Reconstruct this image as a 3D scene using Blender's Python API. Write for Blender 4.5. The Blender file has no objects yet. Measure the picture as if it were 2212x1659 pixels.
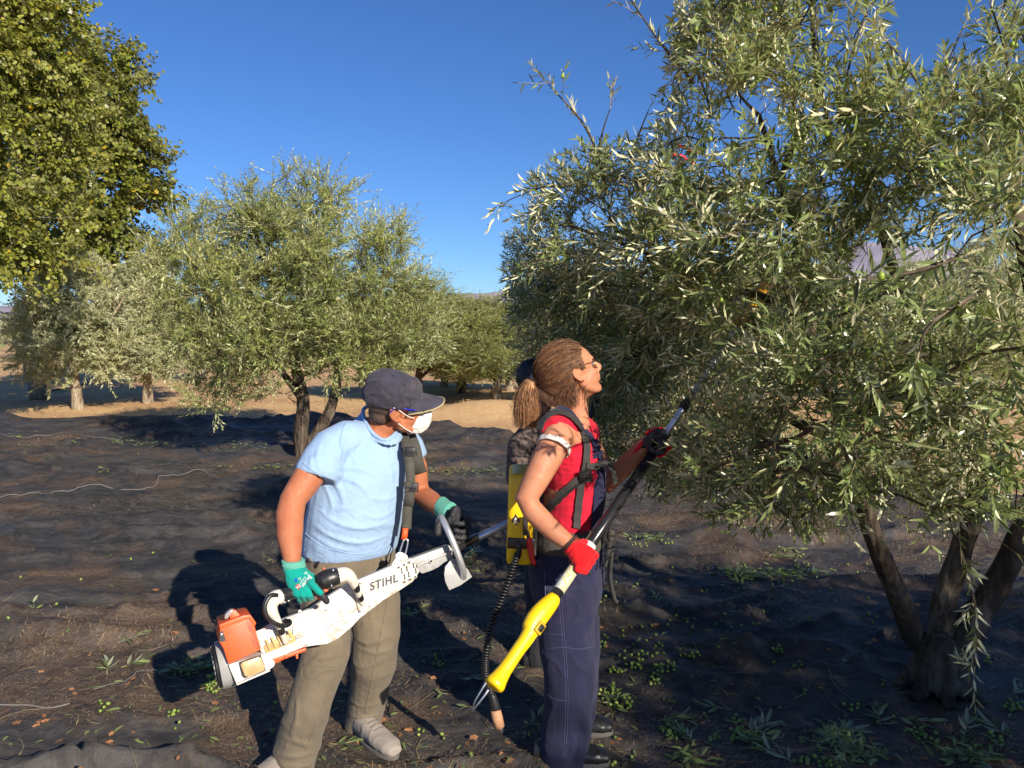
import bpy, bmesh, math, os
import numpy as np
from mathutils import Vector, Matrix, Quaternion
from mathutils.bvhtree import BVHTree

sc = bpy.context.scene
R = math.radians
rng = np.random.default_rng(7)

# ------------------------------------------------------------------ camera, sky, sun, exposure
CAM_H = 1.6
PITCH = R(3.64)
FPX = 1722.0                      # focal length in pixels of a 2212 wide picture
cam_d = bpy.data.cameras.new('camera')
cam_d.sensor_width = 36.0
cam_d.lens = 36.0 * FPX / 2212.0
cam_d.clip_start = 0.05
cam_d.clip_end = 20000
cam = bpy.data.objects.new('camera', cam_d)
sc.collection.objects.link(cam)
cam.location = (0, 0, CAM_H)
cam.rotation_euler = (R(90) - PITCH, 0, 0)
sc.camera = cam

SUN_EL = R(24)
SUN_AZ = math.atan2(0.55, -0.835)       # clockwise from +Y
world = bpy.data.worlds.new('World')
sc.world = world
world.use_nodes = True
wn = world.node_tree
wn.nodes.clear()
sky = wn.nodes.new('ShaderNodeTexSky')
sky.sky_type = 'NISHITA'
sky.sun_disc = False
sky.sun_elevation = SUN_EL
sky.sun_rotation = SUN_AZ
sky.altitude = 700
sky.air_density = 1.0
sky.dust_density = 0.2
sky.ozone_density = 8.0
bg = wn.nodes.new('ShaderNodeBackground')
bg.inputs['Strength'].default_value = 0.088
wo = wn.nodes.new('ShaderNodeOutputWorld')
hs_ = wn.nodes.new('ShaderNodeHueSaturation')
hs_.inputs['Saturation'].default_value = 1.05
hs_.inputs['Hue'].default_value = 0.507
wn.links.new(sky.outputs[0], hs_.inputs['Color'])
wn.links.new(hs_.outputs[0], bg.inputs[0])
wn.links.new(bg.outputs[0], wo.inputs[0])

sun_d = bpy.data.lights.new('sun', 'SUN')
sun_d.energy = 5.0
sun_d.angle = R(0.53)
sun_d.color = (1.0, 0.90, 0.76)
sun = bpy.data.objects.new('sun', sun_d)
sc.collection.objects.link(sun)
TO_SUN = Vector((math.sin(SUN_AZ) * math.cos(SUN_EL), math.cos(SUN_AZ) * math.cos(SUN_EL), math.sin(SUN_EL)))
sun.rotation_mode = 'QUATERNION'
sun.rotation_quaternion = (-TO_SUN).to_track_quat('-Z', 'Y')
sun.location = TO_SUN * 30

sc.view_settings.view_transform = 'Standard'
sc.view_settings.look = 'None'
sc.view_settings.exposure = 0.55
sc.view_settings.gamma = 1.0
sc.view_settings.use_curve_mapping = False
try:
    sc.cycles.max_bounces = 6
    sc.cycles.diffuse_bounces = 3
    sc.cycles.glossy_bounces = 2
    sc.cycles.transmission_bounces = 3
    sc.cycles.transparent_max_bounces = 6
    sc.cycles.sample_clamp_indirect = 4
    sc.cycles.use_adaptive_sampling = True
except Exception:
    pass

# ------------------------------------------------------------------ placing helpers
_cp, _sp = math.cos(PITCH), math.sin(PITCH)


def ray(px, py):
    x = (px - 1106.0) / FPX
    y = -(py - 829.5) / FPX
    return Vector((x, _cp + y * _sp, -_sp + y * _cp))


def P(px, py, Y):
    """the point that lies Y metres in front of the camera and is seen at (px, py)"""
    d = ray(px, py)
    d = d * (Y / d.y)
    return Vector((d.x, d.y, d.z + CAM_H))


def gnd(px, py, z=0.0):
    d = ray(px, py)
    t = (z - CAM_H) / d.z
    return Vector((d.x * t, d.y * t, z))


def to_px(p):
    v = Vector(p) - Vector((0, 0, CAM_H))
    depth = v.y * _cp - v.z * _sp
    up = v.y * _sp + v.z * _cp
    return 1106 + FPX * v.x / depth, 829.5 - FPX * up / depth


# ------------------------------------------------------------------ object helpers
W = {}                                     # world matrix of every thing


def tag(o, label=None, cat=None, group=None, kind=None):
    if label:
        o['label'] = label
    if cat:
        o['category'] = cat
    if group:
        o['group'] = group
    if kind:
        o['kind'] = kind
    return o


def empty(name, loc, label=None, cat=None, group=None, mat4=None):
    o = bpy.data.objects.new(name, None)
    o.empty_display_size = 0.1
    sc.collection.objects.link(o)
    m = mat4 if mat4 is not None else Matrix.Translation(Vector(loc))
    o.matrix_world = m
    W[o] = m.copy()
    return tag(o, label, cat, group)


def make_mesh(name, V, F, mat=None, smooth=True):
    """V: (n,3) array; F: (m,3) or (m,4) array or list of faces / arrays"""
    me = bpy.data.meshes.new(name)
    V = np.asarray(V, dtype=np.float32).reshape(-1, 3)
    if isinstance(F, np.ndarray):
        Fs = [F]
    elif len(F) and isinstance(F[0], np.ndarray) and F[0].ndim == 2:
        Fs = F
    else:
        Fs = None
    if Fs is None:
        me.from_pydata([tuple(v) for v in V.tolist()], [], [tuple(int(i) for i in f) for f in F])
    else:
        loops = np.concatenate([f.reshape(-1) for f in Fs]).astype(np.int32)
        tot = np.concatenate([np.full(len(f), f.shape[1], np.int32) for f in Fs])
        start = np.concatenate([[0], np.cumsum(tot)[:-1]]).astype(np.int32)
        me.vertices.add(len(V))
        me.vertices.foreach_set('co', V.reshape(-1))
        me.loops.add(len(loops))
        me.loops.foreach_set('vertex_index', loops)
        me.polygons.add(len(tot))
        me.polygons.foreach_set('loop_start', start)
        me.polygons.foreach_set('loop_total', tot)
        me.update(calc_edges=True)
    if mat is not None:
        me.materials.append(mat)
    me.polygons.foreach_set('use_smooth', np.full(len(me.polygons), bool(smooth)))
    me.update()
    return me


def link(name, me, parent=None, loc=None):
    o = bpy.data.objects.new(name, me)
    sc.collection.objects.link(o)
    if parent is not None:
        o.parent = parent
        W[o] = W[parent]
    else:
        W[o] = Matrix.Identity(4)
    return o


def obj(name, V, F, mat, parent=None, smooth=True, world=True):
    """mesh given in world coordinates, linked under a thing (or its part)"""
    V = np.asarray(V, dtype=np.float64).reshape(-1, 3)
    if parent is not None and world:
        mi = np.array(W[parent].inverted())
        V = V @ mi[:3, :3].T + mi[:3, 3]
    return link(name, make_mesh(name, V, F, mat, smooth), parent)


def top(name, V, F, mat, label, cat, group=None, smooth=True, origin=None):
    """a thing that is one mesh, its origin put at its base"""
    V = np.asarray(V, dtype=np.float64).reshape(-1, 3)
    if origin is None:
        origin = Vector((float(V[:, 0].mean()), float(V[:, 1].mean()), float(V[:, 2].min())))
    o = link(name, make_mesh(name, V - np.array(origin), F, mat, smooth))
    o.location = origin
    W[o] = Matrix.Translation(origin)
    return tag(o, label, cat, group)


# ------------------------------------------------------------------ noise (numpy)
_perm = np.random.default_rng(3).permutation(256)
_perm = np.concatenate([_perm, _perm, _perm])
_val = np.random.default_rng(4).random(256)


def _h2(ix, iy, s):
    return _val[_perm[_perm[(ix + s * 17) & 255] + (iy & 255)]]


def noise2(x, y, s=0):
    x = np.asarray(x, float); y = np.asarray(y, float)
    ix = np.floor(x).astype(int); iy = np.floor(y).astype(int)
    fx = x - ix; fy = y - iy
    fx = fx * fx * fx * (fx * (fx * 6 - 15) + 10); fy = fy * fy * fy * (fy * (fy * 6 - 15) + 10)
    a = _h2(ix, iy, s); b = _h2(ix + 1, iy, s); c = _h2(ix, iy + 1, s); d = _h2(ix + 1, iy + 1, s)
    return (a + (b - a) * fx) * (1 - fy) + (c + (d - c) * fx) * fy


def _h3(ix, iy, iz, s):
    return _val[_perm[_perm[_perm[(ix + s * 17) & 255] + (iy & 255)] + (iz & 255)]]


def noise3(p, s=0):
    ip = np.floor(p).astype(int); f = p - ip
    f = f * f * f * (f * (f * 6 - 15) + 10)
    r = 0
    for dx in (0, 1):
        for dy in (0, 1):
            for dz in (0, 1):
                w = (f[:, 0] if dx else 1 - f[:, 0]) * (f[:, 1] if dy else 1 - f[:, 1]) * (f[:, 2] if dz else 1 - f[:, 2])
                r = r + w * _h3(ip[:, 0] + dx, ip[:, 1] + dy, ip[:, 2] + dz, s)
    return r


# ------------------------------------------------------------------ shape helpers -> (V, F list of quads/tris as python lists)
class Geo:
    def __init__(self):
        self.v = []; self.f = []; self.n = 0

    def add(self, V, F):
        V = [tuple(p) for p in V]
        self.v += V
        self.f += [tuple(i + self.n for i in f) for f in F]
        self.n += len(V)
        return self

    def rings(self, rings, close=True):
        """rings: list of lists of points, joined side by side and capped"""
        n = len(rings[0]); V = []; F = []
        for r in rings:
            V += [tuple(p) for p in r]
        for k in range(len(rings) - 1):
            for i in range(n):
                j = (i + 1) % n
                F.append((k * n + i, k * n + j, (k + 1) * n + j, (k + 1) * n + i))
        if close:
            V.append(tuple(sum((Vector(p) for p in rings[0]), Vector()) / n)); c0 = len(V) - 1
            V.append(tuple(sum((Vector(p) for p in rings[-1]), Vector()) / n)); c1 = len(V) - 1
            m = (len(rings) - 1) * n
            for i in range(n):
                j = (i + 1) % n
                F.append((c0, j, i)); F.append((c1, m + i, m + j))
        return self.add(V, F)

    def loft(self, secs, n=20, close=True, sup=1.0):
        """secs: (centre, half-axis U, half-axis V)"""
        rr = []
        for c, u, v in secs:
            c = Vector(c); u = Vector(u); v = Vector(v); ring = []
            for i in range(n):
                a = 2 * math.pi * i / n
                ca, sa = math.cos(a), math.sin(a)
                if sup != 1.0:
                    ca = math.copysign(abs(ca) ** sup, ca); sa = math.copysign(abs(sa) ** sup, sa)
                ring.append(c + u * ca + v * sa)
            rr.append(ring)
        return self.rings(rr, close)

    def tube(self, pts, radii, n=8, close=True, round_ends=False, up=None):
        pts = [Vector(p) for p in pts]
        if not hasattr(radii, '__len__'):
            radii = [radii] * len(pts)
        radii = list(radii)
        if round_ends:
            d0 = (pts[0] - pts[1]).normalized(); d1 = (pts[-1] - pts[-2]).normalized()
            r0, r1 = radii[0], radii[-1]
            pre = [(pts[0] + d0 * r0 * s, r0 * c) for s, c in ((0.97, 0.25), (0.8, 0.6), (0.45, 0.89))]
            post = [(pts[-1] + d1 * r1 * s, r1 * c) for s, c in ((0.45, 0.89), (0.8, 0.6), (0.97, 0.25))]
            pts = [p for p, _ in pre] + pts + [p for p, _ in post]
            radii = [r for _, r in pre] + radii + [r for _, r in post]
        T = []
        for i in range(len(pts)):
            a = pts[max(i - 1, 0)]; b = pts[min(i + 1, len(pts) - 1)]
            t = (b - a)
            T.append(t.normalized() if t.length > 1e-9 else (T[-1] if T else Vector((0, 0, 1))))
        u = (up or Vector((0.13, 0.31, 0.94))).cross(T[0])
        if u.length < 1e-3:
            u = Vector((1, 0, 0)).cross(T[0])
        u.normalize()
        rr = []
        for p, r, t in zip(pts, radii, T):
            u = (u - t * u.dot(t)).normalized()
            v = t.cross(u)
            rr.append([p + (u * math.cos(2 * math.pi * i / n) + v * math.sin(2 * math.pi * i / n)) * r for i in range(n)])
        return self.rings(rr, close)

    def ell(self, c, rx, ry, rz, rot=None, nu=14, nv=9):
        """ellipsoid; rot: 3x3 matrix"""
        V = []; F = []
        c = Vector(c)
        for k in range(1, nv):
            th = math.pi * k / nv
            for i in range(nu):
                a = 2 * math.pi * i / nu
                p = Vector((rx * math.sin(th) * math.cos(a), ry * math.sin(th) * math.sin(a), rz * math.cos(th)))
                V.append(c + (rot @ p if rot is not None else p))
        t = Vector((0, 0, rz)); V.append(c + (rot @ t if rot is not None else t))
        t = Vector((0, 0, -rz)); V.append(c + (rot @ t if rot is not None else t))
        a, b = len(V) - 2, len(V) - 1
        for k in range(nv - 2):
            for i in range(nu):
                j = (i + 1) % nu
                F.append((k * nu + i, (k + 1) * nu + i, (k + 1) * nu + j, k * nu + j))
        for i in range(nu):
            j = (i + 1) % nu
            F.append((a, i, j)); F.append((b, (nv - 2) * nu + j, (nv - 2) * nu + i))
        return self.add(V, F)

    def box(self, m, sx, sy, sz, bev=0.0):
        """box of full sizes placed by matrix m"""
        x, y, z = sx / 2, sy / 2, sz / 2
        bm = bmesh.new()
        bmesh.ops.create_cube(bm, size=1.0, matrix=Matrix.Diagonal((sx, sy, sz, 1)))
        if bev > 0:
            bmesh.ops.bevel(bm, geom=bm.edges[:], offset=bev, segments=2, affect='EDGES', profile=0.6)
        V = [m @ v.co for v in bm.verts]; F = [tuple(v.index for v in f.verts) for f in bm.faces]
        bm.free()
        return self.add(V, F)

    def prism(self, m, outline, y0, y1, bev=0.0):
        """outline in the local x,z plane, thick from y0 to y1, placed by matrix m"""
        bm = bmesh.new()
        a = [bm.verts.new((x, y0, z)) for x, z in outline]
        b = [bm.verts.new((x, y1, z)) for x, z in outline]
        n = len(a)
        bm.faces.new(a); bm.faces.new(list(reversed(b)))
        for i in range(n):
            j = (i + 1) % n
            bm.faces.new((a[j], a[i], b[i], b[j]))
        bmesh.ops.recalc_face_normals(bm, faces=bm.faces[:])
        if bev > 0:
            ed = [e for e in bm.edges if e.calc_face_angle(0) > 0.9]
            bmesh.ops.bevel(bm, geom=ed, offset=bev, segments=2, affect='EDGES', profile=0.6)
        bm.verts.index_update()
        V = [m @ v.co for v in bm.verts]; F = [tuple(v.index for v in f.verts) for f in bm.faces]
        bm.free()
        return self.add(V, F)

    def ribbon(self, pts, nrm, w, th=0.003, edge=None):
        """flat band: pts with the outward normal at each; w width"""
        pts = [Vector(p) for p in pts]; nrm = [Vector(n).normalized() for n in nrm]
        rr = []
        for i, p in enumerate(pts):
            t = (pts[min(i + 1, len(pts) - 1)] - pts[max(i - 1, 0)]).normalized()
            n = (nrm[i] - t * nrm[i].dot(t)).normalized()
            s = t.cross(n)
            ww = w[i] if hasattr(w, '__len__') else w
            rr.append([p + s * ww / 2 + n * th, p - s * ww / 2 + n * th, p - s * ww / 2 - n * th, p + s * ww / 2 - n * th])
        return self.rings(rr, True)

    def obj(self, name, mat, parent=None, smooth=True):
        return obj(name, np.array([tuple(p) for p in self.v]), self.f, mat, parent, smooth)

    def shade_auto(self, o, ang=35):
        me = o.data
        try:
            me.set_sharp_from_angle(angle=R(ang))
        except Exception:
            pass
        return o

    def remesh(self, voxel=0.006, smooth=2, factor=0.5):
        """one continuous skin round everything added so far"""
        me = bpy.data.meshes.new('tmp')
        me.from_pydata([tuple(p) for p in self.v], [], self.f)
        bm = bmesh.new(); bm.from_mesh(me)
        bmesh.ops.recalc_face_normals(bm, faces=bm.faces[:])
        bm.to_mesh(me); bm.free()
        o = bpy.data.objects.new('tmp', me)
        sc.collection.objects.link(o)
        m = o.modifiers.new('r', 'REMESH'); m.mode = 'VOXEL'; m.voxel_size = voxel; m.adaptivity = 0
        if smooth:
            s = o.modifiers.new('s', 'SMOOTH'); s.factor = factor; s.iterations = smooth
        dg = bpy.context.evaluated_depsgraph_get()
        ev = o.evaluated_get(dg)
        em = ev.to_mesh()
        n = len(em.vertices)
        V = np.empty(n * 3, np.float32); em.vertices.foreach_get('co', V); V = V.reshape(-1, 3).astype(float)
        N = np.empty(n * 3, np.float32); em.vertices.foreach_get('normal', N); N = N.reshape(-1, 3).astype(float)
        F = [tuple(p.vertices) for p in em.polygons]
        ev.to_mesh_clear()
        bpy.data.objects.remove(o); bpy.data.meshes.remove(me)
        return V, N, F


def smooth_path(pts, per=6):
    """Catmull-Rom through the points"""
    pts = [Vector(p) for p in pts]
    out = []
    for i in range(len(pts) - 1):
        p0 = pts[max(i - 1, 0)]; p1 = pts[i]; p2 = pts[i + 1]; p3 = pts[min(i + 2, len(pts) - 1)]
        for k in range(per):
            t = k / per
            out.append(0.5 * ((2 * p1) + (p2 - p0) * t + (2 * p0 - 5 * p1 + 4 * p2 - p3) * t * t + (3 * p1 - p0 - 3 * p2 + p3) * t ** 3))
    out.append(pts[-1])
    return out


class Surf:
    """ray-casting on a built surface so that seams, straps and pockets lie on it"""
    def __init__(self, V, F):
        self.t = BVHTree.FromPolygons([Vector(v) for v in V], F)

    def at(self, px, py, off=0.0):
        d = ray(px, py).normalized()
        h = self.t.ray_cast(Vector((0, 0, CAM_H)), d)
        if h[0] is None:
            return None
        n = h[1]
        if n.dot(d) > 0:
            n = -n
        return h[0] + n * off, n

    def path(self, pxs, off=0.002, per=6):
        q = smooth_path([Vector((x, y, 0)) for x, y in pxs], per)
        P_, N_ = [], []
        for p in q:
            h = self.at(p.x, p.y, off)
            if h:
                P_.append(h[0]); N_.append(h[1])
        # soften normals
        N2 = []
        for i in range(len(N_)):
            s = Vector()
            for k in range(max(0, i - 3), min(len(N_), i + 4)):
                s += N_[k]
            N2.append(s.normalized())
        return P_, N2

    def near(self, p):
        h = self.t.find_nearest(Vector(p))
        return h[0], h[1]


def cloth(V, N, amp, scale, seed=0, stretch=(1, 1, 1), ridge=True):
    q = V * np.array(stretch) * scale
    q = q + 0.6 * (noise3(q * 0.5 + 9.1, seed + 5)[:, None] - 0.5)
    n = noise3(q, seed) + 0.5 * (noise3(q * 2.1 + 3.3, seed + 1) - 0.5)
    if ridge:
        n = (1 - np.abs(2 * n - 1)) ** 2
    return V + N * ((n - 0.35) * amp)[:, None]


# ------------------------------------------------------------------ materials
def nt(name):
    m = bpy.data.materials.new(name); m.use_nodes = True
    t = m.node_tree; t.nodes.clear()
    out = t.nodes.new('ShaderNodeOutputMaterial'); b = t.nodes.new('ShaderNodeBsdfPrincipled')
    t.links.new(b.outputs[0], out.inputs[0])
    return m, t, b


def N_(t, kind, **kw):
    n = t.nodes.new(kind)
    for k, v in kw.items():
        if k.startswith('i_'):
            n.inputs[k[2:].replace('_', ' ')].default_value = v
        else:
            setattr(n, k, v)
    return n


def ramp(t, src, stops, interp='LINEAR'):
    r = t.nodes.new('ShaderNodeValToRGB'); r.color_ramp.interpolation = interp
    el = r.color_ramp.elements
    while len(el) < len(stops):
        el.new(0.5)
    for e, (p, c) in zip(el, stops):
        e.position = p; e.color = (*c, 1) if len(c) == 3 else c
    t.links.new(src, r.inputs[0])
    return r.outputs[0]


def noise(t, scale, detail=4, rough=0.55, vec=None, dist=0.0):
    n = t.nodes.new('ShaderNodeTexNoise')
    n.inputs['Scale'].default_value = scale; n.inputs['Detail'].default_value = detail
    n.inputs['Roughness'].default_value = rough; n.inputs['Distortion'].default_value = dist
    if vec is not None:
        t.links.new(vec, n.inputs['Vector'])
    return n.outputs[0]


def coords(t, scale=(1, 1, 1), rot=(0, 0, 0)):
    c = t.nodes.new('ShaderNodeTexCoord'); m = t.nodes.new('ShaderNodeMapping')
    m.inputs['Scale'].default_value = scale; m.inputs['Rotation'].default_value = rot
    t.links.new(c.outputs['Object'], m.inputs[0])
    return m.outputs[0]


def bump(t, b, h, strength=0.3, dist=0.01):
    n = t.nodes.new('ShaderNodeBump'); n.inputs['Strength'].default_value = strength; n.inputs['Distance'].default_value = dist
    t.links.new(h, n.inputs['Height']); t.links.new(n.outputs[0], b.inputs['Normal'])
    return n


def mixc(t, fac, a, b):
    n = t.nodes.new('ShaderNodeMix'); n.data_type = 'RGBA'
    for s, v in ((n.inputs[0], fac), (n.inputs[6], a), (n.inputs[7], b)):
        if isinstance(v, bpy.types.NodeSocket):
            t.links.new(v, s)
        elif isinstance(v, (int, float)):
            s.default_value = v
        else:
            s.default_value = (*v, 1)
    return n.outputs[2]


def mat_simple(name, col, rough=0.6, metal=0.0, var=0.12, scale=30, bumps=0.15, bscale=120, dirt=None, dirt_amt=0.5, dscale=9, spec=0.5, dlo=0.5):
    m, t, b = nt(name)
    v = coords(t)
    n = noise(t, scale, 4, 0.6, v)
    lo = tuple(c * (1 - var) for c in col); hi = tuple(min(1, c * (1 + var)) for c in col)
    c = ramp(t, n, [(0.3, lo), (0.7, hi)])
    if dirt is not None:
        dn = noise(t, dscale, 8, 0.7, v)
        f = ramp(t, dn, [(dlo, (0, 0, 0)), (dlo + .22, (dirt_amt,) * 3)])
        c = mixc(t, f, c, dirt)
    t.links.new(c, b.inputs['Base Color'])
    b.inputs['Roughness'].default_value = rough; b.inputs['Metallic'].default_value = metal
    b.inputs['Specular IOR Level'].default_value = spec
    if bumps:
        bump(t, b, noise(t, bscale, 3, 0.6, v), bumps, 0.002)
    return m


def mat_cloth(name, col, var=0.1, weave=900, rough=0.9, dirt=None, dirt_amt=0.4, sheen=0.1, wr=14, wrs=0.35):
    m, t, b = nt(name)
    v = coords(t)
    n = noise(t, 7, 6, 0.65, v)
    lo = tuple(c * (1 - var) for c in col); hi = tuple(min(1, c * (1 + var)) for c in col)
    c = ramp(t, n, [(0.3, lo), (0.7, hi)])
    if dirt is not None:
        f = ramp(t, noise(t, 5, 9, 0.7, v), [(0.5, (0, 0, 0)), (0.7, (dirt_amt,) * 3)])
        c = mixc(t, f, c, dirt)
    t.links.new(c, b.inputs['Base Color'])
    b.inputs['Roughness'].default_value = rough
    b.inputs['Specular IOR Level'].default_value = 0.2
    b.inputs['Sheen Weight'].default_value = sheen
    a = t.nodes.new('ShaderNodeMath'); a.operation = 'MULTIPLY_ADD'; a.inputs[1].default_value = 0.12
    t.links.new(noise(t, weave, 1, 0.5, v), a.inputs[0])
    t.links.new(noise(t, wr, 3, 0.5, v, 1.0), a.inputs[2])
    bump(t, b, a.outputs[0], wrs, 0.012)
    return m


def mat_skin(name, col, deep, rough=0.45):
    m, t, b = nt(name)
    v = coords(t)
    n = noise(t, 9, 6, 0.6, v)
    c = ramp(t, n, [(0.32, deep), (0.62, col)])
    rd_ = ramp(t, noise(t, 28, 5, 0.7, v, .5), [(0.45, (0, 0, 0)), (0.7, (0.45,) * 3)])
    c = mixc(t, rd_, c, (col[0] * .95, col[1] * .62, col[2] * .55))
    fr = ramp(t, noise(t, 160, 2, 0.5, v), [(0.58, (0, 0, 0)), (0.70, (0.35,) * 3)])
    c = mixc(t, fr, c, tuple(x * 0.6 for x in col))
    t.links.new(c, b.inputs['Base Color'])
    b.inputs['Roughness'].default_value = rough
    b.inputs['Specular IOR Level'].default_value = 0.2
    b.inputs['Subsurface Weight'].default_value = 0.12
    b.inputs['Subsurface Scale'].default_value = 0.008
    b.inputs['Subsurface Radius'].default_value = (1, 0.35, 0.2)
    bump(t, b, noise(t, 300, 4, 0.7, v), 0.30, 0.0015)
    rr = ramp(t, noise(t, 40, 4, 0.7, v), [(.35, (rough - .08,) * 3), (.65, (rough + .2,) * 3)])
    t.links.new(rr, b.inputs['Roughness'])
    return m


def mat_leaf(name, top_c, back_c, var=0.35, gloss=0.42, transl=0.25, yellow=None, yel_amt=0.1):
    """two-sided leaf: dark waxy face, pale downy back, every leaf a little different"""
    m, t, b = nt(name)
    geo = t.nodes.new('ShaderNodeNewGeometry')
    rnd = geo.outputs['Random Per Island']
    oi = t.nodes.new('ShaderNodeObjectInfo')
    ad = t.nodes.new('ShaderNodeMath'); ad.operation = 'ADD'
    t.links.new(rnd, ad.inputs[0]); t.links.new(oi.outputs['Random'], ad.inputs[1])
    fr = t.nodes.new('ShaderNodeMath'); fr.operation = 'FRACT'; t.links.new(ad.outputs[0], fr.inputs[0])
    r = fr.outputs[0]
    dk = tuple(c * (1 - var) for c in top_c); lt = tuple(c * (1 + var) for c in top_c)
    st = [(0.0, dk), (0.7, lt)]
    if yellow is not None:
        st += [(1 - yel_amt, lt), (1.0, yellow)]
    ct = ramp(t, r, st)
    dk = tuple(c * (1 - var * 0.6) for c in back_c); lt = tuple(c * (1 + var * 0.5) for c in back_c)
    cb = ramp(t, r, [(0.0, dk), (1.0, lt)])
    c = mixc(t, geo.outputs['Backfacing'], ct, cb)
    big = ramp(t, noise(t, 0.8, 2, 0.5, coords(t)), [(0.35, (0.78, 0.8, 0.8)), (0.65, (1.12, 1.08, 1.0))])
    mul = t.nodes.new('ShaderNodeMix'); mul.data_type = 'RGBA'; mul.blend_type = 'MULTIPLY'; mul.inputs[0].default_value = 1
    t.links.new(c, mul.inputs[6]); t.links.new(big, mul.inputs[7])
    c = mul.outputs[2]
    t.links.new(c, b.inputs['Base Color'])
    rr = t.nodes.new('ShaderNodeMapRange'); rr.inputs[3].default_value = gloss; rr.inputs[4].default_value = 0.8
    t.links.new(geo.outputs['Backfacing'], rr.inputs[0]); t.links.new(rr.outputs[0], b.inputs['Roughness'])
    b.inputs['Specular IOR Level'].default_value = 0.45
    tr = t.nodes.new('ShaderNodeBsdfTranslucent')
    tc = t.nodes.new('ShaderNodeMix'); tc.data_type = 'RGBA'; tc.blend_type = 'MULTIPLY'; tc.inputs[0].default_value = 1
    t.links.new(c, tc.inputs[6]); tc.inputs[7].default_value = (1.5, 1.7, 0.6, 1)
    t.links.new(tc.outputs[2], tr.inputs[0])
    ms = t.nodes.new('ShaderNodeMixShader'); ms.inputs[0].default_value = transl
    out = [n for n in t.nodes if n.type == 'OUTPUT_MATERIAL'][0]
    t.links.new(b.outputs[0], ms.inputs[1]); t.links.new(tr.outputs[0], ms.inputs[2]); t.links.new(ms.outputs[0], out.inputs[0])
    return m


def mat_bark(name, lo, mid, hi, scale=9):
    m, t, b = nt(name)
    v = coords(t, (1, 1, 0.3))
    n = noise(t, scale, 9, 0.7, v, 0.6)
    c = ramp(t, n, [(0.3, lo), (0.5, mid), (0.68, hi)])
    t.links.new(c, b.inputs['Base Color']); b.inputs['Roughness'].default_value = 0.95
    b.inputs['Specular IOR Level'].default_value = 0.15
    vo = t.nodes.new('ShaderNodeTexVoronoi'); vo.inputs['Scale'].default_value = scale * 3.5; t.links.new(v, vo.inputs[0])
    a = t.nodes.new('ShaderNodeMath'); a.operation = 'ADD'
    t.links.new(n, a.inputs[0]); t.links.new(vo.outputs[0], a.inputs[1])
    bump(t, b, a.outputs[0], 0.9, 0.03)
    return m
# ------------------------------------------------------------------ ground, hills, net
def ground_z(x, y):
    x = np.asarray(x, float); y = np.asarray(y, float)
    z = 0.10 * (noise2(x * 0.35 + 3, y * 0.35 + 1, 1) - 0.5) + 0.035 * (noise2(x * 1.3, y * 1.3, 2) - 0.5)
    z = z * np.clip(y / 4, 0.2, 1)
    # a low mound beyond the net, in the middle
    z = z + 0.30 * np.exp(-(((x + 0.35) / 1.5) ** 2 + ((y - 15.3) / 1.1) ** 2))
    far = np.clip((y - 30) / 400, 0, 1)
    z = z + far * 2.0 * (noise2(x * 0.02, y * 0.02, 5) - 0.5)
    return z


def ridge(n):
    return 1 - np.abs(2 * n - 1)


def net_z(x, y):
    """height of the draped net"""
    x = np.asarray(x, float); y = np.asarray(y, float)
    wx = x + 0.35 * noise2(x * 0.9, y * 0.9, 11); wy = y + 0.30 * noise2(x * 0.8 + 5, y * 1.1, 12)
    a = ridge(noise2(wx * 0.8, wy * 1.9, 13)) ** 4 * 0.07
    b = ridge(noise2(wx * 1.7 + wy * 1.1, wy * 3.6 - wx * .9, 14)) ** 4 * 0.036
    m = noise2(x * 0.7, y * 0.7, 16)
    c = ridge(noise2(wx * 4.2 - wy * 2.4, wy * 7.5 + wx * 1.2, 15)) ** 3 * 0.015 * (0.4 + m)
    d = noise2(wx * 11, wy * 22 + wx * 4, 17) * 0.003
    return ground_z(x, y) + 0.012 + (a + b) * np.clip(0.35 + 1.3 * noise2(x * 0.5, y * 0.4, 18), 0, 1.3) + c + d


def on_net(px, py):
    p = gnd(px, py)
    for _ in range(6):
        p = gnd(px, py, float(net_z(p.x, p.y)))
    return p


def grid_sheet(xs, ys, zf):
    X, Y = np.meshgrid(xs, ys)
    Z = zf(X, Y)
    V = np.stack([X, Y, Z], -1).reshape(-1, 3)
    nx, ny = len(xs), len(ys)
    i = np.arange(nx - 1)[None, :] + nx * np.arange(ny - 1)[:, None]
    F = np.stack([i, i + 1, i + nx + 1, i + nx], -1).reshape(-1, 4)
    return V, F


def warp_axis(a, n, p=2.2):
    s = np.linspace(-1, 1, n)
    return np.sign(s) * np.abs(s) ** p * a


# dry ground
m_ground, t, b = nt('dry_soil')
v = coords(t)
n1 = noise(t, 0.35, 5, 0.6, v); n2 = noise(t, 9, 9, 0.75, v); n3 = noise(t, 60, 6, 0.8, v)
straw = ramp(t, n2, [(0.3, (0.44, 0.26, 0.11)), (0.5, (0.68, 0.45, 0.21)), (0.7, (0.82, 0.61, 0.33))])
soil = ramp(t, n3, [(0.3, (0.34, 0.16, 0.075)), (0.55, (0.62, 0.37, 0.18)), (0.75, (0.76, 0.53, 0.29))])
f = ramp(t, n1, [(0.42, (0, 0, 0)), (0.58, (1, 1, 1))])
c = mixc(t, f, straw, soil)
pale = ramp(t, noise(t, 130, 3, 0.7, v), [(0.56, (0, 0, 0)), (0.66, (0.85,) * 3)])
c = mixc(t, pale, c, (0.74, 0.58, 0.36))
t.links.new(c, b.inputs['Base Color']); b.inputs['Roughness'].default_value = 1.0; b.inputs['Specular IOR Level'].default_value = 0.1
bump(t, b, n3, 0.35, 0.03)

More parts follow.
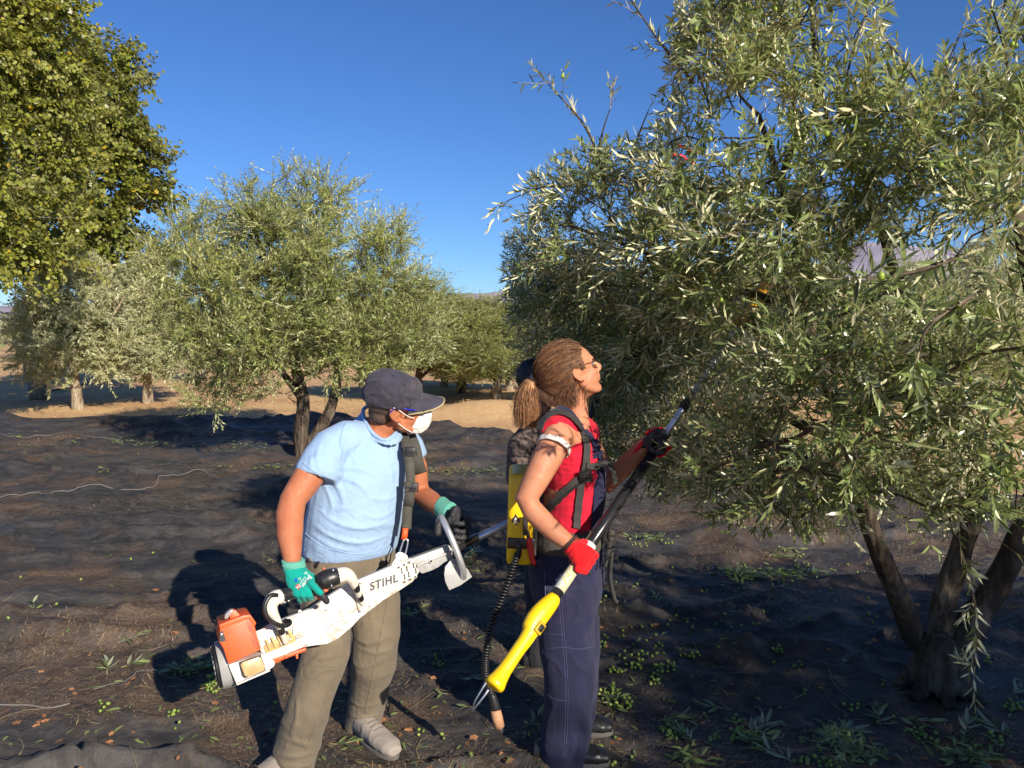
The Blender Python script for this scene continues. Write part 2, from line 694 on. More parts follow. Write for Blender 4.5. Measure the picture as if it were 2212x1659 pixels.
xs = warp_axis(3000, 170, 3.2)
ys = np.concatenate([-warp_axis(60, 21, 2)[:10][::1] * 0 - np.linspace(60, 1, 10), np.linspace(0, 40, 130), 40 + 2600 * np.linspace(0.01, 1, 60) ** 2.2])
V, F = grid_sheet(xs, ys, ground_z)
o = link('ground', make_mesh('ground', V, F, m_ground)); tag(o, 'dry tan ground under the olive trees', kind='structure')
del o['label']

# the net: dark plastic mesh over straw, with the straw showing through where it lies tight
m_net, t, b = nt('black_net')
v = coords(t)
nA = noise(t, 0.9, 6, 0.6, v, 0.6)
nB = noise(t, 3, 8, 0.66, coords(t, (1, 1.5, 1)), 0.8)
fib = noise(t, 170, 6, 0.85, coords(t, (1, .45, 1), (0, 0, 1.3)), .6)
dark = ramp(t, nB, [(0.3, (0.018, 0.0175, 0.0175)), (0.5, (0.044, 0.041, 0.039)), (0.75, (0.100, 0.093, 0.087))])
strawc = ramp(t, fib, [(0.38, (0.035, 0.022, 0.016)), (0.52, (0.10, 0.062, 0.038)), (0.62, (0.34, 0.23, 0.14))])
mm = t.nodes.new('ShaderNodeMath'); mm.operation = 'MULTIPLY'
t.links.new(ramp(t, nA, [(0.49, (0.0,) * 3), (0.57, (0.9,) * 3)]), mm.inputs[0])
t.links.new(ramp(t, noise(t, 2.2, 6, 0.7, v), [(0.35, (0.2,) * 3), (0.6, (1, 1, 1))]), mm.inputs[1])
c = mixc(t, mm.outputs[0], dark, strawc)
# pale dust collected along creases
cr = ramp(t, noise(t, 2.6, 9, 0.62, coords(t, (1.0, 1.6, 1), (0, 0, -0.4)), 2.2), [(0.44, (0, 0, 0)), (0.5, (0.16,) * 3), (0.56, (0, 0, 0))])
c = mixc(t, cr, c, (0.24, 0.215, 0.19))
t.links.new(c, b.inputs['Base Color']); b.inputs['Roughness'].default_value = 0.62; b.inputs['Specular IOR Level'].default_value = 0.35
a = t.nodes.new('ShaderNodeMath'); a.operation = 'MULTIPLY_ADD'; a.inputs[1].default_value = 0.25
t.links.new(noise(t, 320, 2, 0.6, v), a.inputs[0]); t.links.new(noise(t, 9, 9, 0.66, coords(t, (1, 1.3, 1), (0, 0, .5)), 1.2), a.inputs[2])
bump(t, b, a.outputs[0], 0.6, 0.03)

# near net: one big sheet with a ragged outer edge (distance of the edge changes along x)
def net_sheet(u0, u1, nu, nv, yfar, edge_seed, lift=0.0, ynear=1.15):
    u = np.linspace(u0, u1, nu)[None, :]; s = np.linspace(0, 1, nv)[:, None]
    far = yfar(u) + 0.5 * (noise2(u * 1.1, u * 0 + 2, edge_seed) - 0.5) + 0.12 * (noise2(u * 7, u * 0, edge_seed + 1) - 0.5)
    y = ynear * (far / ynear) ** (s * np.ones_like(u))
    x = u * (0.55 + 0.10 * y)
    z = net_z(x, y) + lift
    # the rim is folded up a little
    rim = np.exp(-((1 - s) * 70) ** 2) * 0.10 * (0.3 + noise2(x * 2.0, y * 0, 30))
    z = z + rim
    V = np.stack([x, y, z], -1).reshape(-1, 3)
    i = np.arange(nu - 1)[None, :] + nu * np.arange(nv - 1)[:, None]
    F = np.stack([i, i + 1, i + nu + 1, i + nu], -1).reshape(-1, 4)
    return V, F


V, F = net_sheet(-7.0, 7.0, 400, 350, lambda u: 11.5 + 2.6 / (1 + np.exp((u + 0.6) * 2.2)) - 4.3 / (1 + np.exp(-(u - 1.0) * 3.0)), 21)
net = top('harvest_net', V, F, m_net, 'large black olive harvesting net spread wrinkled over the whole foreground', 'net', origin=Vector((0, 3, 0)))

# hills
def band(y0, y1, x0, x1, nx, ny, hf):
    xs = np.linspace(x0, x1, nx); ys = np.linspace(y0, y1, ny)
    return grid_sheet(xs, ys, hf)


m_hill, t, b = nt('hill_earth')
c = ramp(t, noise(t, 0.05, 8, 0.7, coords(t)), [(0.3, (0.30, 0.20, 0.13)), (0.55, (0.42, 0.29, 0.20)), (0.75, (0.50, 0.38, 0.27))])
t.links.new(c, b.inputs['Base Color']); b.inputs['Roughness'].default_value = 1.0; b.inputs['Specular IOR Level'].default_value = 0.0


def hill_z(x, y):
    # crest seen left of the gap, falling to the right
    s = np.clip((y - 260) / 190, 0, 1); s = s * s * (3 - 2 * s)
    h = 20.0 - 0.045 * (x + 32) * (x > -32) * 4.2 - 0.00045 * (x + 32) ** 2 * (x < -32)
    h = np.maximum(h, 2)
    back = np.clip((y - 460) / 200, 0, 1)
    return -3 + s * (h + 3) * (1 - 0.4 * back) + 1.5 * (noise2(x * 0.03, y * 0.03, 7) - 0.5) * s + 1.0 * s


V, F = band(240, 640, -330, 160, 110, 70, hill_z)
tag(link('hill', make_mesh('hill', V, F, m_hill)), kind='structure')

m_mount, t, b = nt('mountain_rock')
c = ramp(t, noise(t, 0.004, 9, 0.7, coords(t)), [(0.3, (0.20, 0.20, 0.26)), (0.55, (0.32, 0.29, 0.34)), (0.75, (0.46, 0.39, 0.41))])
t.links.new(c, b.inputs['Base Color']); b.inputs['Roughness'].default_value = 1.0; b.inputs['Specular IOR Level'].default_value = 0.0


def mount_z(x, y):
    s = np.clip((y - 4200) / 1900, 0, 1); s = s * s * (3 - 2 * s)
    h = 250 + 420 * np.exp(-((x - 3000) / 1100) ** 2) + 60 * np.exp(-((x + 150) / 700) ** 2) - 60 * np.clip((-600 - x) / 1500, 0, 1)
    n = noise2(x * 0.0012, y * 0.0012, 8) + 0.5 * noise2(x * 0.003, y * 0.003, 9) + 0.25 * noise2(x * 0.008, y * 0.008, 10)
    return -10 + s * h * (0.75 + 0.3 * n) * (1 - 0.6 * np.clip((y - 6200) / 1500, 0, 1))


V, F = band(4100, 7800, -5000, 6500, 190, 70, mount_z)
tag(link('mountain', make_mesh('mountain', V, F, m_mount)), kind='structure')
# ------------------------------------------------------------------ leaves
m_olive_leaf = mat_leaf('olive_leaf', (0.150, 0.190, 0.066), (0.62, 0.61, 0.40), var=.45, gloss=0.30, transl=0.13)
m_olive_leaf_far = mat_leaf('olive_leaf_young', (0.195, 0.225, 0.070), (0.52, 0.53, 0.28), var=.45, gloss=0.38, transl=0.16, yellow=(0.42, 0.44, 0.12), yel_amt=0.12)
m_olive_pale = mat_leaf('olive_leaf_pale', (0.35, 0.36, 0.20), (0.56, 0.56, 0.38), gloss=0.5, transl=0.14, yellow=(0.42, 0.38, 0.16), yel_amt=0.1)
m_plane_leaf = mat_leaf('poplar_leaf', (0.175, 0.190, 0.028), (0.28, 0.29, 0.085), var=.55, gloss=0.38, transl=0.2, yellow=(0.46, 0.32, 0.03), yel_amt=0.06)
m_poplar2 = mat_leaf('poplar_leaf_dark', (0.135, 0.155, 0.023), (0.23, 0.24, 0.075), var=.5, gloss=0.4, transl=0.18, yellow=(0.45, 0.30, 0.02), yel_amt=0.08)
m_bark = mat_bark('olive_bark', (0.025, 0.019, 0.014), (0.085, 0.065, 0.047), (0.21, 0.17, 0.125))
m_bark_pale = mat_bark('young_bark', (0.16, 0.12, 0.08), (0.33, 0.26, 0.18), (0.46, 0.38, 0.27), 14)
m_twig = mat_simple('twig', (0.30, 0.25, 0.13), 0.8, var=0.3, bumps=0)
m_fruit = mat_simple('green_olive', (0.21, 0.30, 0.035), 0.35, var=0.25, scale=18, bumps=0, spec=0.5)

# templates: x along the leaf, y across, z out of the leaf's face; unit length
LT = np.array([[0, 0, 0], [.28, .5, .01], [.28, -.5, .01], [.66, .46, -.03], [.66, -.46, -.03], [1, 0, -.14]], float)
LF3 = np.array([[0, 2, 1], [3, 4, 5]]); LF4 = np.array([[1, 2, 4, 3]])
# finer leaf for the ones shown largest: folded along the midrib
LT2 = [[0, 0, 0]]
for k, x in enumerate((.12, .3, .5, .7, .87)):
    w = (.26, .47, .5, .4, .2)[k]; z = -.16 * (x - .1) ** 2
    LT2 += [[x, w, z + .010], [x, 0, z - .012], [x, -w, z + .010]]
LT2 += [[1, 0, -.14]]
LT2 = np.array(LT2)
LF2 = []
for k in range(4):
    a = 1 + 3 * k
    LF2 += [(a, a + 1, a + 4, a + 3), (a + 1, a + 2, a + 5, a + 4)]
LF2 += [(0, 2, 1), (0, 3, 2), (13, 14, 16), (14, 15, 16)]
# poplar leaf: lobed
PT = np.array([[.10, 0, 0], [.12, .45, .02], [.40, .30, 0], [.60, .48, -.03], [1, 0, -.10], [.60, -.48, -.03], [.40, -.30, 0], [.12, -.45, .02]], float)
PF3 = np.array([[0, 2, 1], [0, 7, 6], [2, 4, 3], [6, 5, 4]]); PF4 = np.array([[0, 6, 4, 2]])
KT = np.array([[0, 0, 0], [.42, .5, 0], [1, 0, -.1], [.42, -.5, 0]], float); KF3 = np.zeros((0, 3), int); KF4 = np.array([[0, 3, 2, 1]])


def leaf_mesh(M, pos, tmpl, f3, f4):
    """M (n,3,3) columns = axes scaled; pos (n,3)"""
    n = len(pos); k = len(tmpl)
    V = np.einsum('nij,kj->nki', M, tmpl) + pos[:, None, :]
    off = (np.arange(n) * k)[:, None, None]
    F = [(f3[None] + off).reshape(-1, 3), (f4[None] + off).reshape(-1, 4)]
    return V.reshape(-1, 3), F


def unit(a):
    return a / np.maximum(np.linalg.norm(a, axis=-1, keepdims=True), 1e-9)


def colonize(start, attr, step, kill, infl, iters=90, seed=0):
    """space colonisation: start = list of (pos, parent, radius hint)"""
    r = np.random.default_rng(seed)
    pos = [np.array(p, float) for p, _ in start]; par = [q for _, q in start]
    A = np.array(attr, float); alive = np.ones(len(A), bool)
    P0 = np.array(pos)
    d = np.full(len(A), 1e9); idx = np.zeros(len(A), int)
    for k in range(0, len(P0), 200):
        D = np.linalg.norm(A[:, None] - P0[None, k:k + 200], axis=2)
        j = D.argmin(1); m = D[np.arange(len(A)), j]
        u = m < d; d[u] = m[u]; idx[u] = j[u] + k
    for it in range(iters):
        use = alive & (d < infl)
        if not use.any():
            if alive.any() and infl < 6:
                infl *= 1.5
                continue
            break
        ids = np.unique(idx[use])
        new = []
        vec = unit(A - np.array(pos)[idx])
        for i in ids:
            s = vec[use & (idx == i)].sum(0)
            s = s / (np.linalg.norm(s) + 1e-9) + r.normal(0, .16, 3)
            s /= np.linalg.norm(s) + 1e-9
            q = pos[i] + s * step
            new.append((q, i))
        n0 = len(pos)
        for q, i in new:
            pos.append(q); par.append(i)
        Q = np.array([q for q, _ in new])
        D = np.linalg.norm(A[:, None] - Q[None], axis=2)
        j = D.argmin(1); m = D[np.arange(len(A)), j]
        u = m < d; d[u] = m[u]; idx[u] = j[u] + n0
        alive &= d > kill
        if len(pos) > 9000:
            break
    return np.array(pos), np.array(par)


def wood_mesh(pos, par, rad, sides_big=9):
    """tubes along chains of nodes"""
    n = len(pos)
    kids = [[] for _ in range(n)]
    for i, p in enumerate(par):
        if p >= 0:
            kids[p].append(i)
    g = Geo()
    stack = [(i, None) for i in range(n) if par[i] < 0]
    while stack:
        s, frm = stack.pop()
        chain = [] if frm is None else [frm]
        cur = s
        while True:
            chain.append(cur)
            if not kids[cur]:
                break
            ks = sorted(kids[cur], key=lambda k: -rad[k])
            for k in ks[1:]:
                stack.append((k, cur))
            cur = ks[0]
        if len(chain) < 2:
            continue
        rr = [rad[k] for k in chain]
        if frm is not None:
            rr[0] = rr[1]
        big = max(rr)
        if big < 0.0022:
            continue
        pts = [Vector(pos[k]) for k in chain]
        ns = 12 if big > .07 else 8 if big > .02 else 5 if big > .008 else 3
        rr[-1] *= 0.5
        g.tube(pts, rr, ns, close=False)
    return g


def sample_clumps(clumps, density, r):
    """clumps: (centre, (rx,ry,rz)) -> attractor points, denser near the outside"""
    out = []
    for c, rad in clumps:
        rad = np.array(rad, float) if hasattr(rad, '__len__') else np.array([rad] * 3, float)
        n = int(density * rad.prod() * 4.19) + 4
        q = r.normal(size=(n, 3)); q /= np.linalg.norm(q, axis=1, keepdims=True)
        q *= (r.random(n) ** 0.42)[:, None]
        out.append(np.array(c) + q * rad)
    return np.concatenate(out)


def shoots(base, direc, length, nleaf, r, leaf_len, leaf_w, ang=0.72, droop=0.25, kind='olive', spread=1.0):
    """leafy shoots; returns leaf matrices, positions and stem polylines"""
    S = len(base)
    direc = unit(direc)
    bend = unit(r.normal(size=(S, 3)) + np.array([0, 0, -droop * 2.2])) * (0.22 * length)[:, None]
    side0 = unit(np.cross(direc, r.normal(size=(S, 3))))
    mats, poss = [], []
    for k in range(nleaf):
        if kind == 'olive':
            t = 0.10 + 0.9 * (k // 2 + .5) / (nleaf / 2)
        else:
            t = 0.05 + 0.95 * (k + .5) / nleaf
        t = t * np.ones(S)
        p = base + direc * (length * t)[:, None] + bend * (t ** 2)[:, None]
        tan = unit(direc * length[:, None] + 2 * bend * t[:, None])
        if kind == 'olive':
            th = (k // 2) * math.pi / 2 + (k % 2) * math.pi
        else:
            th = k * 2.4
        th = th + r.normal(0, .25, S)
        up2 = unit(np.cross(tan, side0)); sd = unit(np.cross(up2, tan))
        out = sd * np.cos(th)[:, None] + up2 * np.sin(th)[:, None]
        a = (ang * (1.15 - .45 * t) + r.normal(0, .18, S)) * spread
        ld = unit(tan * np.cos(a)[:, None] + out * np.sin(a)[:, None] + r.normal(0, .08, (S, 3)) + (np.array([0, 0, -.12 if kind == 'olive' else -.5])))
        # the face of the leaf looks to the tip side of the shoot and up
        nr = tan * np.sin(a)[:, None] - out * np.cos(a)[:, None]
        nr = nr + np.array([0, 0, .55 if kind == 'olive' else 1.1]) + r.normal(0, .35 if kind == 'olive' else .6, (S, 3))
        nr = unit(nr - ld * (nr * ld).sum(1, keepdims=True))
        w = np.cross(nr, ld)
        L = leaf_len * (0.65 + .5 * r.random(S)) * (1 - .35 * np.clip(t - .7, 0, 1) / .3)
        Wd = L * leaf_w * (0.8 + .4 * r.random(S))
        M = np.stack([ld * L[:, None], w * Wd[:, None], nr * L[:, None]], axis=2)
        if kind != 'olive':
            p = p + out * (L * .45)[:, None]
        keep = r.random(S) < .93
        mats.append(M[keep]); poss.append(p[keep])
    ts = np.linspace(0, 1, 4)
    stem = base[:, None] + direc[:, None] * (length[:, None, None] * ts[None, :, None]) + bend[:, None] * (ts ** 2)[None, :, None]
    return np.concatenate(mats), np.concatenate(poss), stem


def stem_mesh(stem, r0):
    """thin three-sided stems; stem (S,4,3)"""
    S = len(stem); K = stem.shape[1]
    tan = unit(stem[:, -1] - stem[:, 0])
    a = unit(np.cross(tan, np.array([.3, .5, .81]))); b_ = np.cross(tan, a)
    ang = np.array([0, 2.094, 4.189])
    rad = r0 * np.linspace(1, .35, K)
    off = a[:, None, None] * np.cos(ang)[None, None, :, None] + b_[:, None, None] * np.sin(ang)[None, None, :, None]
    V = stem[:, :, None] + off * rad[None, :, None, None]
    V = V.reshape(-1, 3)
    F = []
    for k in range(K - 1):
        for i in range(3):
            j = (i + 1) % 3
            F.append([k * 3 + i, k * 3 + j, (k + 1) * 3 + j, (k + 1) * 3 + i])
    F = (np.array(F)[None] + (np.arange(S) * K * 3)[:, None, None]).reshape(-1, 4)
    return V, F


def ico(sub=1):
    bm = bmesh.new(); bmesh.ops.create_icosphere(bm, subdivisions=sub, radius=1.0)
    V = np.array([tuple(v.co) for v in bm.verts]); F = np.array([[v.index for v in f.verts] for f in bm.faces]); bm.free()
    return V, F


ICO1 = ico(1); ICO2 = ico(2)


def many(tmplV, tmplF, M, pos):
    n = len(pos); k = len(tmplV)
    V = np.einsum('nij,kj->nki', M, tmplV) + pos[:, None, :]
    F = (tmplF[None] + (np.arange(n) * k)[:, None, None]).reshape(-1, tmplF.shape[1])
    return V.reshape(-1, 3), F


def rand_rot(n, r):
    q = unit(r.normal(size=(n, 4)))
    w, x, y, z = q.T
    return np.stack([np.stack([1 - 2 * (y * y + z * z), 2 * (x * y - z * w), 2 * (x * z + y * w)], -1),
                     np.stack([2 * (x * y + z * w), 1 - 2 * (x * x + z * z), 2 * (y * z - x * w)], -1),
                     np.stack([2 * (x * z - y * w), 2 * (y * z + x * w), 1 - 2 * (x * x + y * y)], -1)], 1)


leaf_me = make_mesh('leaf', LT2, LF2, m_olive_leaf)
leaf_me_far = make_mesh('leaf', LT2, LF2, m_olive_leaf_far)
leaf_me_pop = make_mesh('leaf', PT, [PF3, PF4], m_plane_leaf)


def build_tree(name, base, limbs, clumps, label, cat='tree', group=None, seed=1, density=30, step=.13, kill=.17, infl=1.0,
               shoot_len=(.18, .36), nleaf=16, leaf_len=.06, leaf_w=.2, per_tip=2, mat=None, bark=None, trunk_r=.09, tip_r=.0028, expo=.42,
               kind='olive', up=.35, extra=None, singles=0, fruit=0, single_me=None, stem_r=.0016, droop=.25, shoot_rad=.006, trunk_scale=1.0, avoid=None, outward=.0, kite=False):
    """limbs: polylines (world) with radius pairs; the first point of the first limb is the base"""
    r = np.random.default_rng(seed)
    root = empty(name, base, label, cat, group)
    start = []; hints = []
    for pl, r0, r1 in limbs:
        pts = smooth_path(pl, 5)
        for i, p in enumerate(pts):
            if start:
                if i == 0:
                    dd = [(Vector(q) - p).length for q, _ in start]
                    j = int(np.argmin(dd))
                    if dd[j] < 0.02:
                        par_i = j
                        continue
                    start.append((tuple(p), j)); hints.append(r0); par_i = len(start) - 1
                    continue
                start.append((tuple(p), par_i))
            else:
                start.append((tuple(p), -1))
            hints.append(r0 + (r1 - r0) * i / (len(pts) - 1)); par_i = len(start) - 1
    A = sample_clumps(clumps, density, r)
    if avoid is not None:
        A = A[~avoid(A)]
    pos, par = colonize(start, A, step, kill, infl, seed=seed)
    n = len(pos)
    cnt = np.zeros(n)
    nk = np.zeros(n, int)
    for i in range(n - 1, -1, -1):
        if cnt[i] == 0:
            cnt[i] = 1
        if par[i] >= 0:
            cnt[par[i]] += cnt[i]; nk[par[i]] += 1
    rad = tip_r * cnt ** expo
    rad = np.minimum(rad, trunk_r)
    for i, h in enumerate(hints):
        rad[i] = h
    g = wood_mesh(pos, par, rad)
    V = np.array([tuple(p) for p in g.v])
    big = (noise3(V * 6, 3) - .5) * .012 + (noise3(V * 15, 4) - .5) * .006
    cc = V.copy()
    low = (V[:, 2] < base[2] + 1.2)
    V[:, 0] += np.where(low, big * 1.4, 0); V[:, 1] += np.where(low, big[::-1] * 1.0, 0)
    wood = obj('trunk', V, g.f, bark or m_bark, root)
    # shoots on the thin nodes
    thin = np.where((rad < shoot_rad) & (np.arange(n) >= len(hints)))[0]
    pd = unit(pos[thin] - pos[par[thin]])
    cen = A.mean(0)
    bases, dirs = [], []
    for k in range(per_tip):
        m = r.random(len(thin)) < (1.0 if k == 0 else .9)
        d = pd[m] * .8 + r.normal(0, .62, (m.sum(), 3)) + np.array([0, 0, up]) + outward * unit(pos[thin][m] - cen)
        bases.append(pos[thin][m]); dirs.append(d)
    B = np.concatenate(bases); D = np.concatenate(dirs)
    Ls = r.uniform(shoot_len[0], shoot_len[1], len(B))
    M, Pp, stem = shoots(B, D, Ls, nleaf, r, leaf_len, leaf_w, kind=kind, droop=droop)
    if avoid is not None:
        k = ~avoid(Pp)
        M, Pp = M[k], Pp[k]
        stem = stem[~avoid(stem[:, 0]) & ~avoid(stem[:, -1])]
    stems = [stem]
    if extra:
        for pl, ll, ln in extra:      # explicit long branchlets: leaves all along
            pts = smooth_path(pl, 8)
            arr = np.array([tuple(p) for p in pts])
            seg = np.linalg.norm(np.diff(arr, axis=0), axis=1).sum()
            nn = max(2, int(seg / .10))
            ts = np.linspace(0, len(arr) - 1.01, nn)
            ii = ts.astype(int); fr = (ts - ii)[:, None]
            bp = arr[ii] * (1 - fr) + arr[ii + 1] * fr
            dd = unit(arr[ii + 1] - arr[ii])
            ln_ = np.full(nn, .12)
            M2, P2, s2 = shoots(bp, dd, ln_, 12, r, ll, leaf_w, droop=.05)
            M = np.concatenate([M, M2]); Pp = np.concatenate([Pp, P2]); stems.append(s2)
            # side shoots
            if ln:
                bp3 = bp[::1]; dd3 = unit(dd[::1] + r.normal(0, .55, (len(bp3), 3)))
                M3, P3, s3 = shoots(bp3, dd3, r.uniform(.5 * ln, ln, len(bp3)), 12, r, ll, leaf_w, droop=.1)
                M = np.concatenate([M, M3]); Pp = np.concatenate([Pp, P3]); stems.append(s3)
            Geo_ = Geo().tube(pts, [.006 + (.0018 - .006) * i / (len(pts) - 1) for i in range(len(pts))], 5)
            V2 = np.array([tuple(p) for p in Geo_.v])
            Geo_.obj('branch', bark or m_bark, root)
    st = np.concatenate(stems)
    V, F = stem_mesh(st[:, ::3] if kite or kind != 'olive' else st, stem_r)
    o = obj('twig', V, F, m_twig, root); tag(o, kind='stuff')
    if singles:
        ctr = Pp + M[:, :, 0] * .5
        v = ctr - np.array([0, 0, CAM_H])
        dep = v[:, 1] * _cp - v[:, 2] * _sp
        ok = dep > .3
        ux = np.where(ok, 1106 + FPX * v[:, 0] / np.where(ok, dep, 1), -1e4)
        uy = np.where(ok, 829.5 - FPX * (v[:, 1] * _sp + v[:, 2] * _cp) / np.where(ok, dep, 1), -1e4)
        inv = ok & (ux > 15) & (ux < 2197) & (uy > 15) & (uy < 1644)
        ex = v / np.maximum(np.linalg.norm(v, axis=1, keepdims=True), 1e-6)
        a1 = np.linalg.norm(np.cross(M[:, :, 0], ex), axis=1); a2 = np.abs((np.cross(M[:, :, 0], M[:, :, 1]) * ex).sum(1))
        size = np.where(inv, a2 / dep ** 2, 0) + np.where(inv, 1e-4 * a1 / dep, 0)
        size *= np.where(inv, (1 / dep) ** 1.5, 0)
        pick = np.argsort(-size)[:singles]
        inv_w = np.array(W[root].inverted())
        for j, q in enumerate(pick):
            lo = bpy.data.objects.new('leaf', single_me or leaf_me)
            sc.collection.objects.link(lo); lo.parent = root
            m4 = np.eye(4); m4[:3, :3] = M[q]; m4[:3, 3] = Pp[q]
            lo.matrix_local = Matrix((inv_w @ m4).tolist())
        keep = np.ones(len(Pp), bool); keep[pick] = False
        M, Pp = M[keep], Pp[keep]
    T, f3, f4 = (KT, KF3, KF4) if kite else (LT, LF3, LF4) if kind == 'olive' else (PT, PF3, PF4)
    if kind == 'olive' and not kite:
        far_ = Pp[:, 1] > 3.35
        V, F = leaf_mesh(M[~far_], Pp[~far_], T, f3, f4)
        V2, F2 = leaf_mesh(M[far_], Pp[far_], KT, KF3, KF4)
        F = [F[0], F[1], F2[1] + len(V)]; V = np.concatenate([V, V2])
    else:
        V, F = leaf_mesh(M, Pp, T, f3, f4)
    o = obj('foliage', V, F, mat or m_olive_leaf, root); tag(o, kind='stuff')
    print(name, 'nodes', n, 'leaves', len(Pp), 'shoots', len(st))
    if fruit:
        fruit = int(fruit * .8)
        sp = r.choice(len(Pp), fruit, replace=False)
        pp = Pp[sp] + r.normal(0, .01, (fruit, 3)) + np.array([0, 0, -.018])
        Mf = rand_rot(fruit, r) * 0
        Mf[:, 0, 0] = .0085; Mf[:, 1, 1] = .0085; Mf[:, 2, 2] = .0115
        V, F = many(ICO1[0], ICO1[1], Mf, pp)
        o = obj('hanging_olives', V, F, m_fruit, root); tag(o, kind='stuff')
    return root


def kids(o):
    return [c for c in bpy.data.objects if c.parent is o]


def copy_tree(root, loc, rz, s, label, group=None, skip=('leaf',), sz=None):
    c = root.copy(); sc.collection.objects.link(c)
    c.location = loc; c.rotation_euler = (0, 0, rz); c.scale = (s, s, sz or s)
    c['label'] = label
    if group:
        c['group'] = group
    elif 'group' in c:
        del c['group']
    for k in kids(root):
        if k.name.split('.')[0] in skip:
            continue
        q = k.copy(); sc.collection.objects.link(q); q.parent = c
    return c


def PP(lst):
    return [P(*q) for q in lst]


def clump_px(lst):
    """(px, py, Y, radius px wide, radius px high, depth radius m)"""
    out = []
    for px, py, Y, rw, rh, rd in lst:
        k = Y / FPX
        out.append((tuple(P(px, py, Y)), (rw * k, rd, rh * k)))
    return out
# ------------------------------------------------------------------ the trees of the grove
# right-hand tree: three trunks from one foot, wide crown reaching to the middle of the picture
bR = on_net(2025, 1480); bR.z -= 0.05
K = FPX
def avoid_people(p):
    """keep leaves clear of the two harvesters and of the view to them"""
    x, y, z = p[:, 0], p[:, 1], p[:, 2]
    dep = y * _cp - (z - CAM_H) * _sp
    dep = np.maximum(dep, 0.05)
    ux = 1106 + FPX * x / dep; uy = 829.5 - FPX * (y * _sp + (z - CAM_H) * _cp) / dep
    front = dep < 3.2
    a = front & (ux < 1420) & (uy > 690)
    a |= front & (ux < 1460) & (uy > 905) & (ux < 1330 + 0 * ux)
    a |= (dep < 3.5) & (ux < 1330) & (uy > 690) & (uy < 1240)
    a |= dep < 1.35
    # bottom edge of the crown
    a |= (ux < 1500) & (uy > 1080) & (dep < 4.2)
    a |= (ux < 1400) & (uy > 1020) & (dep < 4.2)
    a |= (ux > 1500) & (ux < 1830) & (uy > 1150) & (dep < 4.2)
    a |= (ux > 1830) & (uy > 1235) & (dep < 4.2)
    a |= (ux > 1830) & (uy > 1140) & (dep < 4.2) & (noise3(p * 9.0, 2) < .55)
    # sky gaps
    a |= (((ux - 1900) / 75) ** 2 + ((uy - 565) / 48) ** 2 < 1) & (dep < 6)
    a |= (((ux - 2000) / 95) ** 2 + ((uy - 60) / 95) ** 2 < 1) & (dep < 6)
    a |= (ux < 1090 + 0 * ux) & (uy < 1000) & (dep < 6)
    # outline of the crown against the sky, upper left
    xs_ = np.array([1090, 1130, 1180, 1240, 1300, 1360, 1400, 1440, 1470, 1900]); ys_ = np.array([430, 395, 350, 320, 310, 300, 285, 160, -50, -50])
    a |= (uy < np.interp(ux, xs_, ys_)) & (ux < 1460) & (dep < 6)
    tube = np.abs(uy - (950 - (ux - 1430) * 1.52)) / 1.82
    a |= (tube < 22) & (ux > 1425) & (ux < 1670) & (uy > 590) & (dep < 3.9) & (noise3(p * 16.0, 8) < .66)
    a |= (np.hypot(ux - 1645, uy - 640) < 40) & (dep < 3.7) & (noise3(p * 16.0, 8) < .55)
    a |= (np.abs(ux - 1478 - (330 - uy) * .28) < 26) & (uy > 205) & (uy < 370) & (dep < 5) & (noise3(p * 16.0, 8) < .62)
    nz = noise3(p * 3.4 + 7.0, 5)
    a |= (nz < np.clip(.38 - (uy - 420) / 1600, .2, .39)) & (ux > 1480) & (dep < 6)
    a |= (nz < .27) & (ux <= 1480) & (uy < 560) & (dep < 6)
    return a


limbsR = [
    ([bR, P(2035, 1400, 3.5), P(2040, 1290, 3.52), P(2075, 1190, 3.55), P(2110, 1050, 3.5), P(2080, 900, 3.4), P(2010, 770, 3.3), P(1950, 640, 3.2), P(1900, 480, 3.1), P(1850, 330, 3.05)], .068, .010),
    ([P(2035, 1400, 3.5), P(1980, 1385, 3.46), P(1950, 1310, 3.40), P(1905, 1210, 3.3), P(1870, 1100, 3.25), P(1835, 960, 3.2), P(1790, 830, 3.15), P(1750, 690, 3.1), P(1730, 520, 3.1), P(1680, 380, 3.1), P(1640, 250, 3.1)], .056, .009),
    ([P(2040, 1420, 3.5), P(2090, 1360, 3.5), P(2135, 1290, 3.5), P(2185, 1200, 3.45), P(2230, 1080, 3.35), P(2260, 900, 3.2), P(2240, 700, 3.0), P(2200, 480, 2.9), P(2180, 250, 2.9)], .074, .012),
    ([P(2080, 900, 3.4), P(1990, 850, 3.2), P(1890, 822, 3.0), P(1800, 800, 2.8)], .035, .012),
    ([P(1870, 1100, 3.25), P(1800, 1010, 3.0), P(1730, 980, 2.8), P(1640, 960, 2.6)], .028, .010),
    ([P(1750, 690, 3.1), P(1640, 640, 3.2), P(1500, 600, 3.3), P(1380, 540, 3.4)], .022, .008),
    ([P(1730, 520, 3.1), P(1690, 380, 3.0), P(1760, 240, 3.0), P(1756, 60, 3.0), P(1750, -60, 3.0)], .016, .006),
    ([P(1835, 960, 3.2), P(1700, 900, 3.6), P(1560, 800, 4.0), P(1400, 700, 4.2), P(1260, 620, 4.3)], .03, .010),
]
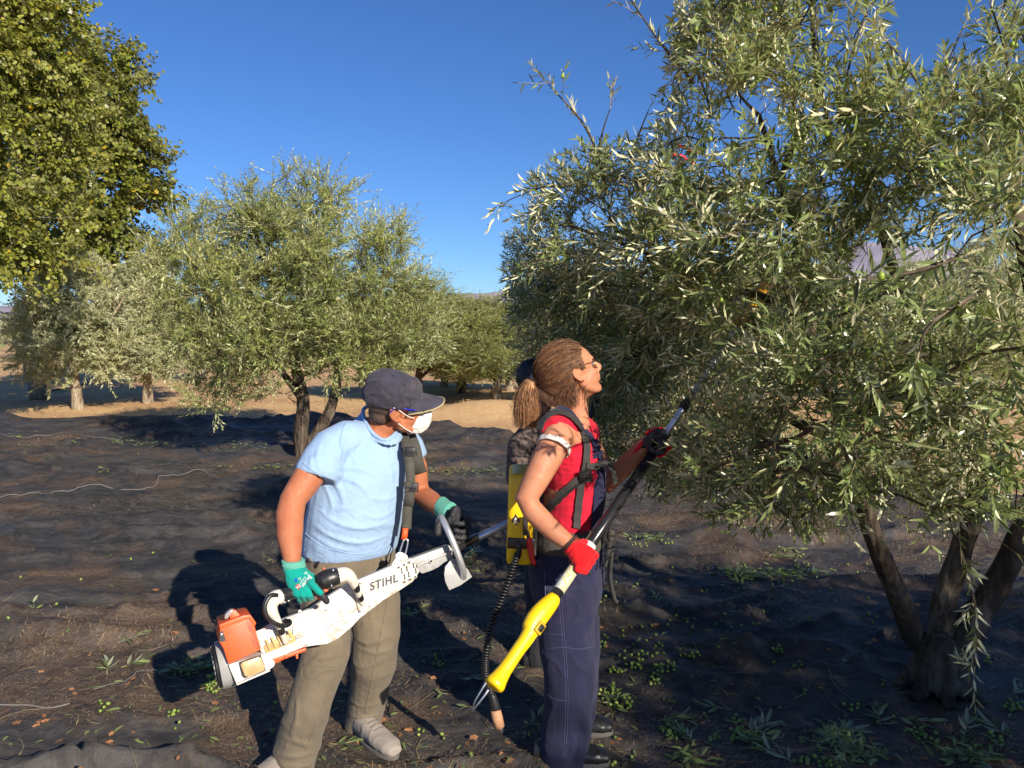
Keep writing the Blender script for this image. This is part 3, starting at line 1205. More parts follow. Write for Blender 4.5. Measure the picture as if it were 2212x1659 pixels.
clR = clump_px([(1440, 90, 3.2, 70, 80, .3), (1500, 160, 3.2, 80, 80, .35), (1600, 130, 3.2, 90, 90, .35), (1690, 60, 3.1, 70, 80, .3), (1820, 60, 3.0, 60, 90, .3), (1840, 240, 2.9, 90, 80, .35), (1480, 300, 3.2, 70, 70, .3), (1230, 400, 3.4, 70, 60, .3), (1260, 520, 3.6, 90, 60, .4),
    (1560, 60, 3.1, 110, 90, .35), (1480, 30, 3.1, 70, 60, .25), (1640, 190, 3.0, 110, 90, .4), (1760, 90, 3.0, 80, 130, .3), (1560, 240, 3.1, 90, 70, .3),
    (1720, 330, 3.0, 130, 90, .4), (1560, 370, 3.0, 110, 80, .4), (1430, 420, 3.2, 100, 80, .4), (1300, 430, 3.3, 90, 70, .3), (1200, 460, 3.4, 80, 60, .3),
    (1180, 540, 3.6, 70, 60, .3), (1330, 540, 3.5, 120, 80, .5), (1500, 520, 3.0, 120, 80, .5), (1660, 500, 2.8, 110, 80, .4), (1800, 450, 2.8, 110, 90, .4),
    (1950, 370, 2.6, 130, 90, .4), (2100, 300, 2.5, 120, 100, .4), (2150, 150, 2.7, 80, 90, .3), (2190, 50, 2.6, 60, 70, .3), (2180, 420, 2.2, 90, 90, .4),
    (2080, 520, 2.2, 110, 80, .4), (1990, 660, 2.2, 100, 80, .4), (2130, 720, 2.0, 100, 100, .3), (2180, 880, 2.0, 90, 90, .3),
    (1780, 650, 2.6, 110, 80, .4), (1640, 660, 2.7, 110, 80, .35), (1520, 680, 3.3, 120, 80, .5), (1370, 660, 3.7, 120, 90, .5), (1230, 640, 3.9, 90, 80, .4),
    (1180, 640, 4.4, 90, 100, .5), (1260, 760, 4.6, 100, 120, .5), (1420, 760, 4.2, 120, 110, .6), (1380, 880, 4.4, 110, 90, .5),
    (1560, 800, 3.3, 90, 80, .3), (1700, 800, 2.6, 120, 80, .4), (1860, 780, 2.4, 110, 80, .4), (2010, 830, 2.3, 110, 80, .3),
    (1560, 900, 2.95, 80, 70, .25), (1660, 930, 2.6, 110, 70, .3), (1810, 930, 2.4, 110, 80, .3), (1960, 950, 2.3, 110, 70, .3), (2100, 980, 2.2, 90, 80, .3),
    (1530, 1020, 2.8, 90, 55, .25), (1640, 1050, 2.7, 90, 60, .25), (1770, 1060, 2.6, 90, 70, .25), (1900, 1060, 2.4, 80, 70, .25), (2040, 1090, 2.4, 90, 70, .25), (2170, 1090, 2.3, 70, 90, .2),
    (1440, 1010, 3.3, 60, 60, .3), (1340, 790, 3.62, 55, 60, .12), (1385, 700, 3.62, 55, 60, .15), (1330, 870, 3.65, 35, 40, .1), (1500, 1060, 2.8, 60, 60, .2), (1600, 1100, 2.7, 70, 50, .2), (1720, 1110, 2.6, 70, 50, .2), (1480, 950, 3.6, 90, 80, .4), (1350, 960, 4.6, 70, 60, .4), (1400, 1000, 4.2, 70, 60, .3), (1180, 720, 5.0, 70, 110, .5), (1300, 660, 5.0, 110, 100, .5), (1330, 800, 5.2, 120, 120, .5), (1150, 560, 4.6, 60, 60, .4), 
    (1600, 760, 4.2, 150, 110, .5), (1750, 700, 4.2, 150, 110, .5), (1900, 760, 4.2, 150, 90, .5), (2080, 700, 4.0, 150, 120, .5), (1680, 1000, 3.6, 130, 70, .4), (1930, 1000, 3.6, 130, 60, .4),
])
extraR = [
    (PP([(1310, 420, 3.25), (1290, 330, 3.2), (1255, 260, 3.2), (1215, 215, 3.2), (1183, 180, 3.2)]), .050, .20),
    (PP([(1290, 360, 3.25), (1300, 290, 3.2), (1318, 235, 3.2)]), .048, .13),
    (PP([(1360, 350, 3.25), (1380, 290, 3.2), (1400, 240, 3.2)]), .048, 0),
    (PP([(1240, 400, 3.3), (1170, 405, 3.3), (1100, 432, 3.3)]), .050, .16),
    (PP([(1500, 180, 3.1), (1440, 110, 3.1), (1390, 40, 3.1), (1350, -20, 3.1)]), .055, .22),
    (PP([(1540, 250, 3.1), (1500, 130, 3.1), (1470, 20, 3.1)]), .055, .22),
    (PP([(1800, 330, 2.9), (1775, 180, 2.9), (1760, 0, 2.9)]), .056, .22),
    (PP([(1810, 260, 2.9), (1840, 120, 2.9), (1870, 30, 2.9)]), .056, .18),
    (PP([(2040, 300, 2.6), (2000, 210, 2.6), (1950, 130, 2.6), (1915, 90, 2.6)]), .055, .14),
    (PP([(2060, 260, 2.6), (2040, 170, 2.6), (2080, 60, 2.6)]), .055, .16),
    (PP([(2190, 240, 2.5), (2170, 110, 2.5), (2140, 10, 2.5)]), .055, .2),
    (PP([(2060, 560, 1.9), (1960, 590, 1.8), (1870, 600, 1.75)]), .062, .14),
    (PP([(2100, 640, 1.8), (2010, 700, 1.75), (1985, 760, 1.7)]), .064, .12),
    (PP([(2040, 1080, 2.5), (2090, 1240, 2.4), (2110, 1340, 2.35), (2105, 1440, 2.35)]), .05, .08),
]
tree_R = build_tree('olive_tree', bR, limbsR, clR, 'large olive tree with three trunks at the right, its crown hanging beside the woman', group='olive trees in the grove',
                    seed=11, density=330, step=.075, kill=.085, infl=.7, shoot_len=(.14, .32), nleaf=20, leaf_len=.056, leaf_w=.165, per_tip=5,
                    trunk_r=.017, tip_r=.0026, extra=extraR, singles=300, fruit=500, avoid=avoid_people, shoot_rad=.0075, droop=.3)

# gnarled foot of the three trunks
g = Geo(); rb = np.random.default_rng(3)
for k in range(7):
    a = k * .9 + rb.uniform(-.2, .2); d_ = Vector((math.cos(a), math.sin(a), 0))
    g.tube(smooth_path([bR + Vector((0, 0, .22)) + d_ * .03, bR + Vector((0, 0, .10)) + d_ * .075, bR + Vector((0, 0, .035)) + d_ * rb.uniform(.14, .20)], 4), [.055] * 3 + [.05] * 3 + [.03] * 3, 8, round_ends=True)
V, N, F = g.remesh(.012, 2); V = cloth(V, N, .02, 14, 17, (1, 1, .5)); obj('trunk_foot', V, F, m_bark, tree_R)

# middle tree
bM = on_net(655, 985); bM.z -= .04
yM = bM.y
limbsM = [
    ([bM, P(650, 930, yM), P(655, 870, yM), P(640, 800, yM), P(620, 700, yM - .2), P(570, 560, yM - .2), P(540, 450, yM)], .115, .02),
    ([bM, P(690, 930, yM), P(715, 880, yM + .1), P(730, 800, yM + .2), P(720, 650, yM), P(680, 480, yM)], .10, .02),
    ([P(655, 870, yM), P(590, 780, yM - .4), P(480, 690, yM - .5), P(430, 600, yM - .5)], .05, .015),
    ([P(730, 800, yM + .2), P(800, 700, yM), P(830, 580, yM)], .05, .015),
]
clM = clump_px([
    (570, 470, yM, 60, 70, .8), (690, 440, yM, 60, 55, .7), (640, 520, yM, 110, 80, 1.2), (450, 510, yM, 75, 60, .9), (830, 530, yM, 55, 70, .8),
    (430, 620, yM - .2, 75, 90, 1.1), (560, 620, yM, 120, 90, 1.5), (720, 600, yM, 110, 90, 1.4), (850, 640, yM, 70, 80, 1.0), (460, 740, yM - .2, 80, 70, 1.1),
    (600, 730, yM - .3, 110, 80, 1.5), (740, 720, yM - .2, 110, 90, 1.4), (870, 730, yM, 70, 70, 1.0), (450, 830, yM - .3, 50, 50, .6), (550, 800, yM - .3, 70, 45, .8), (740, 795, yM - .2, 90, 35, .8), (840, 800, yM, 60, 50, .8),
    (500, 420, yM, 30, 30, .3), (620, 410, yM, 30, 35, .3), (740, 420, yM, 30, 40, .3), (400, 690, yM - .3, 60, 70, .8), (400, 560, yM, 50, 60, .7), (480, 870, yM - .4, 50, 40, .5), (890, 640, yM, 50, 60, .7), (930, 720, yM + .6, 50, 60, .7),
])
tree_M = build_tree('olive_tree', bM, limbsM, clM, 'bushy green olive tree with a forked dark trunk standing on the net behind the man', group='olive trees in the grove',
                    seed=5, density=75, step=.13, kill=.14, infl=1.2, shoot_len=(.22, .50), nleaf=22, leaf_len=.070, leaf_w=.23, per_tip=5, kite=True,
                    trunk_r=.07, tip_r=.005, mat=m_olive_leaf_far, singles=300, fruit=1200, single_me=leaf_me_far, up=.55, shoot_rad=.014, stem_r=.002, droop=.1)

# pale young tree far left, single straight pale trunk
bL = gnd(168, 885, .0); bL.z = float(ground_z(bL.x, bL.y)) - .05
yL = bL.y
limbsL = [([bL, P(166, 850, yL), P(160, 800, yL), P(165, 700, yL), P(180, 620, yL)], .13, .03),
          ([P(160, 800, yL), P(110, 740, yL), P(80, 690, yL)], .05, .02), ([P(165, 760, yL), P(230, 700, yL), P(270, 640, yL)], .05, .02)]
clL = clump_px([(180, 600, yL, 50, 45, .7), (110, 660, yL, 65, 50, .9), (200, 680, yL, 70, 60, 1.1), (70, 710, yL, 45, 45, .7), (150, 750, yL, 90, 50, 1.2), (80, 780, yL, 40, 40, .6), (220, 790, yL, 50, 35, .7), (240, 740, yL, 50, 45, .8), (120, 810, yL, 40, 25, .5)])
tree_L = build_tree('olive_tree', bL, limbsL, clL, 'pale silvery olive tree with one straight light trunk near the wire fence', group='olive trees in the grove',
                    seed=9, density=75, step=.16, kill=.17, infl=1.4, shoot_len=(.25, .5), nleaf=24, leaf_len=.095, leaf_w=.27, per_tip=6, kite=True,
                    trunk_r=.06, tip_r=.007, mat=m_olive_pale, bark=m_bark_pale, up=.4, shoot_rad=.022, stem_r=.003, fruit=400)


def place(src, px, py, rz, s, label, sz=None, z=None):
    p = gnd(px, py); p.z = (float(ground_z(p.x, p.y)) if z is None else z) - .03
    return copy_tree(src, p, rz, s, label, 'olive trees in the grove', sz=sz)


place(tree_L, 320, 872, 2.1, 1.0, 'pale silvery olive tree with a thin leaning trunk, just left of the bushy forked olive')
place(tree_L, 415, 822, 4.0, .62, 'smaller pale olive tree behind the gap between leaning trunk and forked olive')
place(tree_M, 905, 868, 2.4, 1.05, 'olive tree behind the right side of the bushy forked tree, left of the mound', sz=.78)
place(tree_M, 1075, 872, 4.3, .95, 'olive tree with a leaning dark trunk behind the earth mound', sz=.66)
place(tree_M, 995, 850, 1.2, 1.0, 'olive tree farther back between the mound trees, crown cut by the wooded hill', sz=.54)
place(tree_L, 960, 838, 1.9, 1.0, 'low pale olive tree filling the gap left of the earth mound', sz=.72)
place(tree_L, 1100, 846, .4, 1.0, 'low pale olive tree at the right end of the earth mound', sz=.72)
place(tree_M, 1490, 900, 3.3, 1.0, 'dark olive tree in the shade beyond the gloved hand of the woman', sz=.85)
place(tree_M, 1960, 862, .5, 1.0, 'sunlit olive tree seen through the branches of the large right hand tree', sz=.9)
place(tree_L, 2150, 880, 1.5, 1.15, 'pale olive tree glimpsed through the leaves near the right edge')
place(tree_L, 1660, 845, 2.5, 1.3, 'pale olive tree glimpsed behind the middle of the large right hand crown')
# trees beside and behind the photographer, whose shade lies over the right foreground
copy_tree(tree_M, Vector((4.65, -.75, 0)), 1.0, 1.1, 'olive tree outside the picture to the right, its shade over the net', 'olive trees in the grove', sz=.83)

# ------------------------------------------------------------------ tall poplars on the left
m_pbark = mat_bark('poplar_bark', (0.08, 0.07, 0.05), (0.2, 0.17, 0.13), (0.34, 0.3, 0.24), 6)
def gap_p(p):
    return noise3(p * 1.15 + 3.0, 6) < .33


bP = Vector((-9.2, 12.5, 0)); yP = 12.5
limbsP = [([bP, bP + Vector((.05, 0, 1.5)), bP + Vector((0, .1, 3.5)), bP + Vector((-.1, 0, 6)), bP + Vector((.1, 0, 9.5))], .24, .04)]
clP = clump_px([(0, 60, yP, 110, 80, 1.2), (60, 150, yP, 90, 90, 1.3), (0, 220, yP, 110, 90, 1.4), (85, 290, yP, 70, 80, 1.2), (20, 370, yP, 100, 80, 1.4), (60, 450, yP - .6, 90, 60, 1.2), (20, 540, yP - .8, 80, 50, 1.0), (120, 560, yP, 40, 35, .6), (120, 20, yP, 60, 35, .8), (-120, 100, yP, 120, 120, 1.5), (-150, 320, yP, 120, 140, 1.5), (-120, 500, yP, 110, 70, 1.3), (20, -60, yP, 120, 60, 1.2)])
tree_P = build_tree('poplar_tree', bP, limbsP, clP, 'tall leafy poplar at the left edge, nearer and larger leaved of the two', 'tree', 'poplars on the left',
                    seed=21, density=38, step=.22, kill=.22, infl=2.2, shoot_len=(.35, .75), nleaf=22, leaf_len=.078, leaf_w=1.0, per_tip=5,
                    trunk_r=.12, tip_r=.006, mat=m_plane_leaf, bark=m_pbark, kind='poplar', avoid=gap_p, up=.25, shoot_rad=.03, stem_r=.004, singles=300, single_me=leaf_me_pop, droop=.4)
bQ = Vector((-11.6, 19.5, 0)); yQ = 19.5
limbsQ = [([bQ, bQ + Vector((0, 0, 2)), bQ + Vector((.2, 0, 5)), bQ + Vector((.7, 0, 8)), P(265, 110, yQ)], .24, .02)]
clQ = clump_px([(265, 150, yQ, 32, 50, .8), (215, 170, yQ, 35, 50, .8), (250, 240, yQ, 60, 55, 1.3), (190, 290, yQ, 60, 60, 1.3), (275, 330, yQ, 55, 60, 1.4), (210, 400, yQ, 75, 60, 1.6), (300, 430, yQ, 55, 50, 1.3), (240, 500, yQ, 80, 60, 1.6), (305, 540, yQ, 50, 55, 1.1), (160, 480, yQ, 70, 70, 1.5), (230, 580, yQ, 70, 40, 1.2), (310, 610, yQ, 30, 30, .7), (120, 380, yQ, 60, 70, 1.4), (90, 560, yQ, 60, 50, 1.2)])
tree_Q = build_tree('poplar_tree', bQ, limbsQ, clQ, 'tall dark green poplar with a pointed top, behind the nearer poplar', 'tree', 'poplars on the left',
                    seed=22, density=26, step=.26, kill=.27, infl=2.4, shoot_len=(.4, .8), nleaf=20, leaf_len=.115, leaf_w=1.0, per_tip=5,
                    trunk_r=.14, tip_r=.008, mat=m_poplar2, bark=m_pbark, kind='poplar', avoid=gap_p, up=.5, shoot_rad=.045, stem_r=.005, droop=.2, outward=.3)

# far trees on the hill: one mass
r_ = np.random.default_rng(31)
hp = []
for gx in np.arange(-300, 150, 7.5):
    for gy in np.arange(300, 500, 11.0):
        x = gx + r_.normal(0, .9); y = gy + r_.normal(0, .9)
        if r_.random() < .16:
            continue
        hp.append((x, y, float(hill_z(x, y)) + .3))
hp = np.array(hp)
vis = (np.abs(hp[:, 0]) / hp[:, 1] < .7)
hp = hp[vis]
Mh = rand_rot(len(hp), r_) * r_.uniform(1.1, 1.9, len(hp))[:, None, None]
Vh, Fh = many(ICO2[0], ICO2[1], Mh, hp)
Vh = Vh + (noise3(Vh * .9, 3)[:, None] - .5) * .9
m_hilltree = mat_simple('hill_foliage', (0.16, 0.18, 0.085), 1.0, var=.35, scale=.8, bumps=0, spec=.05)
o = link('hill_grove', make_mesh('hill_grove', Vh, Fh, m_hilltree)); tag(o, 'dotted olive trees over the far hillside', 'grove', kind='stuff')
# row of bushes along the foot of the hill so that the horizon is closed
hb = []
for k in range(260):
    a = r_.uniform(-.75, .75); y = r_.uniform(45, 150)
    hb.append((a * y, y, .9))
hb = np.array(hb)
Mh = rand_rot(len(hb), r_) * r_.uniform(1.0, 1.9, len(hb))[:, None, None]
# each far tree is a cloud of small leaf tufts
q = r_.normal(size=(len(hb) * 120, 3)); q = unit(q) * (r_.random(len(q)) ** .33)[:, None]
ctr = np.repeat(hb, 120, 0) + q * np.array([2.0, 2.0, 1.35]) + np.array([0, 0, .9])
Mt = rand_rot(len(ctr), r_) * r_.uniform(.3, .55, len(ctr))[:, None, None]
Mt[:, :, 1] *= 1.0
V, F = leaf_mesh(Mt, ctr, KT * np.array([1, .5, 1]), KF3, KF4)
m_fart = mat_leaf('far_foliage', (0.19, 0.21, 0.10), (0.30, 0.31, 0.18), transl=.2)
o = link('distant_grove', make_mesh('distant_grove', V, F, m_fart)); tag(o, 'rows of olive trees far back in the grove below the hill', 'grove', kind='stuff')
# ------------------------------------------------------------------ people
m_skin_man = mat_skin('skin_man', (0.47, 0.185, 0.095), (0.36, 0.12, 0.06))
m_skin_woman = mat_skin('skin_woman', (0.53, 0.25, 0.145), (0.43, 0.18, 0.10))
m_skin_dark = mat_skin('skin_third', (0.30, 0.15, 0.09), (0.24, 0.11, 0.06))
m_tee = mat_cloth('pale_blue_cotton', (0.30, 0.44, 0.645), var=0.07, wr=20, wrs=0.55)
m_pants = mat_cloth('khaki_twill', (0.165, 0.132, 0.092), var=0.14, dirt=(0.26, 0.21, 0.15), dirt_amt=.45, wr=15, wrs=.6)
m_cap = mat_cloth('washed_navy_cap', (0.050, 0.048, 0.068), var=.3, dirt=(0.15, 0.125, 0.11), dirt_amt=.7, wr=24, wrs=.3)
m_redtee = mat_cloth('red_cotton', (0.56, 0.012, 0.035), var=0.1, wr=18, wrs=.3)
m_navy = mat_cloth('navy_workwear', (0.019, 0.020, 0.052), var=0.15, dirt=(0.055, 0.055, 0.10), dirt_amt=.5, wr=12, wrs=.4)
m_strap = mat_simple('grey_webbing', (0.062, 0.058, 0.048), 0.85, var=.2, scale=50, bumps=.3, bscale=500, dirt=(.12, .1, .075), dirt_amt=.5)
m_strapb = mat_simple('black_webbing', (0.032, 0.031, 0.030), 0.8, var=.2, scale=50, bumps=.3, bscale=500, dirt=(.08, .07, .06), dirt_amt=.4)
m_black = mat_simple('black_plastic', (0.016, 0.016, 0.018), 0.38, var=.2, bumps=.1, dirt=(.09, .08, .07), dirt_amt=.35)
m_hair = mat_simple('brown_hair', (0.155, 0.072, 0.036), 0.6, var=.45, scale=60, bumps=.2, bscale=200)
m_hair2 = mat_simple('light_brown_hair', (0.40, 0.20, 0.085), 0.6, var=.4, scale=60, bumps=.2, bscale=200)
m_hair3 = mat_simple('black_hair', (0.012, 0.010, 0.010), 0.55, var=.4, scale=60, bumps=.6, bscale=200)
m_stub = mat_simple('cropped_hair', (0.09, 0.055, 0.04), 0.9, var=.4, scale=300, bumps=.6, bscale=900)
m_green_glove = mat_cloth('green_knit_glove', (0.004, 0.30, 0.24), var=.12, wr=60, wrs=.15)
m_green_cuff = mat_cloth('pale_green_cuff', (0.10, 0.35, 0.27), var=.12, wr=80, wrs=.2)
m_coat = mat_simple('black_glove_coating', (0.022, 0.022, 0.026), 0.6, var=.3, bumps=.4, bscale=500)
m_red_glove = mat_cloth('red_knit_glove', (0.66, 0.010, 0.016), var=.1, wr=60, wrs=.15)
m_mask = mat_simple('white_mask_felt', (0.80, 0.78, 0.74), 0.9, var=.03, bumps=.15, bscale=200)
m_white = mat_simple('white_cord', (0.75, 0.73, 0.7), 0.8, var=.05, bumps=0)
m_blue = mat_simple('blue_plastic', (0.012, 0.018, 0.30), 0.35, bumps=0)
m_chrome = mat_simple('zinc_steel', (0.55, 0.55, 0.56), 0.32, metal=1.0, var=.1, bumps=.05)
m_alu = mat_simple('aluminium_tube', (0.62, 0.64, 0.67), 0.38, metal=.7, var=.06, bumps=.04)
m_orange = mat_simple('orange_plastic', (0.80, 0.095, 0.012), 0.45, var=.08, bumps=.1, dirt=(.30, .10, .04), dirt_amt=.35, dscale=16)
m_eye = mat_simple('eye_white', (0.7, 0.68, 0.65), 0.2, bumps=0)
m_lens = mat_simple('dark_lens', (0.02, 0.013, 0.011), 0.08, bumps=0, spec=.8)
_t = m_lens.node_tree; _o = [n for n in _t.nodes if n.type == 'OUTPUT_MATERIAL'][0]; _b = [n for n in _t.nodes if n.type == 'BSDF_PRINCIPLED'][0]
_tr = _t.nodes.new('ShaderNodeBsdfTransparent'); _tr.inputs[0].default_value = (.75, .62, .55, 1); _m = _t.nodes.new('ShaderNodeMixShader'); _m.inputs[0].default_value = .3
_t.links.new(_b.outputs[0], _m.inputs[1]); _t.links.new(_tr.outputs[0], _m.inputs[2]); _t.links.new(_m.outputs[0], _o.inputs[0])
m_grey_shoe = mat_cloth('dusty_grey_shoe', (0.30, 0.26, 0.225), var=.15, dirt=(.36, .30, .23), dirt_amt=.5)
m_purple = mat_cloth('purple_vest', (0.13, 0.045, 0.22), var=.1)
m_pattern, t, b = nt('patterned_sleeve')
n_ = noise(t, 28, 3, .6, coords(t), 1.5)
t.links.new(ramp(t, n_, [(.46, (.035, .03, .032)), (.54, (.15, .105, .09))]), b.inputs['Base Color']); b.inputs['Roughness'].default_value = .9


def head_matrix(c, fwd, up):
    """local x = face forward, z = crown, y = the person's left"""
    f = Vector(fwd).normalized(); u = Vector(up); u = (u - f * u.dot(f)).normalized(); l = u.cross(f)
    m = Matrix((f, l, u)).transposed().to_4x4(); m.translation = Vector(c)
    return m


def add_head(g, m, s=1.0, jaw=1.0, nose=1.0, lips=1.0):
    r3 = m.to_3x3()
    L = lambda x, y, z: m @ Vector((x * s, y * s, z * s))
    E = lambda c, rx, ry, rz, rot=None: g.ell(L(*c), rx * s, ry * s, rz * s, r3 @ rot if rot is not None else r3, 18, 12)
    ry_ = lambda a: Matrix.Rotation(R(a), 3, 'Y')
    E((-.012, 0, .038), .097, .075, .085)
    E((.030, 0, .030), .062, .064, .070)
    E((.040, 0, -.030), .050, .055, .070)          # face
    E((.030, 0, -.068), .052, .050 * jaw, .042)    # jaw
    E((.066, 0, -.090), .021, .025, .019)          # chin
    E((.030, 0, -.045), .058, .060, .052)
    for sgn in (1, -1):
        E((.056, .030 * sgn, -.022), .028, .024, .024)      # cheek
        g.tube([L(-.004, .056 * sgn * jaw, -.030), L(.010, .052 * sgn * jaw, -.060), L(.042, .038 * sgn * jaw, -.084), L(.064, .014 * sgn, -.092)], [.015 * s, .017 * s, .018 * s, .018 * s], 10, round_ends=True)
        E((.078, .024 * sgn, .030), .014, .022, .008)     # brow
    # nose
    g.tube([L(.084, 0, .022), L(.096, 0, .004), L(.112 * (.9 + .1 * nose), 0, -.018), L(.108, 0, -.026)], [.008 * s, .009 * s, .0115 * s, .010 * s], 10, round_ends=True)
    for sgn in (1, -1):
        E((.096, .010 * sgn, -.028), .011, .008, .007)
    # lips
    E((.090, 0, -.050), .009 * lips, .020, .0048, ry_(-15)); E((.087, 0, -.062), .009 * lips, .018, .0055, ry_(20))
    E((.074, 0, -.052), .016, .026, .018)
    # ears
    for sgn in (1, -1):
        ear = [(.006, .073, .026), (-.004, .079, .036), (-.020, .084, .034), (-.030, .086, .018), (-.030, .085, -.002), (-.020, .082, -.018), (-.008, .077, -.030), (.002, .074, -.030)]
        g.tube([L(x, y * sgn, z) for x, y, z in ear], [v * s for v in (.0035, .0045, .005, .005, .0048, .0048, .0062, .0045)], 8, round_ends=True)
        E((-.010, .073 * sgn, .004), .020, .004, .028)
        g.tube([L(-.010, .079 * sgn, .022), L(-.018, .081 * sgn, .008), L(-.012, .080 * sgn, -.008)], [.0035 * s] * 3, 6, round_ends=True)
        E((.001, .075 * sgn, -.004), .005, .005, .009)


def finger(g, pts, r0, r1):
    g.tube(pts, [r0 + (r1 - r0) * i / (len(pts) - 1) for i in range(len(pts))], 8, round_ends=True)


def rings_px(lst, facing):
    """lst of (px, py, Y, half width m, half depth m); facing: unit vector of the front"""
    f = Vector(facing).normalized(); w = Vector((0, 0, 1)).cross(f).normalized()
    out = []
    for px, py, Y, hw, hd in lst:
        out.append((P(px, py, Y), w * hw, f * hd))
    return out


def folds(g, S, paths, r=.008, sink=.45):
    for pxs in paths:
        rr = r
        if isinstance(pxs[0], (int, float)):
            rr = pxs[0]; pxs = pxs[1:]
        pp, nn = S.path(pxs, 0, 5)
        if len(pp) < 3:
            continue
        n = len(pp)
        sink_ = sink * .7
        g.tube([p - q * rr * sink_ for p, q in zip(pp, nn)], [rr * (0.35 + .65 * math.sin(math.pi * (i + .5) / n)) for i in range(n)], 7, round_ends=True)


def seam(S, pxs, mat, parent, r=.0014, name='seam', off=.0006):
    pp, nn = S.path(pxs, off, 6)
    if len(pp) > 2:
        g = Geo().tube(pp, r, 5); return g.obj(name, mat, parent)


def strap_on(S, pxs, w, mat, parent, name='strap', off=.004, th=.0018):
    pp, nn = S.path(pxs, off, 6)
    g = Geo().ribbon(pp, nn, w, th)
    return g.shade_auto(g.obj(name, mat, parent), 40)


# ============================================================ the man
man = empty('person', on_net(720, 1640), 'man in pale blue t-shirt, navy cap and white mask holding the orange and white shaker', 'person', 'harvesters')
fm = Vector((.55, -.84, 0))           # where his chest faces
# joints
hipR, kneeR, ankR = P(715, 1235, 2.95), P(704, 1415, 2.78), P(632, 1640, 2.80)
hipL, kneeL, ankL = P(795, 1235, 3.06), P(812, 1400, 3.00), P(786, 1555, 3.12)
shR, elR, wrR = P(706, 972, 2.87), P(633, 1080, 2.74), P(632, 1212, 2.62)
shL, elL, wrL = P(872, 962, 3.18), P(905, 1062, 3.22), P(962, 1105, 3.05)
hm = head_matrix(P(856, 876, 2.97), Vector((.95, .22, .06)), Vector((-.03, -.36, .93)))
g = Geo()
add_head(g, hm, 1.0)
g.tube([P(845, 895, 3.0), P(822, 925, 3.01), P(800, 965, 3.01)], [.062, .064, .075], 14, round_ends=True)
g.loft(rings_px([(795, 925, 3.0, .10, .07), (790, 960, 2.99, .165, .095), (782, 1010, 2.98, .165, .115), (772, 1100, 2.99, .155, .12), (760, 1200, 3.0, .155, .115), (757, 1260, 3.0, .13, .10)], fm), 18)
g.tube([P(760, 950, 2.95), shR, P(673, 1020, 2.81), P(645, 1062, 2.76), elR, P(626, 1112, 2.715), P(626, 1160, 2.67), P(631, 1208, 2.622)], [.06, .062, .056, .050, .047, .049, .044, .030], 14, round_ends=True)
g.tube([P(860, 955, 3.08), shL, P(897, 1010, 3.20), elL, P(930, 1082, 3.15), wrL], [.06, .06, .05, .044, .042, .03], 14, round_ends=True)
g.tube([hipR, kneeR, ankR, ankR + Vector((0, -.02, -.06))], [.08, .055, .04, .04], 12, round_ends=True)
g.tube([hipL, kneeL, ankL, ankL + Vector((0, -.02, -.05))], [.08, .055, .04, .04], 12, round_ends=True)
V, N, F = g.remesh(.0055, 4, .45)
body = obj('body', V, F, m_skin_man, man)
Sb_man = Surf(V, F)
# short cropped hair round the back of the head
g = Geo(); r3 = hm.to_3x3()
g.ell(hm @ Vector((-.030, 0, .030)), .084, .0745, .066, r3, 20, 12)
g.ell(hm @ Vector((-.055, 0, -.022)), .050, .060, .045, r3, 16, 10)
V, N, F = g.remesh(.004, 3); V = cloth(V, N, .002, 300, 3)
obj('hair', V, F, m_stub, man)
# stubble beard is skin-coloured hair on the jaw
# eyes
for s_ in (1, -1):
    e = Geo().ell(hm @ Vector((.074, .030 * s_, .006)), .012, .012, .012, r3, 12, 8).obj('eye', m_eye, man)
    Geo().ell(hm @ Vector((.084, .030 * s_, .006)), .004, .006, .006, r3, 10, 6).obj('iris', m_black, e)

# t-shirt
NK = [P(*q) for q in ((783, 884, 3.06), (787, 907, 2.99), (802, 934, 2.925), (828, 952, 2.895), (846, 945, 2.92), (861, 928, 2.99), (866, 905, 3.07), (845, 885, 3.13), (808, 872, 3.13))]
nk0 = sum(NK, Vector()) / len(NK)
def man_shirt_base(gr=0.0):
    g = Geo()
    g.loft([(nk0, (NK[6] - NK[0]) * .47, (NK[3] - NK[8]) * .47), (nk0.lerp(P(818, 930, 3.0), .5), (NK[6] - NK[0]) * .52, (NK[3] - NK[8]) * .50),
            (P(814, 936, 3.00), Vector((.108, .075, -.005)), Vector((.045, -.072, -.02)))] +
           rings_px([(801, 960, 2.99, .155, .096), (791, 992, 2.98, .178, .118), (781, 1030, 2.97, .182, .135), (772, 1075, 2.97, .184, .150), (766, 1120, 2.97, .186, .158),
                     (761, 1155, 2.98, .187, .155), (757, 1184, 2.99, .184, .150), (755, 1193, 2.99, .178, .143)], fm), 26)
    # sleeves
    g.tube([P(795, 950, 2.99), P(750, 950, 2.93), P(716, 970, 2.88), P(699, 996, 2.85), P(687, 1022, 2.82), P(684, 1031, 2.815)], [.070, .074, .078, .081, .083, .079], 20)
    g.tube([P(840, 950, 3.07), P(866, 952, 3.16), P(880, 968, 3.19), P(888, 990, 3.20)], [.07, .072, .070, .068], 18)
    return g


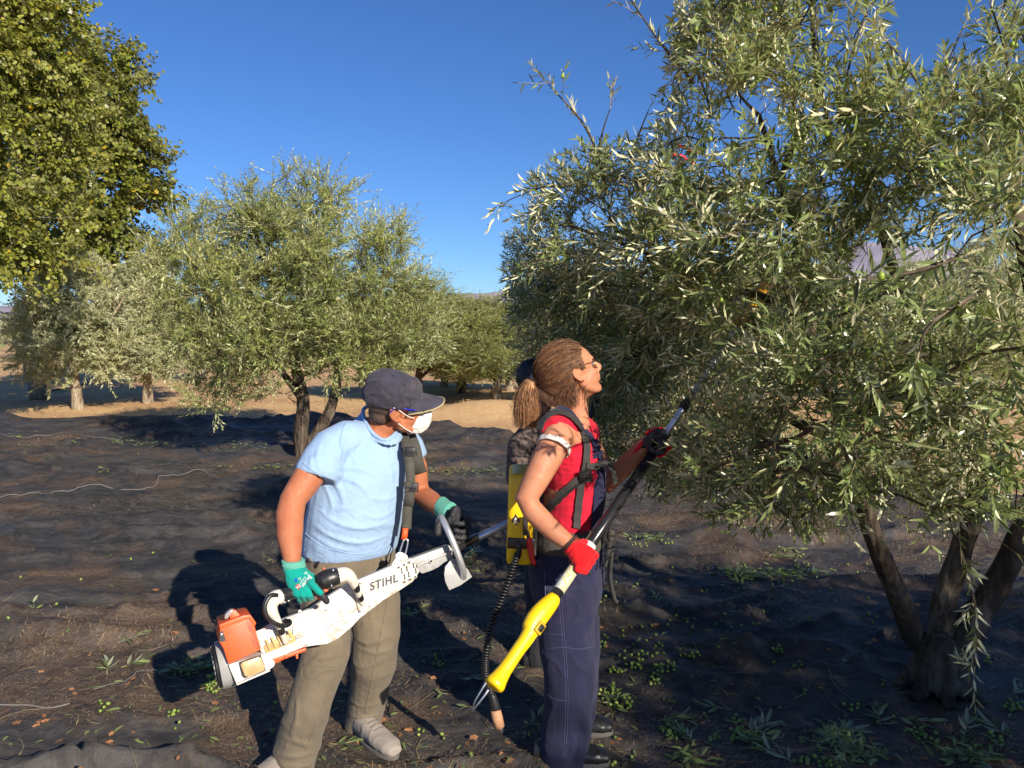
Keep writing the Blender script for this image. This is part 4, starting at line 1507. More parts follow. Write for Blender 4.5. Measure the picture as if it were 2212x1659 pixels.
g = man_shirt_base()
V, N, F = g.remesh(.010, 3)
S0 = Surf(V, F)
g = man_shirt_base()
folds(g, S0, [
    (.012, (712, 1015), (740, 1030), (775, 1045), (800, 1075)), (.010, (715, 1030), (735, 1060), (745, 1100)), (.010, (722, 1012), (755, 1010), (790, 1018), (830, 1040)),
    (.009, (700, 1045), (715, 1080), (718, 1110)), (.011, (690, 1100), (730, 1130), (790, 1140), (840, 1125)), (.010, (672, 1130), (720, 1160), (780, 1172), (840, 1155)),
    (.008, (668, 1150), (720, 1182), (770, 1190)), (.009, (715, 975), (735, 1000), (738, 1040)), (.009, (745, 945), (732, 985), (742, 1020)), (.008, (690, 960), (685, 990), (692, 1020)),
    (.007, (672, 985), (672, 1005), (680, 1025)), (.009, (760, 960), (770, 1000), (810, 1030)), (.007, (800, 1075), (830, 1080), (855, 1070)), (.008, (780, 1110), (820, 1118), (852, 1100)),
    (.008, (700, 1120), (725, 1100), (770, 1098)), (.007, (835, 985), (845, 1020), (850, 1060)),
], sink=.35)
V, N, F = g.remesh(.0055, 3)
V = cloth(V, N, .004, 7, 3, (1, 1, 1.4))
nkc = sum(NK, Vector()) / len(NK); nkn = Vector()
for i in range(len(NK)):
    nkn += (NK[i] - nkc).cross(NK[(i + 1) % len(NK)] - nkc)
nkn.normalize()
if nkn.z < 0:
    nkn = -nkn
rel = V - np.array(nkc); up_ = rel @ np.array(nkn)
Spre = Surf(V, F)
poly = [to_px(p) for p in smooth_path(NK + NK[:1], 4)]
dep = V[:, 1] * _cp - (V[:, 2] - CAM_H) * _sp
ux = 1106 + FPX * V[:, 0] / dep; uy = 829.5 - FPX * (V[:, 1] * _sp + (V[:, 2] - CAM_H) * _cp) / dep
ins = np.zeros(len(V), bool)
for (x1, y1), (x2, y2) in zip(poly, poly[1:] + poly[:1]):
    c_ = ((y1 > uy) != (y2 > uy)); ins ^= c_ & (ux < (x2 - x1) * (uy - y1) / (y2 - y1 + 1e-9) + x1)
cut = ins & (np.linalg.norm(V - np.array(nkc), axis=1) < .15) & (V[:, 1] < 3.12)
NK2 = []
for x_, y_ in poly[:-1]:
    h_ = Spre.at(x_, y_, .001); k_ = len(NK2)
    NK2.append(h_[0] if h_ is not None and (h_[0] - nkc).length < .16 else smooth_path(NK + NK[:1], 4)[k_])
for _ in range(3):
    NK2 = [(NK2[k_ - 1] + NK2[k_] * 2 + NK2[(k_ + 1) % len(NK2)]) / 4 for k_ in range(len(NK2))]
F2 = [f for f in F if not any(cut[i] for i in f)]
shirt = obj('t_shirt', V, F2, m_tee, man)
Ssh = Surf(V, F)
# ribbed neckline, hems and sleeve seam
g = Geo().tube(NK2 + NK2[:1], .0080, 10)
V, N, F = g.remesh(.003, 1); obj('neckline', V, F, m_tee, shirt)
seam(Ssh, [(757, 898), (742, 925), (735, 955), (741, 985), (736, 1015)], m_tee, shirt, .0022)
seam(Ssh, [(657, 1150), (690, 1176), (730, 1190), (780, 1196), (830, 1180), (848, 1165)], m_tee, shirt, .0018)
seam(Ssh, [(655, 1000), (672, 1014), (695, 1030), (706, 1040)], m_tee, shirt, .0018)

# trousers
g = Geo()
def man_pants(g):
    g.loft(rings_px([(757, 1168, 2.99, .172, .134), (757, 1195, 2.99, .176, .140), (756, 1235, 2.99, .178, .142), (756, 1265, 2.98, .172, .138), (757, 1290, 2.98, .150, .12)], fm), 22)
    g.tube([P(716, 1235, 2.95), P(708, 1290, 2.91), P(704, 1350, 2.84), P(703, 1410, 2.79), P(690, 1450, 2.77), P(668, 1520, 2.755), P(648, 1590, 2.78), P(634, 1640, 2.80), P(626, 1668, 2.80)],
           [.098, .098, .092, .086, .082, .078, .078, .078, .082], 18)
    g.tube([P(800, 1235, 3.05), P(808, 1300, 3.04), P(814, 1370, 3.00), P(808, 1430, 3.00), P(798, 1490, 3.05), P(786, 1540, 3.10), P(783, 1566, 3.12)],
           [.096, .098, .089, .084, .076, .072, .078], 18)


man_pants(g); V, N, F = g.remesh(.010, 3); S0 = Surf(V, F)
g = Geo(); man_pants(g)
folds(g, S0, [
    (.012, (665, 1440), (690, 1420), (735, 1415)), (.010, (660, 1470), (690, 1450), (740, 1440)), (.011, (600, 1590), (640, 1600), (680, 1610)), (.012, (590, 1625), (630, 1632), (676, 1625)),
    (.012, (592, 1648), (630, 1655), (676, 1650)), (.010, (640, 1500), (640, 1560), (615, 1620)), (.010, (700, 1500), (680, 1560), (650, 1600)), (.011, (770, 1380), (800, 1390), (850, 1370)),
    (.010, (775, 1400), (810, 1410), (850, 1400)), (.010, (745, 1540), (780, 1550), (820, 1540)), (.009, (750, 1510), (780, 1525), (825, 1515)), (.010, (765, 1430), (785, 1440), (835, 1420)),
    (.010, (690, 1280), (700, 1330), (720, 1370)), (.010, (770, 1250), (800, 1270), (850, 1270)), (.009, (730, 1240), (760, 1250), (790, 1270)), (.010, (740, 1300), (735, 1360), (740, 1400)),
], sink=.3)
V, N, F = g.remesh(.0058, 3)
V = cloth(V, N, .008, 6, 13, (1, 1, .8))
pants = obj('trousers', V, F, m_pants, man)
Sp = Surf(V, F)
seam(Sp, [(735, 1430), (715, 1480), (690, 1540), (668, 1600)], m_pants, pants)
seam(Sp, [(655, 1438), (690, 1440), (735, 1442)], m_pants, pants)
seam(Sp, [(838, 1290), (826, 1350), (812, 1420), (800, 1480), (788, 1540)], m_pants, pants)
g = Geo(); pp, nn = Sp.path([(703, 1184), (692, 1205), (682, 1225)], .002, 5); g.ribbon(pp, nn, .013, .002); g.obj('pocket', m_black, pants)
seam(Sp, [(800, 1196), (796, 1215), (785, 1232)], m_pants, pants)
pp, nn = Sp.path([(668, 1172), (668, 1190), (672, 1212)], .006, 4); Geo().ribbon(pp, nn, .02, .003).obj('belt_loop', m_pants, pants)
seam(Sp, [(655, 1205), (680, 1214), (700, 1218)], m_pants, pants)

# shoes
def shoe(c, d, L, mat, mat2, parent, name='shoe'):
    d = Vector(d).normalized(); s = Vector((0, 0, 1)).cross(d)
    g = Geo()
    g.loft([(c - d * .10 + Vector((0, 0, .035)), s * .030, Vector((0, 0, .035))), (c - d * .06 + Vector((0, 0, .045)), s * .036, Vector((0, 0, .048))), (c + Vector((0, 0, .042)), s * .040, Vector((0, 0, .046))),
            (c + d * .08 + Vector((0, 0, .034)), s * .046, Vector((0, 0, .034))), (c + d * .14 + Vector((0, 0, .030)), s * .044, Vector((0, 0, .028))), (c + d * .175 + Vector((0, 0, .024)), s * .028, Vector((0, 0, .018)))], 16)
    V, N, F = g.remesh(.005, 4); V = cloth(V, N, .003, 18, 4)
    o = obj(name, V, F, mat, parent)
    g = Geo(); out = []
    for i in range(20):
        a = 2 * math.pi * i / 20
        out.append((.145 * math.cos(a) + .035, .046 * math.sin(a) * (1.0 + .15 * math.cos(a))))
    m = Matrix((d, Vector((0, 0, 1)), -s)).transposed().to_4x4(); m.translation = c
    g.prism(m, [(x, z) for x, z in out], -.006, .014, .003); g.obj('sole', mat2, o)
    for k in range(3):
        q = c + d * (.02 + .02 * k) + Vector((0, 0, .088 - .007 * k))
        Geo().tube([q + s * .022 - Vector((0, 0, .004)), q, q - s * .022 - Vector((0, 0, .004))], .0014, 5).obj('lace', mat2, o)
    return o


m_sole = mat_simple('dark_sole', (0.12, 0.11, 0.10), .9, bumps=.2)
pL = on_net(800, 1600); shoe(pL + Vector((0.0, .0, .0)), Vector((.55, -.6, 0)), .28, m_grey_shoe, m_sole, man)
pR_ = Vector((ankR.x, ankR.y, float(net_z(ankR.x, ankR.y)))); shoe(pR_ + Vector((-.02, .0, 0)), Vector((-.5, -.85, 0)), .28, m_grey_shoe, m_sole, man)

# cap
g = Geo()
cm = hm @ Matrix.Translation((-.006, 0, .054)) @ Matrix.Rotation(R(5), 4, 'Y')
r3c = cm.to_3x3()
def capring(z, rx, ry, n=40, off=(0, 0)):
    return [cm @ Vector((rx * math.cos(2 * math.pi * i / n) + off[0], ry * math.sin(2 * math.pi * i / n) * (1 - .06 * math.cos(2 * math.pi * i / n)), z)) for i in range(n)]
prof = [(-.028, .97), (-.014, 1.0), (.010, 1.0), (.032, .95), (.050, .86), (.066, .70), (.077, .50), (.084, .27), (.0865, .07)]
rr = [capring(z, .109 * k, .090 * k, 40, (-.004 - .040 * (1 - k), 0)) for z, k in prof]
rr_in = [capring(z, .106 * k, .086 * k, 40, (-.004, 0)) for z, k in [(.05, .5), (.02, .90), (-.010, .93), (-.028, .93)]]
g.rings(rr_in + rr)
V, N, F = g.remesh(.0042, 2)
V = cloth(V, N, .009, 13, 31, (1, 1, 1.6))
cap = obj('cap', V, F, m_cap, man)
Sc = Surf(V, F)
# brim: curved, thick at its edge
g = Geo(); top_, bot_ = [], []
nU, nT = 20, 9
Vb, Fb = [], []
for side in (0, 1):
    for j in range(nT):
        tt = j / (nT - 1)
        for i in range(nU):
            a = (i / (nU - 1) - .5) * 2
            x0 = .100 * math.cos(a * 1.12) + .002; y0 = .086 * math.sin(a * 1.12)
            ln = .088 * (1 - abs(a) ** 3.6)
            x = x0 + ln * tt; y = y0 * (1 - .05 * tt)
            z = -.016 - .016 * tt - 3.9 * y * y * (.35 + .75 * tt) + .006 * (1 - abs(a) ** 2)
            Vb.append(cm @ Vector((x, y, z - (.0035 if side else 0))))
for side in (0, 1):
    o_ = side * nU * nT
    for j in range(nT - 1):
        for i in range(nU - 1):
            q = (o_ + j * nU + i, o_ + j * nU + i + 1, o_ + (j + 1) * nU + i + 1, o_ + (j + 1) * nU + i)
            Fb.append(q if side else q[::-1])
o_ = nU * nT
for i in range(nU - 1):
    Fb.append(((nT - 1) * nU + i, (nT - 1) * nU + i + 1, o_ + (nT - 1) * nU + i + 1, o_ + (nT - 1) * nU + i)[::-1])
g.add(Vb, Fb); br = g.obj('brim', m_cap, cap)
edge = [Vb[(nT - 1) * nU + i] + Vector((0, 0, -.001)) for i in range(nU)]
m_edge = mat_simple('worn_yellow_edge', (.42, .36, .20), .9, bumps=0)
Geo().tube(edge, .0026, 6).obj('brim_edge', m_edge, cap)
for k in range(3, 7):
    ln_ = []
    for i in range(nU):
        ln_.append(Vb[k * nU + i] + r3c @ Vector((0, 0, .0006)))
    Geo().tube(ln_[2:-2], .0007, 4).obj('seam', m_cap, cap)
Geo().ell(cm @ Vector((-.042, 0, .087)), .008, .008, .005, r3c).obj('button', m_cap, cap)
for a in (0, 60, 120, 180, 240, 300):
    ca, sa = math.cos(R(a)), math.sin(R(a))
    pts = []
    for z, k in prof:
        p = cm @ Vector((.109 * k * ca - .004 - .040 * (1 - k), .090 * k * sa, z))
        q, n = Sc.near(p); pts.append(q + n * .0006)
    Geo().tube(pts, .0013, 5).obj('seam', m_cap, cap)
Geo().tube([Sc.near(p)[0] for p in capring(-.017, .114, .094)], .0009, 4).obj('seam', m_cap, cap)

# white mask with ear loops, blue safety glasses
g = Geo()
g.loft([(hm @ Vector((.100, 0, -.004)), r3 @ Vector((0, .014, 0)), r3 @ Vector((.014, 0, .010))),
        (hm @ Vector((.098, 0, -.020)), r3 @ Vector((0, .034, 0)), r3 @ Vector((.030, 0, .004))),
        (hm @ Vector((.090, 0, -.045)), r3 @ Vector((0, .052, 0)), r3 @ Vector((.044, 0, 0))),
        (hm @ Vector((.078, 0, -.072)), r3 @ Vector((0, .055, 0)), r3 @ Vector((.050, 0, -.004))),
        (hm @ Vector((.066, 0, -.100)), r3 @ Vector((0, .046, 0)), r3 @ Vector((.046, 0, -.004))),
        (hm @ Vector((.056, 0, -.112)), r3 @ Vector((0, .026, 0)), r3 @ Vector((.028, 0, 0)))], 22)
V, N, F = g.remesh(.0035, 2); V = cloth(V, N, .004, 26, 41)
mask = obj('mask', V, F, m_mask, man)
for s_ in (1, -1):
    Geo().tube(smooth_path([hm @ Vector((.060, .058 * s_, -.032)), hm @ Vector((.030, .076 * s_, -.008)), hm @ Vector((.000, .083 * s_, .022)), hm @ Vector((-.018, .092 * s_, .036))], 5), .0017, 6).obj('ear_loop', m_white, mask)
    Geo().tube(smooth_path([hm @ Vector((.050, .054 * s_, -.092)), hm @ Vector((.022, .068 * s_, -.064)), hm @ Vector((-.002, .078 * s_, -.036))], 5), .0017, 6).obj('ear_loop', m_white, mask)
    gl = Geo().tube([hm @ Vector((.060, .074 * s_, .010)), hm @ Vector((.030, .080 * s_, .020)), hm @ Vector((-.010, .086 * s_, .034)), hm @ Vector((-.030, .088 * s_, .018))], [.003, .0035, .0035, .003], 8, round_ends=True)
    gl.obj('glasses_arm', m_blue, man)
g = Geo()
g.loft([(hm @ Vector((.086, 0, .006)), r3 @ Vector((0, .062, 0)), r3 @ Vector((.018, 0, 0))), (hm @ Vector((.092, 0, .000)), r3 @ Vector((0, .068, 0)), r3 @ Vector((.022, 0, 0))), (hm @ Vector((.098, 0, -.016)), r3 @ Vector((0, .060, 0)), r3 @ Vector((.018, 0, 0)))], 22)
g.obj('glasses', m_lens, man)

# right glove: hangs over the rear handle, fingers down
gl_sc = 2.60
def G2(u, v, Y):         # detail crop at 5.53x of the hand (photo px 1100..1500, 2150..2450)
    return P((1100 + u / 5.53) * .5486, (2150 + v / 5.53) * .5486, Y)


def build_glove(parts, mat, name, parent, voxel=.0032):
    g = Geo()
    for p in parts:
        if p[0] == 'f':
            finger(g, p[1], p[2], p[3])
        elif p[0] == 'l':
            g.loft(p[1], 18)
    V, N, F = g.remesh(voxel, 2)
    V = cloth(V, N, .0018, 60, 51)
    return obj(name, V, F, mat, parent), Surf(V, F)


Yh = 2.565
sx = Vector((.8, .3, .1)); 
palm = [(G2(310, 460, 2.608), Vector((.032, .004, .002)), Vector((.006, .030, 0))), (G2(400, 660, 2.59), Vector((.037, .004, .016)), Vector((.006, .022, 0))),
        (G2(470, 790, 2.575), Vector((.041, .004, .018)), Vector((.006, .021, 0))), (G2(520, 920, 2.56), Vector((.040, .004, .016)), Vector((.004, .020, 0))), (G2(560, 1020, 2.555), Vector((.034, .004, .012)), Vector((.004, .016, 0)))]
parts = [('l', palm),
         ('f', [G2(380, 940, 2.56), G2(410, 1070, 2.545), G2(440, 1150, 2.56), G2(455, 1200, 2.585)], .0105, .0095),
         ('f', [G2(480, 960, 2.555), G2(525, 1080, 2.54), G2(545, 1140, 2.56), G2(555, 1160, 2.59)], .0118, .0108),
         ('f', [G2(590, 960, 2.55), G2(650, 1070, 2.54), G2(680, 1120, 2.56), G2(690, 1140, 2.59)], .0120, .0110),
         ('f', [G2(680, 800, 2.555), G2(800, 930, 2.54), G2(890, 1020, 2.54), G2(950, 1090, 2.545)], .0125, .0105),
         ('f', [G2(560, 620, 2.60), G2(680, 640, 2.62), G2(770, 720, 2.64), G2(800, 800, 2.655)], .0125, .0105)]
glove, Sg = build_glove(parts, m_green_glove, 'glove', man)
g = Geo().loft([(G2(300, 290, 2.624), Vector((.038, .004, -.003)), Vector((.004, .040, 0))), (G2(310, 400, 2.614), Vector((.036, .004, 0)), Vector((.004, .036, 0))), (G2(335, 500, 2.610), Vector((.034, .004, .004)), Vector((.004, .028, 0))), (G2(375, 600, 2.60), Vector((.036, .004, .012)), Vector((.004, .026, 0)))], 20)
V, N, F = g.remesh(.0035, 1); V = cloth(V, N, .003, 40, 52, (.2, .2, 2)); obj('glove_cuff', V, F, m_green_cuff, glove)
g = Geo()
finger(g, [G2(900, 1030, 2.545), G2(960, 1110, 2.54), G2(1030, 1200, 2.545)], .0128, .0115)
g.loft([(G2(330, 640, 2.625), Vector((.036, 0, .016)), Vector((.004, .014, 0))), (G2(400, 800, 2.605), Vector((.041, 0, .018)), Vector((.004, .014, 0))), (G2(430, 930, 2.59), Vector((.040, 0, .016)), Vector((.004, .014, 0))), (G2(470, 1080, 2.585), Vector((.035, 0, .012)), Vector((.004, .012, 0)))], 16)
V, N, F = g.remesh(.0035, 2); obj('palm_coating', V, F, m_coat, glove)
# printed words on the back of the glove
def text_on(S, body, c_px, ang_deg, size, mat, parent, name='lettering', off=.0012, flip=False, shear=0.0):
    cu = bpy.data.curves.new('t', 'FONT'); cu.body = body; cu.size = 1.0; cu.align_x = 'CENTER'; cu.align_y = 'CENTER'; cu.offset = .012; cu.shear = shear
    cu.resolution_u = 4
    o = bpy.data.objects.new('t', cu); sc.collection.objects.link(o)
    dg = bpy.context.evaluated_depsgraph_get(); me = o.evaluated_get(dg).to_mesh()
    vs = [v.co.copy() for v in me.vertices]; fs = [tuple(p.vertices) for p in me.polygons]
    o.evaluated_get(dg).to_mesh_clear(); bpy.data.objects.remove(o)
    ca, sa = math.cos(R(ang_deg)), math.sin(R(ang_deg))
    out = []; last = None
    for v in vs:
        x, y = v.x * size, v.y * size
        q = S.at(c_px[0] + x * ca + y * sa, c_px[1] - (y * ca - x * sa) , off) if False else S.at(c_px[0] + (x * ca - y * sa), c_px[1] - (x * sa + y * ca), off)
        if q is None:
            q = (last, None)
        last = q[0]; out.append(last)
    if any(v is None for v in out):
        return None
    return obj(name, np.array([tuple(v) for v in out]), fs, mat, parent, smooth=False)


m_print = mat_simple('white_print', (.72, .74, .72), .7, bumps=0)
def g2px(u, v):
    return ((1100 + u / 5.53) * .5486, (2150 + v / 5.53) * .5486)


text_on(Sg, 'Better', g2px(590, 775), 230, 11.5, m_print, glove)
m_redp = mat_simple('red_print', (.55, .02, .02), .7, bumps=0)
cx, cy = g2px(415, 885)
q4 = [Sg.at(cx + dx, cy + dy, .0008) for dx, dy in ((-6.5, -1.5), (1, -7), (6.5, 1), (-1, 7))]
if all(q4):
    obj('print_patch', np.array([tuple(q[0]) for q in q4]), [(0, 1, 2, 3)], m_redp, glove, smooth=False)
text_on(Sg, 'Fit', (cx, cy), 230, 9.5, m_print, glove, off=.0016)
text_on(Sg, 'SUPRAFIT', g2px(510, 745), 230, 4.2, m_print, glove)
text_on(Sg, 'CE', g2px(640, 640), 230, 4.5, m_print, glove)
text_on(Sg, 'EL', g2px(575, 595), 230, 7, m_print, glove)
m_bluep = mat_simple('blue_print', (.01, .08, .5), .7, bumps=0)
def disc_on(S, c, r, mat, parent, name='print_mark', off=.0009, n=12, asp=1.0, rot=0.0):
    vs = []
    for i in range(n):
        a = 2 * math.pi * i / n; x, y = r * math.cos(a), r * asp * math.sin(a)
        q = S.at(c[0] + x * math.cos(rot) - y * math.sin(rot), c[1] + x * math.sin(rot) + y * math.cos(rot), off)
        if q is None:
            return None
        vs.append(tuple(q[0]))
    return obj(name, np.array(vs), [tuple(range(n))], mat, parent, smooth=False)


disc_on(Sg, g2px(362, 745), 3.6, m_bluep, glove)
disc_on(Sg, g2px(445, 715), 3.0, m_print, glove); disc_on(Sg, g2px(445, 715), 2.3, m_green_glove, glove, off=.0014)
# left glove on the hoop of the guard
wl = wrL
parts = [('l', [(P(962, 1106, 3.05), Vector((.020, .02, .022)), Vector((.01, .018, -.012))), (P(980, 1116, 3.03), Vector((.018, .02, .036)), Vector((.01, .022, -.012))), (P(1000, 1130, 3.01), Vector((.012, .02, .040)), Vector((.01, .020, -.012)))]),
         ('f', [P(1003, 1112, 3.01), P(1012, 1120, 2.97), P(1000, 1132, 2.945), P(982, 1130, 2.945)], .0115, .010),
         ('f', [P(1008, 1128, 3.01), P(1014, 1138, 2.97), P(1000, 1150, 2.945), P(984, 1146, 2.945)], .0118, .010),
         ('f', [P(1004, 1144, 3.01), P(1010, 1156, 2.97), P(998, 1164, 2.945), P(984, 1160, 2.945)], .0115, .010),
         ('f', [P(996, 1156, 3.01), P(1000, 1168, 2.97), P(990, 1174, 2.95), P(980, 1170, 2.95)], .010, .009),
         ('f', [P(975, 1105, 3.01), P(985, 1098, 2.965), P(978, 1112, 2.945)], .012, .0105)]
gloveL, _ = build_glove(parts, m_coat, 'glove', man)
g = Geo().loft([(P(952, 1094, 3.09), Vector((.016, .02, .034)), Vector((.02, .022, -.02))), (P(962, 1103, 3.06), Vector((.016, .02, .034)), Vector((.02, .024, -.02))), (P(974, 1110, 3.035), Vector((.014, .02, .038)), Vector((.02, .026, -.02)))], 18)
V, N, F = g.remesh(.0035, 1); obj('glove_cuff', V, F, m_green_cuff, gloveL)

# carrying strap over his left shoulder down to the tool
TY = -.07
strap = empty('carrying_strap', P(875, 1150, 2.9), 'grey webbing carrying strap with orange tab hanging from the shoulder of the man', 'strap')
pp = smooth_path([P(866, 912, 3.12), P(872, 935, 3.02), P(878, 965, 2.93), P(885, 1000, 2.90), P(886, 1050, 2.88), P(880, 1100, 2.87), P(878, 1143, 2.865)], 5)
nn = [Vector((.25, -.95, .15))] * len(pp)
Geo().ribbon(pp, nn, .035, .002).obj('webbing', m_strap, strap)
pp2 = smooth_path([P(876, 925, 3.06), P(893, 965, 3.01), P(901, 1000, 3.0), P(908, 1022, 3.03)], 5)
Geo().ribbon(pp2, [Vector((.1, -.98, .1))] * len(pp2), .052, .003).obj('shoulder_pad', m_strap, strap)
def buckle(c, ux, uz, n, w, h, parent, mat=m_black, name='buckle'):
    ux = Vector(ux).normalized(); n = Vector(n).normalized(); uz = n.cross(ux) * -1
    m = Matrix((ux, -n, uz)).transposed().to_4x4(); m.translation = Vector(c)
    g = Geo(); t_ = .005
    g.box(m, w * .8, .004, h * .86, .001)
    g.box(m @ Matrix.Translation((-w / 2, 0, 0)), t_, .006, h, .001); g.box(m @ Matrix.Translation((w / 2, 0, 0)), t_, .006, h, .001)
    for z in (-h / 2, 0, h / 2):
        g.box(m @ Matrix.Translation((0, 0.0003 if z else -.003, z)), w + t_ - .0004, .0055, t_, .001)
    return g.obj(name, mat, parent)


buckle(P(886, 975, 2.905), (1, .1, 0), (0, 0, 1), (.2, -.97, .1), .046, .030, strap)
buckle(P(889, 1053, 2.868), (1, .1, 0), (0, 0, 1), (.2, -.97, .1), .046, .030, strap)
Geo().ribbon([P(884, 1040, 2.87), P(885, 1070, 2.868), P(882, 1092, 2.866)], [Vector((.2, -.97, .1))] * 3, .038, .004).obj('webbing_loop', m_strap, strap)
Geo().ribbon([P(876, 1141, 2.86), P(874, 1158, 2.86), P(872, 1166, 2.86)], [Vector((.2, -.97, .1))] * 3, .020, .003).obj('orange_tab', m_orange, strap)
# snap hook
hk = Geo().tube(smooth_path([P(874, 1164, 2.86), P(881, 1168, 2.86), P(878, 1188, 2.855), P(873, 1200, 2.85), P(866, 1203, 2.85), P(863, 1196, 2.85), P(867, 1182, 2.855), P(873, 1165, 2.86)], 5), .0036, 8)
hk.obj('snap_hook', m_chrome, strap)
# cord with toggle at the waist of his trousers
g = Geo().tube(smooth_path([P(832, 1200, 2.89), P(834, 1216, 2.88), P(831, 1228, 2.88)], 5), .002, 5); g.obj('drawcord', m_black, man)
Geo().ell(P(834, 1214, 2.88), .006, .006, .010).obj('toggle', m_black, man)
# ============================================================ the man's petrol shaker
m_tool = mat_simple('white_cast_metal', (0.68, 0.65, 0.60), .42, var=.05, bumps=.08, dirt=(.26, .165, .09), dirt_amt=.9, dscale=24, spec=.5, dlo=.47)
m_toolgrey = mat_simple('scuffed_grey_metal', (0.33, 0.33, 0.32), .4, var=.12, bumps=.1, dirt=(.2, .15, .1), dirt_amt=.5, dscale=18)
m_tank = mat_simple('amber_tank', (0.46, 0.30, 0.13), .35, var=.15, bumps=.15, dirt=(.55, .45, .3), dirt_amt=.6, dscale=22)
m_gold = mat_simple('fuel_stained_cast', (0.50, 0.33, 0.12), .5, var=.25, scale=14, bumps=.3, dirt=(.2, .1, .04), dirt_amt=.8, dscale=20)
m_bolt = mat_simple('bolt_steel', (0.30, 0.28, 0.25), .35, metal=.9, var=.3, bumps=.1)
m_clear = mat_simple('smoky_cap', (.28, .25, .24), .2, bumps=0)
TA = P(470, 1432, 2.50); TB = P(1000, 1196, 2.88)
tx = (TB - TA).normalized(); tz = Vector((.02, .22, 1)); tz = (tz - tx * tz.dot(tx)).normalized(); ty = tz.cross(tx)      # ty points away from the camera
TM = Matrix((tx, ty, tz)).transposed().to_4x4(); TM.translation = TA
shaker = empty('olive_shaker', TA, 'orange and white petrol olive shaker with hoop guard, carried slung by the man', 'power tool', mat4=TM)


def T(px, py, y=0.0):
    """point of the tool at depth y behind its side plate, seen at (px, py); returned in tool coordinates"""
    d = ray(px, py); n = ty; o = Vector((0, 0, CAM_H))
    t_ = ((TA + ty * y) - o).dot(n) / d.dot(n)
    return TM.inverted() @ (o + d * t_)


def Z2(u, v):
    return 438.9 + u * .3386, 1097.3 + v * .3386


def Z3(u, v):           # crop of the left end, 3.686x from (820,2300)
    return (820 + u / 3.686) * .5486, (2300 + v / 3.686) * .5486


def Z5(u, v):           # crop of the right end, 4.148x from (1450,1950)
    return (1450 + u / 4.148) * .5486, (1950 + v / 4.148) * .5486


def plate(name, pts, y0, y1, mat, bev=.002, parent=None, zf=Z2):
    q = [T(*zf(u, v), y0) for u, v in pts]
    out = [(p.x, p.z) for p in q]
    a = sum(out[i][0] * out[(i + 1) % len(out)][1] - out[(i + 1) % len(out)][0] * out[i][1] for i in range(len(out)))
    g = Geo().prism(TM, out, y0, y1, bev)
    return g.shade_auto(g.obj(name, mat, parent or shaker), 35)


def TW(px, py, y):
    return TM @ T(px, py, y)


# rear plate and gearbox body
body_o = plate('side_plate', [(335, 800), (430, 745), (560, 690), (690, 640), (850, 530), (930, 480), (1000, 455), (1090, 418), (1180, 380), (1330, 320), (1370, 350), (1385, 400), (1340, 470), (1250, 530), (1150, 590), (1060, 660), (1000, 705), (950, 760), (860, 835), (790, 870), (700, 880), (640, 890), (520, 940), (395, 985), (370, 900)], 0, .035, m_tool, .005)
plate('gear_housing', [(560, 720), (690, 655), (850, 560), (1000, 470), (1330, 335), (1360, 440), (1060, 640), (960, 740), (860, 815), (700, 860), (600, 850)], .037, .11, m_toolgrey, .006)
plate('rail', [(390, 920), (640, 820), (700, 800), (900, 712), (912, 738), (700, 835), (640, 880), (405, 978)], -.016, -.001, m_tool, .003)
plate('upper_rail', [(330, 790), (470, 738), (640, 672), (770, 600), (850, 560), (853, 575), (770, 622), (650, 695), (480, 765), (335, 812)], -.012, -.001, m_tool, .003)
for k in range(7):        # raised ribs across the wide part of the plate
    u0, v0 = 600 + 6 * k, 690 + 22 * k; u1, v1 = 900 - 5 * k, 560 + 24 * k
    plate('rib_shadow_strip', [(u0, v0 + 6), (u1, v1 + 6), (u1 + 2, v1 + 9), (u0 + 2, v0 + 9)], -.0012, -.0002, m_bolt, 0)  # dark strip under each rib, its shadow put in as colour
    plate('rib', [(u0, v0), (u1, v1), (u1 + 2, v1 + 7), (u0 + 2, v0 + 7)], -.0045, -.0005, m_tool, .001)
# round cover
g = Geo(); c = T(*Z2(668, 765), -.002); 
cr = [(c.x + .052 * math.cos(2 * math.pi * i / 28), c.z + .042 * math.sin(2 * math.pi * i / 28)) for i in range(28)]
o = Geo().prism(TM, cr, -.010, -.001, .003); o.shade_auto(o.obj('round_cover', m_tool, shaker))
def bolt(px, py, y, r=.0065, mat=m_bolt, parent=None):
    c = T(px, py, y); g = Geo()
    pts = [(c.x + r * math.cos(2 * math.pi * i / 14), c.z + r * math.sin(2 * math.pi * i / 14)) for i in range(14)]
    g.prism(TM, pts, y - .004, y, .001)
    o = g.obj('bolt', m_tool, parent or shaker)
    g = Geo(); pts = [(c.x + r * .62 * math.cos(2 * math.pi * i / 12), c.z + r * .62 * math.sin(2 * math.pi * i / 12)) for i in range(12)]
    g.prism(TM, pts, y - .0065, y - .0042, .0008); g.obj('bolt_head', mat, o)


for u, v in [(615, 660), (783, 647), (832, 752), (690, 818), (660, 868), (907, 728)]:
    bolt(*Z2(u, v), -.001)
bolt(*Z2(907, 728), -.001, .005, m_black)
# handle plate with four bolts
hp_ = plate('handle_plate', [(960, 520), (985, 470), (1018, 462), (1070, 625), (1062, 642), (1005, 668), (990, 655)], -.009, -.001, m_tool, .003)
for u, v in [(1006, 478), (1062, 625), (1003, 656)]:
    bolt(*Z2(u, v), -.010, .005)
